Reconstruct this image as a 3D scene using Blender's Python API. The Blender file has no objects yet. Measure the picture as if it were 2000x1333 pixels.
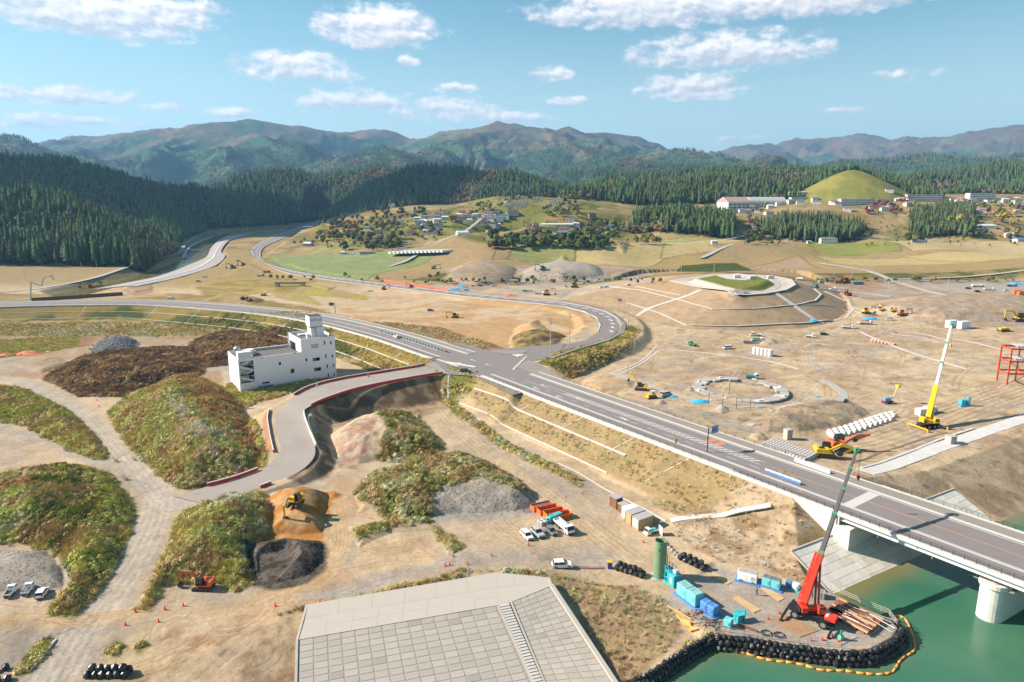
import bpy,bmesh,math,random
import numpy as np
from mathutils import Vector,Matrix,Euler
random.seed(7);rng=np.random.default_rng(7)
S=bpy.context.scene
COL=S.collection
# ---------------------------------------------------------------- camera, sky, sun, exposure
CH,HOR,FL=80.0,385.0,1333.0
PIT=math.atan((666.5-HOR)/FL)
cam=bpy.data.cameras.new('camera');camo=bpy.data.objects.new('camera',cam);COL.objects.link(camo)
camo.location=(0,0,CH);camo.rotation_euler=(math.pi/2-PIT,0,0)
cam.sensor_width=36;cam.lens=FL/2000*36;cam.clip_start=1;cam.clip_end=60000
S.camera=camo
SUN_EL,SUN_AZ=math.radians(33),math.radians(-84)      # azimuth from +Y, clockwise
world=bpy.data.worlds.new('World');S.world=world;world.use_nodes=True
sun=bpy.data.lights.new('sun','SUN');sun.energy=5.0;sun.angle=math.radians(0.5);sun.color=(1,.86,.73)
suno=bpy.data.objects.new('sun',sun);COL.objects.link(suno)
sd=Vector((math.sin(SUN_AZ)*math.cos(SUN_EL),math.cos(SUN_AZ)*math.cos(SUN_EL),math.sin(SUN_EL)))
suno.rotation_euler=sd.to_track_quat('Z','Y').to_euler()
S.view_settings.view_transform='Standard';S.view_settings.look='None'
S.view_settings.gamma=1;S.view_settings.exposure=1.15;S.view_settings.use_curve_mapping=False
S.render.engine='CYCLES'
S.cycles.max_bounces=5;S.cycles.diffuse_bounces=2;S.cycles.glossy_bounces=2;S.cycles.transmission_bounces=3
S.cycles.volume_bounces=0;S.cycles.use_denoising=True
def nn(nt,typ,**kw):
  n=nt.nodes.new(typ)
  for k,v in kw.items():
    if k in n.inputs:n.inputs[k].default_value=v
    else:setattr(n,k,v)
  return n
def mth(nt,op,a,b=None,c=None):
  n=nt.nodes.new('ShaderNodeMath');n.operation=op
  for i,v in enumerate((a,b,c)):
    if v is None:continue
    if isinstance(v,(int,float)):n.inputs[i].default_value=v
    else:nt.links.new(v,n.inputs[i])
  return n.outputs[0]
def build_world():
  nt=world.node_tree;nt.nodes.clear();L=nt.links.new
  out=nn(nt,'ShaderNodeOutputWorld');bg=nn(nt,'ShaderNodeBackground');bg.inputs[1].default_value=0.085
  sky=nt.nodes.new('ShaderNodeTexSky');sky.sky_type='NISHITA';sky.sun_disc=False
  sky.sun_elevation=SUN_EL;sky.sun_rotation=SUN_AZ;sky.altitude=100;sky.air_density=1.0;sky.dust_density=0.6;sky.ozone_density=1.6
  tint=nn(nt,'ShaderNodeMix',data_type='RGBA',blend_type='MULTIPLY');tint.inputs[0].default_value=1
  L(sky.outputs[0],tint.inputs[6]);tint.inputs[7].default_value=(.585,.79,.705,1)
  tc=nn(nt,'ShaderNodeTexCoord');sep=nn(nt,'ShaderNodeSeparateXYZ');L(tc.outputs['Generated'],sep.inputs[0])
  # direction -> azimuth / elevation in degrees
  az=mth(nt,'MULTIPLY',mth(nt,'ARCTAN2',sep.outputs[0],sep.outputs[1]),57.2958)
  el=mth(nt,'MULTIPLY',mth(nt,'ARCSINE',sep.outputs[2]),57.2958)
  comb=nn(nt,'ShaderNodeCombineXYZ');L(az,comb.inputs[0]);L(mth(nt,'MULTIPLY',el,1.75),comb.inputs[1])
  def noise(scale,det,rough,off):
    n=nn(nt,'ShaderNodeTexNoise');n.inputs['Scale'].default_value=scale;n.inputs['Detail'].default_value=det;n.inputs['Roughness'].default_value=rough
    mp=nn(nt,'ShaderNodeMapping');mp.inputs['Location'].default_value=off;L(comb.outputs[0],mp.inputs[0]);L(mp.outputs[0],n.inputs['Vector'])
    return n.outputs[0]
  big=noise(0.11,3,.5,(3,1,0));fine=noise(.58,10,.6,(0,0,7));fine2=noise(.58,10,.6,(-.3,.55,7))
  # individual cumulus: (px, py, half width px, half height px, strength) as directions in the sky
  CL=[(190,35,250,58,1.25),(330,20,120,30,.9),(120,190,170,24,.95),(320,212,110,12,.6),(70,240,110,22,.9),(180,238,60,12,.6),(570,135,115,34,1.2),(650,150,60,18,.8),
          (740,62,120,48,1.3),(800,122,22,14,.9),(640,200,75,24,1.0),(730,200,80,24,1.0),(880,175,50,12,.7),(870,218,110,28,.85),(1000,232,80,14,.6),(440,222,70,13,.7),
          (1075,147,42,20,1.05),(1110,197,45,10,.7),(1110,35,50,25,1.0),(1300,20,260,46,1.3),(1600,5,260,36,1.2),(1420,105,190,44,1.15),(1345,175,105,30,1.1),(1420,95,110,34,.8),(1650,217,55,9,.65),(1760,150,60,12,.4),(1450,275,70,10,.55),(280,250,60,9,.4),
          (-300,120,260,60,1.2),(-500,220,200,30,1),(2300,90,260,60,1.1),(2600,200,200,30,1),(-900,60,300,90,1.2),(3100,60,300,80,1.2),(1000,-220,420,90,1.2),(300,-300,400,90,1.2),(1900,-260,350,100,1.2)]
  acc=None;accs=None
  for px,py,hw,hh,st in CL:
    a=(px-1000)/FL;b=(666.5-py)/FL
    d=Vector((a,math.cos(PIT)+b*math.sin(PIT),-math.sin(PIT)+b*math.cos(PIT))).normalized()
    A=math.degrees(math.atan2(d.x,d.y));E_=math.degrees(math.asin(d.z))
    k=57.3*math.cos(math.atan(a))**2/FL;k2=57.3*math.cos(math.atan(a))/FL
    dx=mth(nt,'MULTIPLY',mth(nt,'SUBTRACT',az,A),1/(hw*k));dy0=mth(nt,'MULTIPLY',mth(nt,'SUBTRACT',el,E_),1/(hh*k2))
    dy=mth(nt,'MAXIMUM',dy0,mth(nt,'MULTIPLY',dy0,-1.5))      # flat bases, tall tops
    r2=mth(nt,'ADD',mth(nt,'MULTIPLY',dx,dx),mth(nt,'MULTIPLY',dy,dy))
    m=mth(nt,'MULTIPLY',mth(nt,'SUBTRACT',1,r2),st);m=mth(nt,'MAXIMUM',m,-1.0)
    acc=m if acc is None else mth(nt,'MAXIMUM',acc,m)
    s=mth(nt,'MULTIPLY',mth(nt,'MAXIMUM',m,0),dy0);accs=s if accs is None else mth(nt,'ADD',accs,s)
  dens=mth(nt,'ADD',acc,mth(nt,'MULTIPLY',mth(nt,'SUBTRACT',fine,.5),3.6))
  dens=mth(nt,'ADD',dens,mth(nt,'MULTIPLY',mth(nt,'SUBTRACT',big,.5),1.0))
  al=nn(nt,'ShaderNodeMapRange',interpolation_type='SMOOTHSTEP');L(dens,al.inputs[0]);al.inputs[1].default_value=-.22;al.inputs[2].default_value=1.0;al.inputs[4].default_value=.92
  # sunlit flank: density falls off towards the sun (left, up)
  lit=mth(nt,'ADD',mth(nt,'MULTIPLY',mth(nt,'SUBTRACT',fine,fine2),3.0),mth(nt,'MULTIPLY',accs,1.1))
  lm=nn(nt,'ShaderNodeMapRange');L(lit,lm.inputs[0]);lm.inputs[1].default_value=-.45;lm.inputs[2].default_value=.6
  cc=nn(nt,'ShaderNodeMix',data_type='RGBA');L(lm.outputs[0],cc.inputs[0]);cc.inputs[6].default_value=(3.7,3.85,4.3,1);cc.inputs[7].default_value=(7.3,6.8,6.5,1)
  # thin pale veil low in the sky
  hz=nn(nt,'ShaderNodeMapRange',interpolation_type='SMOOTHSTEP');L(el,hz.inputs[0]);hz.inputs[1].default_value=15;hz.inputs[2].default_value=1;hz.inputs[4].default_value=.62
  veil=nn(nt,'ShaderNodeMix',data_type='RGBA');L(hz.outputs[0],veil.inputs[0]);L(tint.outputs[2],veil.inputs[6]);veil.inputs[7].default_value=(5.0,6.0,5.9,1)
  fin=nn(nt,'ShaderNodeMix',data_type='RGBA');L(al.outputs[0],fin.inputs[0]);L(veil.outputs[2],fin.inputs[6]);L(cc.outputs[2],fin.inputs[7])
  L(fin.outputs[2],bg.inputs[0]);L(bg.outputs[0],out.inputs[0])
build_world()
# ---------------------------------------------------------------- photograph pixel -> place on a level plane
CP,SP=math.cos(PIT),math.sin(PIT)
def ray(px,py):
  a=(px-1000)/FL;b=(666.5-py)/FL
  return a,CP+b*SP,-SP+b*CP
def at(px,py,z=0.0):
  dx,dy,dz=ray(px,py);t=(z-CH)/dz
  return (dx*t,dy*t)
def atd(px,py,d):
  dx,dy,dz=ray(px,py);t=d/dy
  return (dx*t,d,CH+dz*t)
def pts(l,z):return [at(x,y,z) for x,y in l]
# ---------------------------------------------------------------- numeric noise
def _hash(ix,iy,s):
  h=(ix.astype(np.int64)*374761393 + iy.astype(np.int64)*668265263 + s*974634777) & 0xffffffff
  h=((h ^ (h >> 13))*1274126177) & 0xffffffff
  return ((h ^ (h >> 16)) & 0xffff)/65535.0
def vnoise(x,y,s=0):
  ix=np.floor(x);iy=np.floor(y);fx=x-ix;fy=y-iy
  fx=fx*fx*(3-2*fx);fy=fy*fy*(3-2*fy)
  a=_hash(ix,iy,s);b=_hash(ix+1,iy,s);c=_hash(ix,iy+1,s);d=_hash(ix+1,iy+1,s)
  return (a+(b-a)*fx)*(1-fy)+(c+(d-c)*fx)*fy
def fbm(x,y,scale,octv=4,s=0,gain=.5):
  o=np.zeros_like(x);amp=1;tot=0;f=1/scale
  for k in range(octv):
    o += amp*vnoise(x*f+17.3*k,y*f-9.1*k,s+k);tot += amp;amp *= gain;f *= 2.03
  return o/tot-.5
def ridged(x,y,scale,octv=4,s=0):
  o=np.zeros_like(x);amp=1;tot=0;f=1/scale
  for k in range(octv):
    o += amp*(1-np.abs(2*vnoise(x*f+11.7*k,y*f+5.3*k,s+k)-1));tot += amp;amp *= .5;f *= 2.1
  return o/tot
def sm(x,a,b):
  t=np.clip((x-a)/(b-a),0,1);return t*t*(3-2*t)
def catmull(P,n=8,closed=False):
  P=[np.array(p,float) for p in P];N=len(P);out=[]
  rg=range(N) if closed else range(N-1)
  for i in rg:
    p0=P[(i-1) % N] if closed or i > 0 else 2*P[0]-P[1];p1=P[i];p2=P[(i+1) % N]
    p3=P[(i+2) % N] if closed or i+2 < N else 2*P[-1]-P[-2]
    for k in range(n):
      t=k/n
      out.append(.5*((2*p1)+(-p0+p2)*t+(2*p0-5*p1+4*p2-p3)*t*t+(-p0+3*p1-3*p2+p3)*t**3))
  if not closed:out.append(P[-1])
  return np.array(out)
def pl_dist(X,Y,P,closed=False,vals=None):
  """distance to polyline, interpolated value (vals) and signed side"""
  P=np.asarray(P,float);best=np.full(X.shape,1e9);val=np.zeros(X.shape);side=np.zeros(X.shape)
  n=len(P)
  for i in range(n if closed else n-1):
    a=P[i];b=P[(i+1) % n];d=b[:2]-a[:2];L2=float(d@d)+1e-9
    t=np.clip(((X-a[0])*d[0]+(Y-a[1])*d[1])/L2,0,1)
    ex=X-(a[0]+t*d[0]);ey=Y-(a[1]+t*d[1]);q=ex*ex+ey*ey
    m=q < best;best=np.where(m,q,best)
    side=np.where(m,np.sign(d[0]*ey-d[1]*ex),side)
    if vals is not None:val=np.where(m,vals[i]+(vals[(i+1) % n]-vals[i])*t,val)
  return np.sqrt(best),val,side
def inside(X,Y,P):
  c=np.zeros(X.shape,bool);n=len(P)
  for i in range(n):
    x1,y1=P[i][0],P[i][1];x2,y2=P[(i+1) % n][0],P[(i+1) % n][1]
    if y1 == y2:continue
    c ^= ((y1 > Y) != (y2 > Y)) & (X < (x2-x1)*(Y-y1)/(y2-y1)+x1)
  return c
# ================================================================ TERRAIN (one sheet, fan-shaped sampling)
def axis_rows():
  r=[40.]
  while r[-1] < 2700:
    d=r[-1]
    r.append(d+(3 if d < 92 else min(max(d*d/92000,.16),.0052*d)))
  return np.array(r)
ROWS=axis_rows();NC=900;TA=np.linspace(-.98,.98,NC)
TX=TA[None,:]*ROWS[:,None];TY=np.repeat(ROWS[:,None],NC,1)
NR=len(ROWS)
SH=TX.shape
Z=np.zeros(SH)
C=np.zeros(SH+(3,));V=np.zeros(SH)        # colour, vegetation amount
def lin(r,g,b):
  f=lambda c:(c/255/12.92) if c/255 < .04045 else ((c/255+.055)/1.055)**2.4
  return np.array([f(r),f(g),f(b)])
K=.62
PAL=dict(dirt=lin(216,192,158)*K,tan=lin(216,192,158)*K,sand=lin(222,200,162)*K,orange=lin(206,168,120)*K,orange2=lin(196,138,74)*K,graveld=lin(112,106,98)*K*1.1,gravel=lin(184,172,158)*K,
  grey=lin(190,182,170)*K,brown=lin(176,148,118)*K,dkbrown=lin(105,82,62)*K,straw=lin(180,156,114)*K,strawg=lin(184,164,92)*K,green=lin(138,142,70)*K,field=lin(134,164,92)*K*.9,
  dkgreen=lin(84,96,46)*K,olive=lin(158,138,78)*K,lime=lin(180,172,72)*K,forest=lin(44,60,36)*K,russet=lin(150,104,74)*K,blueg=lin(120,124,130)*K,pale=lin(224,214,196)*K,paddy=lin(208,188,136)*K,grass=lin(150,160,84)*K,
  darkmud=lin(84,72,60)*K,redrock=lin(170,120,100)*K)
# ---- base surface from spot heights
SPOT=[(at(x,y,z),z) for x,y,z in [
 (-600,1330,0),(0,1330,0),(0,1200,0),(120,1200,0),(300,1250,0),(450,1220,.5),(570,1195,1.6),(560,1330,-2.0),(440,1330,-.5),(250,1000,0),(450,1160,0),(600,1050,0),(700,1150,.3),(800,1080,.2),(1000,1000,0),(900,1105,1.6),(1065,1120,1.5),(1000,1105,1.4),(750,1150,1.2),
 (1120,1100,0),(1150,1180,-.6),(1180,1250,-1.7),(1120,1180,-.7),(1230,1300,-1.9),(1230,1200,-.3),(1290,1180,0),(1330,1240,-.8),(1250,1110,0),(1400,1170,0),(1600,1230,0),(1480,1100,0),(1350,1090,0),(1250,1030,0),
 (1440,1075,.8),(1530,1110,.8),(1545,1075,2.2),(1400,1020,2.2),(1500,1010,4.2),(1560,1030,3.2),(1600,1060,2.0),(1200,950,0),(1000,880,0),(850,830,0),(750,930,0),(450,860,0),(560,840,1),(450,780,.5),(700,700,.5),(850,760,1),(200,780,0),(0,740,0),(0,900,0),(100,860,0),
 (0,700,0),(0,655,0),(250,655,0),(400,640,1),(300,700,0),(560,660,0),(700,735,1),
 (100,570,2.0),(250,575,2.5),(400,585,3.5),(600,580,4),(500,545,3),(700,570,3.5),(750,600,3),(900,620,3),(1000,640,3.2),(1100,630,4),(950,600,3.2),(800,650,4),(1000,670,4.5),
 (900,560,3.5),(1000,560,4),(700,520,4),(800,520,4),(600,510,4),(540,500,3.5),(1100,520,4),(1300,520,4),(1500,520,4),(1700,510,4),(2000,500,4),(2300,500,4),(800,490,6),(650,485,6),(1000,480,5),(1200,485,5),(1450,478,4.5),(1600,480,4.5),(1800,480,5),(2000,480,5),
 (440,500,3),(480,470,3),(560,450,4),(350,560,2.5),(0,560,2),(-200,570,2),(120,548,2.5),(330,500,3),(-600,600,2),
 (1200,560,4.5),(1150,620,4.5),(1300,700,4.5),(1400,700,4.5),(1600,650,4.5),(1800,650,5),(2000,620,5),(2300,650,5),(1500,770,4.5),(1700,740,5),(1900,740,5.5),(1250,730,4.5),(1200,700,4.2),(1450,840,5.5),(1600,830,5),(1750,830,5.5),(2000,780,6),(2200,800,6),(1650,900,6),(1850,600,5),(1950,560,5),(1750,570,4.5),
 (1550,850,6.3),(1400,790,5.8),(1300,760,5.6)]]
SPOT += [((x,y),z) for x,y,z in [atd(*t) for t in [(870,430,1130),(1100,464,900),(1050,430,1050),(1000,400,1250),(1060,388,1360),(1000,382,1500),(750,430,1200),(700,455,1020),(930,405,1400),(850,400,1750),(780,410,1500),(1040,448,960),(930,455,960),(1160,470,960),
 (1190,468,1090),(1130,410,1200),(1450,414,1190),(1600,398,1300),(1750,392,1350),(1900,394,1350),(2000,394,1350),(2400,394,1350),(1750,455,1120),(1750,430,1180),(1700,408,1240),(1850,465,1100),(1950,442,1180),(2300,440,1180),(1600,372,1700),(1900,380,1700),
 (1300,372,1700),(620,424,2300),(560,445,1650),(600,438,1800),(660,420,2000),(500,432,2400)]]]
SPOT += [((x,y),z) for x,y,z in [(-1500,700,40),(-900,500,25),(-700,900,30),(-2000,2000,120),(-900,2600,140),(0,2600,110),(900,2600,120),(2200,2500,120),(1800,1400,60),(0,40,-6),(120,40,-6),(-120,40,-6),(0,85,-6)]]
def base_z(X,Y):
  num=np.zeros(X.shape);den=np.zeros(X.shape)
  for (x,y),z in SPOT:
    sc=1/(8+.06*y)
    w=1/((((X-x)*sc)**2+((Y-y)*sc)**2+(.22 if y > 620 else .0))**1.7+.04)
    num += w*z;den += w
  return num/den
_s=3
Zc=base_z(TX[::_s,::_s],TY[::_s,::_s])
ri=np.minimum(np.arange(NR)/_s,Zc.shape[0]-1.001);ci=np.minimum(np.arange(NC)/_s,Zc.shape[1]-1.001)
r0=ri.astype(int);c0=ci.astype(int);fr=(ri-r0)[:,None];fc=(ci-c0)[None,:]
Z=(Zc[r0][:,c0]*(1-fr)+Zc[r0+1][:,c0]*fr)*(1-fc)+(Zc[r0][:,c0+1]*(1-fr)+Zc[r0+1][:,c0+1]*fr)*fc
def win(P,m):
  """row/column window of the sheet that holds P with margin m"""
  P=np.asarray(P,float);x0,y0=P[:,0].min()-m,P[:,1].min()-m;x1,y1=P[:,0].max()+m,P[:,1].max()+m
  rr=np.where((ROWS >= y0) & (ROWS <= y1))[0]
  if len(rr) == 0:return None
  yy0,yy1=max(ROWS[rr[0]],1),ROWS[rr[-1]]
  a0=min(x0/yy0,x0/yy1);a1=max(x1/yy0,x1/yy1)
  cc=np.where((TA >= a0-.06) & (TA <= a1+.06))[0]
  if len(cc) == 0:return None
  return slice(rr[0],rr[-1]+1),slice(cc[0],cc[-1]+1)
def sdist(P,X,Y):
  d,_,_=pl_dist(X,Y,P,True);return np.where(inside(X,Y,P),d,-d)
def fill(P,top,slope=.55,mode='max',rough=0):
  """platform: level 'top' inside P, battered sides outside"""
  w=win(P,60 if mode == 'max' else 30)
  if w is None:return
  X,Y=TX[w],TY[w];s=np.minimum(sdist(P,X,Y),0)
  t=top(X,Y) if callable(top) else top
  if rough:t=t+rough*fbm(X,Y,6,4,5)
  Z[w]=np.maximum(Z[w],t+s*slope) if mode == 'max' else np.minimum(Z[w],t-s*slope)
def hill(P,H,slope=.6,rough=.5,seed=1,rs=5.,flat=False):
  """heap on footprint P rising to H"""
  w=win(P,12)
  if w is None:return
  X,Y=TX[w],TY[w]
  s=sdist(P,X,Y)+fbm(X,Y,7,3,seed)*2.2*min(1,H/4)
  s=np.maximum(s,0)
  h=np.minimum(s*slope,H) if flat else H*(1-np.exp(-s*slope*1.25/H))
  h=h*(1+rough*.5*fbm(X,Y,rs*2,3,seed+9))+rough*np.minimum(s*.3,1)*fbm(X,Y,rs*.5,4,seed+3)
  Z[w] += np.maximum(h,0)
def roadbed(P,hw,slope=.55,drop=.3,cut=.5):
  """P rows (x,y,z): terrain is levelled under the road, filled or cut beside it"""
  P=np.asarray(P,float);w=win(P,45)
  if w is None:return
  X,Y=TX[w],TY[w];d,v,_=pl_dist(X,Y,P,False,P[:,2]);e=np.maximum(d-hw,0);v=v-drop
  z=Z[w];z=np.maximum(z,v-e*slope);z=np.where(e < 30,np.minimum(z,v+e*cut),z);Z[w]=z
def ridge(L,slope,amp=0.,sc=60.,seed=3):
  """hill range: L rows (x,y,z)"""
  L=np.asarray(L,float);w=win(L,700)
  X,Y=TX[w],TY[w];best=np.full(X.shape,-1e9)
  for i in range(len(L)-1):
    a,b=L[i],L[i+1];d=b[:2]-a[:2];l2=d@d+1e-9
    t=np.clip(((X-a[0])*d[0]+(Y-a[1])*d[1])/l2,0,1)
    e=np.hypot(X-a[0]-t*d[0],Y-a[1]-t*d[1]);best=np.maximum(best,a[2]+(b[2]-a[2])*t-slope*(np.sqrt(e*e+15**2)-15))
  if amp:best += amp*(ridged(X,Y,sc,3,seed)-.62)*np.clip((L[:,2].max()-best)/40,.25,1)
  return w,best
FOREST=np.zeros(SH)
def range_(L,slope,amp,sc,seed,forest=1):
  w,b=ridge([atd(*t) for t in L],slope,amp,sc,seed)
  m=b > Z[w];k=sm(b-Z[w],0,3)
  FOREST[w]=np.where(m,forest,FOREST[w]);Z[w]=np.where(m,b,Z[w])
HL1=[(-400,362,820),(-100,384,840),(0,396,850),(60,384,880),(140,372,900),(200,379,900),(250,396,880),(290,422,850),(308,455,830)]
HL2=[(-700,300,1400),(-300,292,1500),(0,308,1500),(60,316,1500),(150,318,1500),(250,318,1550),(300,312,1600),(335,306,1600),(375,316,1650),(420,333,1750),(470,352,1850),(520,375,2000),(560,394,2150),(600,412,2300)]
HL3=[(640,385,2100),(700,356,2050),(760,343,2000),(830,334,1950),(870,335,1950),(930,340,1900),(1000,340,1850),(1050,356,1800),(1085,378,1750)]
HLD=[(1095,388,1500),(1130,376,1500),(1200,364,1530),(1250,362,1550),(1400,354,1600),(1500,348,1600),(1600,345,1600),(1660,338,1620),(1720,350,1600),(1790,378,1550)]
range_([(320,350,1550),(330,400,1350),(322,450,1130)],.6,10,120,31)
range_(HL2,.42,30,180,21);range_(HL1,.50,16,90,11);range_(HL3,.46,22,150,41)
range_([(540,372,2450),(600,352,2500),(680,345,2500),(740,330,2550),(800,345,2500)],.4,25,150,47)
range_([(470,352,2450),(530,340,2500),(570,338,2500),(630,366,2450)],.42,20,150,48)
range_(HLD,.38,14,90,51)
range_([(1780,352,2300),(1850,345,2300),(1900,338,2300),(1960,326,2300),(2050,320,2300),(2400,300,2300)],.35,20,130,61)
range_([(1840,380,1900),(1900,372,1850),(2000,362,1800),(2300,350,1800)],.35,14,90,62)
range_([(1200,352,2300),(1300,345,2350),(1420,335,2400),(1560,335,2400),(1640,340,2400)],.33,20,130,63)
# shrine groves on knolls at the edge of the fields
def knoll(L,xa,xb,slope):
  global FOREST
  F0=FOREST.copy();Z0=Z.copy();range_(L,slope,5,40,71);px=1000+FL*TX/(TY*CP-(Z-CH)*SP)
  FOREST=np.where((Z > Z0+2.5) & (px > xa) & (px < xb) & (TY < 1290),1,F0)
knoll([(1130,425,1220),(1190,432,1190),(1260,424,1190),(1330,418,1180),(1390,424,1170)],1100,1432,.34)
knoll([(1490,440,1150),(1540,428,1160),(1600,427,1160),(1650,436,1150)],1452,1690,.4)
knoll([(1800,414,1200),(1850,404,1210),(1900,412,1200)],1775,1900,.36)
knoll([(985,440,1330),(1010,420,1400),(1060,402,1420)],900,905,.25)
Pt_=1000+FL*TX/(TY*CP-(Z-CH)*SP);FOREST=np.where((Pt_ > 1395) & (((Pt_ < 1840) & (TY > 1200) & (TY < 1450)) | ((Pt_ > 1840) & (TY > 1225) & (TY < 1640))),0,FOREST)
# the grassy cone of the school hill
gx,gy,gz=atd(1665,332,1500)
dd=np.hypot(TX-gx,(TY-gy));cone=gz+14-.56*np.sqrt(dd*dd+26**2)
m=(cone > Z) & (TY < gy+30);GRASSCONE=m & (cone > Z);Z=np.where(m,cone,Z);FOREST[GRASSCONE]=0
Z += np.where(TY > 450,1,0)*(fbm(TX,TY,60,3,77)*.8)
Z += fbm(TX,TY,3.2,4,5)*.28*sm(TY,90,110)+fbm(TX,TY,25,3,6)*.5
# ---- road lines (world)
rd=np.array([.582,-.813]);rn=np.array([.813,.582])
def strt(t):p=147.5*rn+t*rd;return (p[0],p[1])
E0=catmull([(-640,300),(-520,372),(-430,420),(-340,449),(-285,457),(-236,453),(-162.6,423),(-117,392),(-75,350),(-45,312.5),strt(-230),strt(-188),strt(-120),strt(-60),strt(0),strt(80)],10)
_t=np.gradient(E0,axis=0);_t /= np.linalg.norm(_t,axis=1)[:,None];NRM=np.stack([-_t[:,1],_t[:,0]],1)
if (NRM[-1] @ rn) < 0:NRM=-NRM
RZ=8.5
def off(o,z=RZ):P=E0+NRM*o;return np.column_stack([P,np.full(len(P),z)])
_road_end=strt(-52)
# land before the road: right-hand plateau
bridge_start=strt(-75)
landroad=np.array([p for p in off(11) if (p[:2]-np.array(bridge_start)) @ rd < 6])
SKIPBED=False
# plateau on the right of the road
PLAT=[strt(-250),strt(-76),(strt(-76)[0]+21*rn[0],strt(-76)[1]+21*rn[1])]
wv=win([strt(-260),strt(-70),(260,500),(0,330)],10)
d_r,_,side_r=pl_dist(TX,TY,off(11)[::2]) if False else (None,None,None)
X,Y=TX,TY
ds=(X*rn[0]+Y*rn[1])-147.5-22;al=X*rd[0]+Y*rd[1]
mask=(ds > 0) & (al > -195) & (al < -60) & (Y < 420)
Z=np.where(mask,np.maximum(Z,4.5+3.7*np.exp(-ds/22)*sm(al,-195,-150)),Z)
# ---- piles and mounds: footprints traced on the ground plane
def hp(l,H,slope=.6,rough=.5,seed=1,rs=5.,z=0,flat=False):P=pts(l,z);hill(P,H,slope,rough,seed,rs,flat);return P
M1=hp([(215,802),(240,850),(290,905),(340,945),(385,957),(450,938),(520,912),(512,880),(492,838),(470,800),(450,780),(420,752),(345,748),(300,765),(255,785)],9.0,.75,.9,1)
M2=hp([(85,738),(150,768),(250,768),(330,750),(392,730),(396,702),(375,684),(250,690),(150,706)],5.5,.55,.8,2)
M3=hp([(372,672),(430,655),(545,655),(560,690),(445,712),(400,716)],3.6,.5,.8,3)
M4=hp([(-60,745),(60,770),(130,800),(180,850),(207,893),(180,893),(120,868),(50,828),(-60,815)],3.6,.55,.7,4)
M5=hp([(-60,955),(60,930),(150,918),(215,940),(250,980),(255,1025),(228,1080),(188,1150),(145,1193),(100,1192),(128,1130),(105,1085),(50,1065),(-60,1065)],6.5,.65,.9,5)
P1=hp([(-60,1078),(95,1080),(128,1112),(128,1150),(-60,1160)],3.2,.6,.3,6)
M6=hp([(272,1175),(300,1120),(330,1080),(350,1015),(420,982),(500,975),(532,995),(532,1040),(490,1085),(505,1130),(462,1142),(420,1132),(330,1132),(292,1180)],6.0,.75,.8,7)
P2=hp([(528,968),(600,962),(640,968),(636,1000),(628,1042),(522,1046),(526,1000)],4.6,.8,.3,8)
P2b=hp([(630,965),(650,962),(672,968),(650,975)],.9,.6,.3,8)
P3=hp([(478,1068),(560,1052),(630,1058),(634,1098),(600,1128),(540,1142),(500,1130)],3.2,.7,.4,9)
PIT3=pts([(505,1075),(555,1062),(570,1085),(540,1120),(505,1125)],2.0)
fill(PIT3,.6,.9,'min')
M7=hp([(642,858),(690,828),(740,812),(800,812),(850,858),(858,884),(790,893),(700,908),(655,900)],6.2,.65,.6,10)
M8=hp([(688,965),(720,930),(830,900),(900,888),(950,908),(1040,965),(1052,990),(960,1003),(840,1012),(790,1022),(750,1003),(700,1003)],5.2,.62,.5,11)
M9=hp([(680,1030),(830,1018),(905,1075),(875,1095),(850,1040),(760,1045),(700,1075)],1.3,.5,.4,12)
GP=hp([(178,678),(240,660),(268,668),(262,690),(190,693)],3.6,.6,.6,13)
RB=hp([(20,715),(110,700),(140,712),(80,730)],1.6,.5,.5,14)
def hz(l,H,z,slope=.6,seed=1,rough=.4):P=pts(l,z);hill(P,H,slope,rough,seed);return P
OR1=hz([(995,672),(1005,640),(1050,625),(1072,648),(1112,660),(1108,676),(1060,690),(1000,695)],5.0,4,.6,15)
DK=hz([(600,560),(660,562),(640,570)],1,3,.5,16)
BK=hz([(1448,832),(1520,795),(1600,778),(1650,778),(1702,808),(1650,830),(1560,846),(1500,848)],4.0,5.4,.5,17)
SN1=hz([(1135,742),(1165,735),(1240,748),(1235,762),(1170,768),(1138,756)],1.8,4.6,.5,18)
for i,(x,y,w_,h_,z_,H_) in enumerate([(1290,790,14,7,5.5,1.5),(1410,803,16,7,5.6,1.6),(1348,764,9,5,5,1),(1480,860,22,9,6,1.6),(1512,668,32,5,4.6,1.3),(1590,678,22,4,4.6,1),(1650,690,30,4,4.8,1),(1780,705,20,4,5,1.2),(1850,690,25,4,5,1),(1690,620,30,5,5,1.4),(1730,650,26,4,5,1),(1500,672,18,4,4.6,1)]):
  hz([(x-w_,y+h_*.5),(x-w_*.4,y-h_),(x+w_*.5,y-h_),(x+w_,y+h_*.4),(x,y+h_)],H_,z_,.6,20+i)
FP1=hz([(860,548),(900,525),(960,522),(1010,535),(1000,552),(930,560)],7,4,.45,41,.3)
FP2=hz([(1010,545),(1060,520),(1100,512),(1170,528),(1180,545),(1100,552)],8,4,.5,42,.3)
FP3=hz([(240,563),(262,553),(292,552),(300,566),(262,572)],6,2.5,.6,43,.2)
FP4=hz([(400,590),(420,582),(480,580),(520,590),(500,597)],4,3,.5,44,.3)
RP=hz([(1700,615),(1760,585),(2060,580),(2060,628),(1850,632)],7,5,.45,45,.4)
FP5=hz([(1170,505),(1190,498),(1230,503),(1220,512)],3,4,.5,46,.3)
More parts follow.
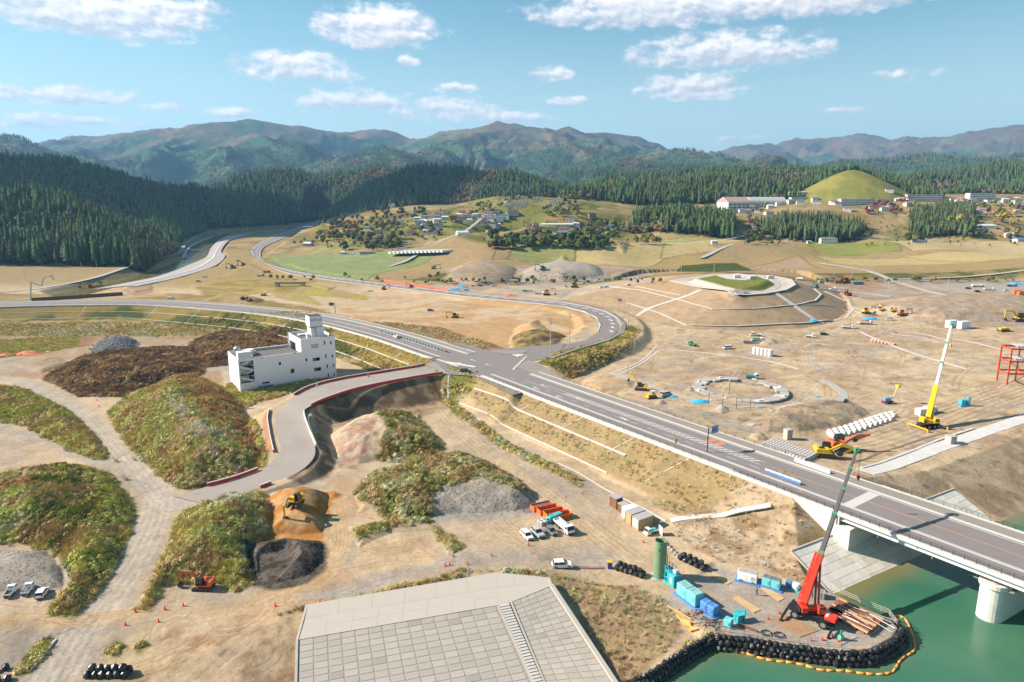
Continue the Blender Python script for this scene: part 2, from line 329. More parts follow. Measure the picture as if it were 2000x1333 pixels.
# ---- the memorial hill: faceted pyramid whose right side is rounded
HT=[at(x,y,19.5) for x,y in [(1312,549),(1437,577),(1490,573),(1530,566),(1549,556),(1540,545),(1500,538),(1400,536)]]
X,Y=TX,TY
MHILL=pts([(1085,590),(1150,604),(1240,622),(1345,645),(1440,647),(1560,643),(1625,632),(1660,612),(1655,590),(1630,562),(1560,534),(1400,523),(1250,535),(1130,562)],4.5)
w=win(MHILL,5);X,Y=TX[w],TY[w];sb=sdist(MHILL,X,Y);st_=-sdist(HT,X,Y)
Z[w]=np.where(sb > 0,np.where(st_ <= 0,19.5,4.5+15*np.maximum(sb,0)/(np.maximum(sb,0)+np.maximum(st_,0)+1e-3)),Z[w])
CR=pts([(1350,548),(1430,571),(1485,562),(1505,551),(1480,541),(1400,539)],21)
w=win(CR,20);X,Y=TX[w],TY[w];sc_=sdist(CR,X,Y);Z[w]=np.where(sc_ > -4,np.maximum(Z[w],19.5+2.6*sm(sc_,-4,3)),Z[w])
# ---- roads' earthworks
def lr(L,R):
  """paired edges (px,py,z) -> resampled (n,3) left, right"""
  def rs(Q):
    P=np.array([at(x,y,z)+(z,) for x,y,z in Q]);P=catmull(P,8)
    s=np.concatenate([[0],np.cumsum(np.linalg.norm(np.diff(P[:,:2],axis=0),axis=1))]);u=np.linspace(0,s[-1],90)
    return np.column_stack([np.interp(u,s,P[:,k]) for k in range(3)])
  return rs(L),rs(R)
LOOP_O=[(1080,700,8.5),(1137,680,8.3),(1200,662,8),(1222,645,7.5),(1216,622,7),(1177,604,6.5),(1107,590,6),(1020,583,5.6),(915,573,5),(810,561,4.6),(705,548,4.4),(600,534,4.3),(546,522,4.2),(504,508,4.2),(487,493,4.2),(498,479,4.2),(539,459,4.2),(595,441,5),(620,427,8)]
LOOP_I=[(1040,697,8.5),(1100,671,8.3),(1148,663,8),(1174,640,7.5),(1160,616,7),(1120,603,6.5),(1078,596,6),(1000,588,5.6),(905,579,5),(805,566,4.6),(700,554,4.4),(600,541,4.3),(550,530,4.2),(518,513,4.2),(508,497,4.2),(520,480,4.2),(560,462,4.2),(613,441,5),(632,428,8)]
loopL,loopR=lr(LOOP_O,LOOP_I)
RAMP_O=[(850,708,8.5),(820,717,8.5),(760,727,8.3),(670,742,7.8),(610,757,7.3),(572,776,6.6),(536,797,5.4),(525,815,5.2),(528,845,4.4),(534,875,3.6),(536,892,3.2),(520,913,2.4),(460,937,1.3),(400,953,.7),(340,970,.4)]
RAMP_I=[(880,735,8.5),(865,730,8.5),(790,742,8.3),(700,760,7.8),(640,779,7.3),(604,795,6.8),(592,808,6.3),(600,838,5.2),(610,862,4.5),(616,882,4),(608,902,3.3),(580,925,2.2),(529,946,1.3),(470,968,.7),(420,990,.4)]
rampL,rampR=lr(RAMP_O,RAMP_I)
for A_,B_,sl in ((loopL,loopR,.55),(rampL,rampR,.62)):
  c=(A_+B_)/2;hwid=float(np.mean(np.linalg.norm((A_-B_)[:,:2],axis=1)))/2
  roadbed(c,hwid+.3,sl,.2)
JUNC=[(835,694),(838,717),(865,731),(925,734),(1000,770),(1060,760),(1045,735),(1037,704),(1085,702),(1105,671),(1034,676),(949,684),(890,668)]
fill(pts(JUNC,8.5),8.25,.6)
roadbed(np.column_stack([landroad[:,:2],np.full(len(landroad),RZ)]),11.8,.5,.25)
# ---- river
RIV=[(-200,60),(-200,84),(-60,88),(-42,91),(-10,93),(14,97),(18.6,103),(22,103.8),(36.3,113),(40,113.4),(47,111.4),(54,109.9),(61,108.7),(65.2,109.3),(70.1,112.4),(72.9,115.7),(72.6,118.1),(71.1,120.4),(66.3,126.3),(72.4,130.9),(101,147.8),(130,164.6),(200,206),(330,270),(500,330),(500,60)]
w=win(RIV,60);X,Y=TX[w],TY[w];s=sdist(RIV,X,Y);o_=X*rn[0]+Y*rn[1]-147.5
k=np.where((X > 70) & (Y > 127),.5-.08*sm(o_,18,34),7)
Z[w]=np.where(s > 0,np.minimum(Z[w],-2.6-np.minimum(s*1.2,4)),np.where((k > 1) & (s < -8),Z[w],np.minimum(Z[w],-2.4-s*k)))
rv0=np.array([62.5,139.4]);rvd=np.array([.866,.5]);rvn=np.array([.5,-.866])
def rvp(s_,d_):return tuple(rv0+rvd*s_+rvn*d_)
RVF=[rvp(-.4,-.4),rvp(66,-.4),rvp(66,14),rvp(-.4,14)]
w=win(RVF,12);X,Y=TX[w],TY[w];s=np.minimum(sdist(RVF,X,Y),0);pz=2.2-.45*((X-rv0[0])*rvn[0]+(Y-rv0[1])*rvn[1])
Z[w]=np.minimum(Z[w],np.minimum(pz,2.3)-s*.55)
VMASK=RVF
QUAY=pts([(1310,1130),(1345,1145),(1395,1105),(1480,1130),(1560,1150),(1625,1157),(1717,1202),(1745,1213),(1757,1228),(1745,1245),(1704,1266),(1662,1272),(1580,1263),(1497,1252),(1409,1240),(1380,1243),(1300,1180)],0)
w=win(QUAY,6);X,Y=TX[w],TY[w];s=sdist(QUAY,X,Y);Z[w] += (0.0+fbm(X,Y,4,2,8)*.08-Z[w])*sm(s,-1.2,.4)
# concrete levee cut: keep the soil under the slabs
LEV_A,LEV_B,LEV_B2,LEV_C=[np.array(at(x,y,2)+(2,)) for x,y in [(580,1251),(973,1183),(996,1178),(1077,1145)]]
LEV_A1,LEV_B1,LEV_B21,LEV_C1=[np.array(at(x,y,z)+(z,)) for x,y,z in [(575,1447,-2.0),(1049,1352,-2.0),(1070,1352,-2.0),(1208,1345,-1.7)]]
LEV_TOP=[np.array(at(x,y,2)+(2,)) for x,y in [(599,1184),(970,1121),(1072,1131)]]
levfoot=[tuple(p[:2]) for p in (LEV_TOP[0],LEV_TOP[1],LEV_TOP[2],LEV_C,LEV_C1,LEV_B1,LEV_A1,LEV_A)]
w=win(levfoot,3);X,Y=TX[w],TY[w];s=sdist(levfoot,X,Y);Z[w]=np.where(s > -.1,np.minimum(Z[w],-6.5),Z[w])
# far river (left): channel between concrete banks
FRIV=pts([(100,575),(245,545),(315,527),(364,506),(374,482),(420,461),(470,452),(560,446),(600,441),(560,450),(480,456),(441,461),(415,480),(404,501),(370,517),(318,540),(250,560),(130,590)],-1.5)
CORR=pts([(60,585),(245,548),(345,500),(364,472),(412,451),(525,444),(622,434),(650,448),(560,472),(520,500),(480,520),(400,562),(250,605)],3);fill(CORR,3.4,.7,'min');fill(FRIV,-2.2,.5,'min');FB=[(at(x,y,1.5)) for x,y in [(182,565),(250,552),(315,538),(370,517),(402,503),(415,481),(440,463),(490,456),(560,449)]]+[at(x,y,3.4) for x,y in [(570,446),(510,453),(478,461),(448,470),(432,490),(440,500),(420,519),(352,541),(268,559)]];fill(FB,1.0,.6,'min')
w=win(CORR,5);FOREST[w]=np.where(sdist(CORR,TX[w],TY[w]) > -4,0,FOREST[w])
# ================================================================ PAINT (what the ground is made of)
X,Y=TX,TY
n1=fbm(X,Y,14,5,3);n2=fbm(X,Y,3.5,4,31);n3=fbm(X,Y,60,4,61)
C[:]=PAL['dirt'];C += (n1[...,None]*.12+n3[...,None]*.1)*np.array([1,.92,.75])
def mixc(w,a,col,veg=None):
  col=PAL[col] if isinstance(col,str) else col
  a=a[...,None] if a.ndim == 2 else a
  C[w]=C[w]*(1-a)+col*a
  if veg is not None:V[w]=V[w]*(1-a[...,0])+veg*a[...,0]
def paint(l,col,z=0,soft=.8,warp=1.5,veg=0,amt=1,col2=None,sc=5,world=False,seed=1):
  P=l if world else pts(l,z);w=win(P,soft+warp+3)
  if w is None:return
  X,Y=TX[w],TY[w];s=sdist(P,X,Y)+fbm(X,Y,max(warp*3,1),4,seed)*2*warp
  a=sm(s,-soft,soft)*amt;c=PAL[col]
  if col2:t=sm(fbm(X,Y,sc,5,seed+4),-.12,.12)[...,None];c=PAL[col]*(1-t)+PAL[col2]*t
  mixc(w,a,c,veg)
def streak(l,col,wd,z=0,amt=.7,seed=2,soft=None):
  P=catmull(pts(l,z),6);w=win(P,wd+3)
  if w is None:return
  X,Y=TX[w],TY[w];d,_,_=pl_dist(X,Y,P);d=d+fbm(X,Y,2.5,3,seed)*wd*.5
  mixc(w,(1-sm(d,wd*.35,wd))*amt*(.75+.5*fbm(X,Y,1.2,3,seed+1)),col,0)
def tracks(l,z,k=3,wd=.22,gap=.9,col='brown',amt=.5,seed=1):
  P=catmull(pts(l,z),6);t=np.gradient(P,axis=0);t /= np.linalg.norm(t,axis=1)[:,None];n=np.stack([-t[:,1],t[:,0]],1)
  for j in range(k):
    Q=P+n*(j-(k-1)/2)*gap;w=win(Q,1.5)
    if w is None:continue
    X,Y=TX[w],TY[w];d,_,_=pl_dist(X,Y,Q);d=d+fbm(X,Y,2,3,seed+j)*.35
    a=1-sm(d,wd*.5,wd*1.6);mixc(w,a*amt*(.5+vnoise(X*.3,Y*.3,seed)),col);Z[w] -= a*.03
# broad zones
far=sm(Y,560,640);mixc(slice(None),far,'straw',.3)
g=sm(fbm(X,Y,90,4,8),-.05,.12)*far;mixc(slice(None),g*.4,'strawg',.6)
for sc_,th,cn,sd_ in ((45,.0,'green',101),(30,.06,'olive',102),(24,.1,'dkgreen',103),(18,.14,'tan',104),(60,.1,'russet',105)):mixc(slice(None),sm(fbm(X,Y,sc_,4,sd_),th,th+.08)*sm(Y,850,1000)*.45,cn,.5)
# land beside the roads on the left
paint([(-700,560),(120,575),(330,575),(500,590),(640,610),(560,690),(430,660),(-700,668)],'olive',2,3,4,.7,1,'straw',14)
paint([(-900,652),(430,660),(640,700),(470,775),(330,760),(0,735),(-900,735)],'gravel',0,2,3,.1,.8,'brown',12)
paint([(-700,690),(20,664),(160,656),(180,676),(90,690),(0,700),(-700,720)],'green',0,1,2,.6,1,'olive',8)
paint([(155,658),(190,660),(180,677),(150,678)],'redrock',0,.8,1,0,.7)
# embankment face of the main road
w_=(slice(None),slice(None));dE,_,sE=pl_dist(TX[::2,::2],TY[::2,::2],E0[::3])
dE=np.repeat(np.repeat(dE,2,0),2,1)[:NR,:NC];
near_side=((X-np.interp(Y,[0,1],[0,0]))*0 == 0)
sgn=np.repeat(np.repeat(sE,2,0),2,1)[:NR,:NC];front=sgn == sgn[np.argmin(np.abs(ROWS-150)),np.argmin(np.abs(TA-.1))]
al=X*rd[0]+Y*rd[1]
emb=(front & (dE < 21)).astype(float)*sm(Z,.2,1.2)*(al < -62)
lt=sm(al,-215,-250)
mixc(w_,emb,'straw',.40);mixc(w_,emb*(1-lt)*sm(fbm(X,Y,9,4,91)-.02*(Z-2),.08,.25)*.4,'strawg',.5)
mixc(w_,emb*lt,'olive',.6);mixc(w_,emb*lt*sm(fbm(X,Y,18,4,92)+.04*(4-Z),-.02,.15),'dkgreen',.8)
# right plateau
paint([(1000,770),(1080,720),(1110,735),(1250,660),(1200,560),(1330,545),(1700,545),(2300,545),(2300,900),(2000,960),(1640,940),(1500,870),(1250,790)],'tan',5,2,3,0,.85,'dirt',25)
paint([(1660,940),(1700,915),(2000,830),(2300,830),(2300,1000),(2000,980),(1900,1000),(1800,960)],'brown',6,1,2,.1,.8,'dirt',6)
paint([(1700,925),(1850,880),(1960,880),(1975,905),(1850,935),(1740,945)],'tan',6,1,1.5,0,.9)
paint([(1420,640),(1700,640),(2300,640),(2300,760),(1800,760),(1560,800),(1500,800),(1300,690)],'dirt',5,3,5,0,.5,'brown',20)
paint([(1230,700),(1500,690),(1640,740),(1600,770),(1400,780),(1230,740)],'brown',5,2,3,0,.45,'tan',12)
paint([(1440,805),(1640,775),(1702,808),(1560,850),(1440,840)],'brown',7,1,2,0,.7,'graveld',2)
for l,c,z in [([(1640,600),(1640,640),(1570,700),(1600,740),(1700,790),(1740,830)],'sand',4.7),([(1120,735),(1200,690),(1260,650),(1225,610),(1160,590)],'sand',5),([(1150,800),(1260,740),(1300,720),(1500,670),(1640,650)],'sand',5),([(1260,800),(1400,830),(1560,860),(1640,860)],'grey',6),
  ([(1130,770),(1300,790),(1420,820),(1480,850)],'grey',6),([(1500,690),(1540,740),(1600,770),(1640,790)],'sand',5),([(1640,640),(1760,620),(2000,640)],'sand',5),([(1660,640),(1620,655),(1580,690),(1600,730)],'pale',4.7)]:
  streak(l,c,4.5,z,.8)
for i in range(60):
  x0=1180+800*rng.random();y0=650+200*rng.random();a=rng.normal()*.5;L_=60+120*rng.random()
  streak([(x0,y0),(x0+L_*.5,y0+L_*.12*math.sin(a)+4*rng.random()),(x0+L_,y0+L_*.3*math.sin(a))],['sand','brown','pale','tan','gravel'][i % 5],.5+rng.random()*1.6,5,.5,100+i)
for sc_,th,cn,sd_ in ((9,.05,'sand',111),(6,.1,'brown',112),(14,.08,'gravel',113),(3,.16,'graveld',114)):mixc((slice(None),slice(None)),sm(fbm(TX,TY,sc_,5,sd_),th,th+.1)*(TY < 430)*(TX > 20)*(TX*rn[0]+TY*rn[1] > 171)*.55,cn)
for i in range(80):
  x0=1220+760*rng.random();y0=655+190*rng.random();a=rng.random()*6.28;L_=50+90*rng.random();k_=.3*rng.normal()
  tracks([(x0+L_*t_*math.cos(a+k_*t_),y0+.34*L_*t_*math.sin(a+k_*t_)) for t_ in (-1,-.5,0,.5,1)],5,2,.3,2.1,'brown' if i % 3 else 'pale',.5,400+i)
paint([(1085,592),(1240,622),(1345,645),(1440,647),(1560,643),(1645,628),(1672,600),(1655,580),(1560,548),(1480,535),(1300,545),(1200,560)],'brown',4.5,.8,.6,.05,.62)
paint([(1240,560),(1300,555),(1340,575),(1290,580)],'orange',14,2,3,.1,.4)
paint([(1312,549),(1437,577),(1490,573),(1530,566),(1549,556),(1540,545),(1500,538),(1400,536)],'pale',19.5,.4,0,0,1,world=False)
paint([(1345,546),(1437,571),(1490,567),(1515,556),(1500,545),(1400,539)],'green',20,.4,.2,.8)
# inside the loop
paint([(640,612),(700,590),(760,600),(900,585),(1020,592),(1110,605),(1165,630),(1150,655),(1050,685),(960,685),(860,660),(700,620)],'tan',4,1.5,2,0,1,'orange',9)
paint([(820,640),(1000,620),(1060,640),(1000,680),(900,660)],'orange',4,2,3,0,.7)
paint([(1080,600),(1140,618),(1150,640),(1100,640),(1050,620)],'orange',4,1,2,.1,.6,'straw',5)
paint([(720,625),(860,640),(1010,690),(950,690),(860,665),(760,645)],'straw',4,1.5,2,.7,.9,'russet',4)
paint([(1000,690),(1000,660),(1050,655),(1110,660),(1085,690),(1035,698)],'darkmud',5,1,1,.2,.9,'olive',4)
paint([(640,560),(760,575),(900,575),(760,592),(660,580)],'orange',4,1,1,0,.7,'tan',5)
paint([(520,560),(620,560),(720,580),(720,600),(620,600),(540,585)],'lime',3,2,2,.8,.85,'straw',10)
paint([(380,560),(470,545),(620,552),(560,575),(400,582)],'olive',3,2,2,.8,.9,'strawg',12)
paint([(600,580),(700,588),(760,590),(700,602),(640,605)],'tan',3,1,1,0,.9)
paint([(130,565),(300,560),(330,580),(60,590)],'orange',2.5,1,1,0,.6,'dirt',8)
# slope below the loop road
paint([(1050,722),(1115,735),(1180,708),(1230,680),(1252,650),(1225,640),(1200,665),(1080,700)],'dkgreen',6,1,1,.9,1,'olive',6)
# bare ramp slope
paint([(598,944),(640,925),(655,907),(640,856),(646,835),(720,822),(820,808),(874,796),(868,735),(790,745),(700,762),(610,795),(620,880),(600,912),(560,938)],'brown',1.5,.8,.8,0,.85,'dkbrown',4)
paint([(868,735),(934,740),(925,760),(876,790)],'green',5,.7,.8,.8,.9)
paint([(500,805),(522,800),(532,890),(515,905),(495,840)],'orange',2,.8,1,0,.6)
# fields (far)
FIELDS=[('field',[(515,505),(590,500),(860,507),(700,552),(650,546),(560,527)]),('grass',[(820,478),(900,458),(985,462),(920,490),(890,492)]),('straw',[(860,505),(1000,500),(960,520),(820,520)]),
 ('brown',[(980,500),(1130,498),(1080,510),(960,520)]),('grass',[(1010,503),(1140,500),(1120,515),(990,518)]),('paddy',[(1130,500),(1330,500),(1260,525),(1120,520)]),('grass',[(1180,490),(1400,482),(1420,490),(1200,500)]),('paddy',[(1300,495),(1460,487),(1420,505),(1290,512)]),
 ('straw',[(1380,500),(1470,492),(1560,488),(1560,505),(1440,512)]),('paddy',[(1590,505),(1780,508),(1900,528),(1700,530),(1630,520)]),('brown',[(1440,525),(1560,508),(1600,528),(1480,535)]),('grass',[(1560,490),(1740,488),(1760,502),(1600,503)]),('paddy',[(1730,488),(2050,486),(2050,503),(1780,503)]),
 ('paddy',[(1760,506),(2060,508),(2060,524),(1900,526)]),('dkgreen',[(1330,520),(1440,516),(1480,535),(1400,545),(1320,535)]),('straw',[(1100,535),(1300,530),(1320,545),(1150,552)]),('grass',[(640,492),(750,494),(760,500),(600,498)]),('strawg',[(600,470),(700,475),(800,470),(860,478),(760,490),(640,490)])]
for i,(c,l) in enumerate(FIELDS):
  paint(l,c,4.2,.6,.6,.25,1,seed=i)
  if c in ('paddy','brown','field','grass'):
    P=pts(l,4.2);w=win(P,5)
    if w is None:continue
    X,Y=TX[w],TY[w];s=sdist(P,X,Y);d,_,_=pl_dist(X,Y,P,True)
    mixc(w,(1-sm(d,.6,1.6))*.6,'dkgreen',.5)
    mixc(w,sm(s,0,2)*(.22+.6*np.clip(fbm(X*.25,Y*1.8,5,3,200+i),-.3,.4)),'strawg' if i % 2 else 'tan',.2)
X,Y=TX,TY
paint([(860,530),(1180,520),(1300,540),(1200,556),(900,560)],'gravel',4,2,3,.1,.9,'brown',12)
paint([(800,550),(1100,556),(1330,552),(1600,560),(2050,555),(2050,540),(1500,546),(1200,548),(860,540)],'dkgreen',4,1.5,2,.9,.85,'olive',12)
paint([(820,562),(1000,558),(1330,556),(1280,575),(1100,585),(900,575)],'tan',4.5,1.5,2,0,.9,'gravel',14)
paint([(1560,556),(1760,550),(2100,550),(2100,575),(1850,580),(1700,590),(1620,575)],'gravel',4.5,1.5,2,0,.9,'brown',14)
paint([(1790,560),(1900,553),(2100,556),(2100,570),(1880,575)],'grey',4.5,1,1,0,.8)
paint([(1700,590),(1760,580),(2060,580),(2060,628),(1850,635)],'brown',8,2,2,.2,.8,'gravel',4)
paint([(500,505),(515,520),(600,540),(700,556),(600,549),(520,530),(485,500)],'orange',4,1,1,0,.5)
# forested hills and town
fo=FOREST.copy();mixc(w_,fo,'forest',1)
ru=sm(fbm(X,Y,110,4,15),.1,.22)*fo;mixc(w_,ru*.8,'russet',1)
w=win([(gx-140,gy-140),(gx+140,gy+20)],5);mixc((slice(None),slice(None)),GRASSCONE*1.0,'green',.5)
mixc(w_,GRASSCONE*sm(fbm(X,Y,20,4,19),-.05,.15)*.5,'strawg',.5)
# lower ground in the foreground
paint([(-700,735),(60,745),(150,790),(215,860),(290,960),(330,965),(400,955),(480,960),(560,960),(620,940),(700,920),(850,880),(900,780),(1000,860),(1140,930),(1300,1020),(1250,1110),(900,1130),(600,1180),(300,1200),(150,1340),(-700,1340)],'dirt',0,2,2,0,.6,'gravel',14)
streak([(-300,725),(0,740),(80,765),(150,800),(205,850),(250,900),(290,950),(330,985),(420,975)],'grey',5.2,0,.9)
streak([(-200,820),(60,850),(150,890),(240,925),(290,960)],'grey',3.2,0,.9)
streak([(310,960),(300,1010),(270,1080),(220,1150),(160,1230),(60,1400)],'grey',6.2,0,.9)
streak([(150,768),(250,755),(330,735),(400,725),(440,730)],'grey',2.6,0,.9)
streak([(440,730),(450,760),(480,790),(520,800)],'pale',2.2,.5,.6)
streak([(0,1215),(150,1210),(400,1195),(560,1170),(640,1110),(660,1050),(650,990),(640,960)],'sand',3.6,0,.9)
streak([(640,1170),(760,1130),(900,1100),(1060,1085),(1200,1090)],'gravel',3.4,.6,.9)
streak([(300,1200),(450,1185),(560,1175),(700,1150)],'grey',3.2,.4,.7)
streak([(860,800),(920,860),(1000,920),(1080,980),(1150,1030),(1230,1090)],'sand',5.5,0,.8)
streak([(900,830),(1000,900),(1090,960),(1180,1030)],'gravel',2.5,0,.6)
streak([(640,915),(720,905),(850,880),(930,855)],'sand',1.5,0,.9)
paint([(700,1060),(830,1040),(850,1075),(845,1110),(690,1130)],'tan',0,.5,.5,0,.9)
paint([(640,940),(700,930),(720,1010),(650,1010)],'orange',0,1.5,2,0,.5)
paint([(480,1160),(640,1110),(690,1110),(700,1140),(560,1180)],'orange',0,1.5,2,0,.5)
paint([(150,1340),(210,1300),(330,1230),(500,1195),(580,1195),(575,1340)],'tan',0,1,2,0,.8,'brown',5)
paint([(330,1260),(560,1200),(578,1340),(340,1340)],'brown',0,1.5,2,.25,.7,'dirt',3)
paint([(-100,1225),(60,1210),(100,1240),(60,1310),(-100,1320)],'blueg',0,1.5,1.5,0,.45)
paint([(850,1000),(1000,1000),(1120,1060),(1040,1090),(880,1080)],'tan',0,2,2,0,.5)
tracks([(0,740),(80,765),(150,800),(205,850),(250,900),(290,950),(330,985),(420,975)],0,4,.5,1.7,'pale',.3)
tracks([(310,960),(300,1010),(270,1080),(220,1150),(160,1230),(60,1400)],0,5,.45,1.6,'pale',.3,3)
tracks([(-20,1215),(150,1212),(400,1195),(560,1170),(640,1110),(662,1050),(652,990)],0,6,.3,.9,'orange',.55,5)
tracks([(640,1170),(760,1130),(900,1100),(1060,1085),(1200,1090)],.6,4,.3,1.5,'grey',.5,7)
tracks([(860,800),(920,860),(1000,920),(1080,980),(1150,1030),(1230,1090)],0,5,.35,1.6,'brown',.35,9)
tracks([(480,1190),(560,1200),(640,1190),(500,1210),(400,1260),(250,1320)],0,5,.3,1.1,'orange',.5,11)
tracks([(1640,600),(1645,630),(1580,680),(1590,730),(1690,790),(1740,830)],4.7,6,.4,1.7,'brown',.45,13)
tracks([(1225,600),(1262,650),(1200,695),(1120,740),(1115,765)],5,6,.35,1.6,'brown',.5,15)
tracks([(1200,690),(1330,690),(1480,665),(1640,655)],4.6,6,.4,1.6,'brown',.4,17)
tracks([(1640,880),(1750,850),(1880,800),(2000,760)],6,8,.5,2.4,'brown',.5,19)
tracks([(1580,700),(1620,720),(1750,730),(1900,700)],5,6,.4,1.7,'pale',.4,21)
tracks([(870,960),(960,1010),(1040,1070),(1130,1100)],0,5,.3,1.3,'brown',.35,23)
for i in range(60):
  x0=-20+1260*rng.random();y0=790+520*rng.random();a=rng.normal()*.5+(0 if i % 2 else 2.6);L_=30+60*rng.random();k_=.5*rng.normal()
  P_=[(x0+L_*t_*math.cos(a+k_*t_),y0+.6*L_*t_*math.sin(a+k_*t_)) for t_ in (-1,-.5,0,.5,1)]
  tracks(P_,0,2,.22,1.7,['brown','pale','gravel'][i % 3],.4,500+i)
tracks([(700,1065),(760,1075),(840,1060)],0,5,.3,1.2,'orange',.5,25);tracks([(700,1110),(780,1095),(845,1090)],0,4,.3,1.2,'orange',.5,26)
for i,(l,c,c2,v,z) in enumerate([
 ([(205,805),(240,855),(290,910),(340,950),(385,962),(455,943),(525,915),(516,880),(495,835),(470,795),(440,758),(360,735),(300,755),(240,782)],'olive','strawg',1,1),
 ([(80,738),(150,772),(250,772),(330,754),(398,733),(400,700),(375,675),(250,680),(150,700)],'dkbrown','darkmud',1,1),
 ([(365,672),(430,650),(555,650),(565,690),(445,716),(400,720)],'dkbrown','darkmud',1,1),
 ([(-60,740),(60,768),(130,798),(185,850),(212,897),(180,897),(120,870),(50,830),(-60,818)],'olive','green',1,1),
 ([(-60,950),(60,925),(150,905),(220,930),(258,980),(258,1030),(232,1085),(190,1155),(145,1200),(95,1195),(125,1130),(100,1080),(50,1060),(-60,1060)],'green','olive',1,1),
 ([(-60,965),(60,930),(120,925),(80,1000),(50,1040),(-60,1045)],'straw','grass',.6,2),
 ([(265,1180),(300,1110),(325,1070),(345,1005),(420,965),(505,955),(540,985),(538,1040),(492,1088),(508,1132),(462,1147),(420,1137),(330,1137),(290,1185)],'olive','strawg',1,1),
 ([(20,1330),(60,1270),(95,1240),(105,1262),(60,1320)],'olive','strawg',.9,0),
 ([(205,1275),(225,1245),(240,1270),(225,1285)],'olive','green',.8,0),([(262,1262),(285,1258),(275,1278)],'green','olive',.8,0),
 ([(730,825),(775,800),(815,805),(862,860),(862,888),(790,897),(735,890),(755,860)],'straw','dkgreen',1,1.5),
 ([(690,958),(720,925),(830,890),(905,880),(955,900),(1045,958),(1000,975),(940,955),(850,975),(840,1018),(790,1028),(750,1005),(705,975)],'straw','dkgreen',.9,1.5),
 ([(820,1010),(905,1075),(885,1100),(850,1050)],'olive','straw',.8,0),([(680,1038),(780,1018),(790,1030),(700,1060)],'olive','dkgreen',.8,.5),
 ([(820,735),(900,800),(1000,870),(1140,940),(1130,950),(980,880),(880,805)],'straw','olive',.8,0),
 ([(550,1200),(760,1150),(900,1115),(1060,1118),(1080,1135),(960,1118),(760,1160),(600,1188)],'straw','olive',.8,1.2),
 ([(1070,1120),(1180,1135),(1240,1150),(1200,1170),(1110,1160)],'straw','brown',.5,.5),
 ([(1090,1150),(1240,1150),(1310,1190),(1330,1240),(1240,1330),(1200,1330)],'brown','straw',.45,-1),
 ([(1240,1330),(1320,1275),(1370,1240),(1395,1245),(1330,1300),(1270,1345)],'strawg','olive',1,-.5),
 ([(1300,1010),(1400,1000),(1530,960),(1600,1030),(1550,1080),(1600,1150),(1500,1110),(1400,1090),(1330,1050)],'brown','dirt',.35,1.5),
 ([(430,770),(470,800),(500,790),(650,745),(660,735),(480,760),(455,740)],'lime','olive',.9,.5),
 ]):
  paint(l,c,z,.9,1.3,v,.95,c2,4,seed=300+i)
# mottling of single mounds
def spots(P_l,z,col,thr,sc,seed,amt=.9,veg=None):
  P=pts(P_l,z);w=win(P,2);X,Y=TX[w],TY[w];s=sdist(P,X,Y)
  mixc(w,sm(fbm(X,Y,sc,4,seed),thr,thr+.1)*sm(s,-.5,1)*amt,col,veg)
m1=[(205,805),(240,855),(290,910),(340,950),(385,962),(455,943),(525,915),(516,880),(495,835),(470,795),(440,758),(360,735),(300,755),(240,782)]
spots([(300,755),(360,735),(440,758),(495,835),(516,880),(525,915),(440,870),(380,800)],3,'russet',-.12,5,71);spots(m1,2,'green',.17,4,72);spots(m1,2,'pale',.27,2,73,.6)
spots([(-60,960),(60,925),(100,940),(60,1040),(-60,1060)],2,'russet',.1,5,74);spots([(60,930),(150,915),(200,1000),(120,1080),(60,1040)],2,'dkgreen',-.2,5,75)
spots([(400,965),(505,955),(540,985),(535,1040),(450,1000)],3,'straw',-.1,5,76)
paint([(660,905),(655,860),(700,832),(745,835),(720,880),(700,905)],'redrock',2,.8,.8,.1,.7,'gravel',2)
paint([(838,1010),(850,975),(900,962),(960,958),(1030,965),(1052,992),(960,1006)],'grey',2,.8,.8,0,.95,'gravel',2)
paint([(1000,968),(1030,962),(1055,985),(1030,990)],'blueg',2,.6,.6,0,.7)
paint([(178,678),(240,656),(270,666),(264,692),(190,696)],'blueg',1.5,.7,.7,0,1,'graveld',2)
paint([(515,965),(600,950),(650,960),(640,1000),(630,1048),(515,1050)],'orange2',2,.7,.7,0,1,'orange',3)
paint([(630,965),(650,960),(672,968),(650,978)],'orange2',.5,.3,.3,0,1)
paint([(470,1062),(560,1046),(636,1052),(640,1098),(600,1133),(540,1147),(495,1135)],'graveld',1.5,.8,.8,0,1,'darkmud',1.5)
paint([(-60,1068),(95,1074),(134,1112),(134,1150),(-60,1160)],'gravel',1.2,.8,.8,0,1,'grey',2)
paint([(860,548),(900,525),(960,522),(1010,535),(1000,552),(930,560)],'brown',7,1,1,.3,.8,'gravel',5)
paint([(1010,545),(1060,518),(1100,510),(1170,528),(1180,545),(1100,552)],'gravel',7,1,1,0,.9,'grey',5)
paint([(240,563),(262,550),(292,550),(300,566),(262,572)],'brown',5,1,1,0,.9)
paint([(1310,1130),(1345,1145),(1395,1105),(1480,1130),(1560,1150),(1625,1157),(1717,1202),(1757,1228),(1704,1266),(1580,1263),(1409,1240),(1300,1180)],'grey',0,.8,.8,0,.9,'gravel',5)
paint([(1140,742),(1170,736),(1240,750),(1232,762),(1165,768)],'orange',5.5,.8,.8,0,.8,'tan',2)
for x,y in [(1290,785),(1410,798)]:paint([(x-14,y+4),(x,y-7),(x+16,y+2),(x,y+7)],'grey',6,.5,.5)
X,Y=TX,TY
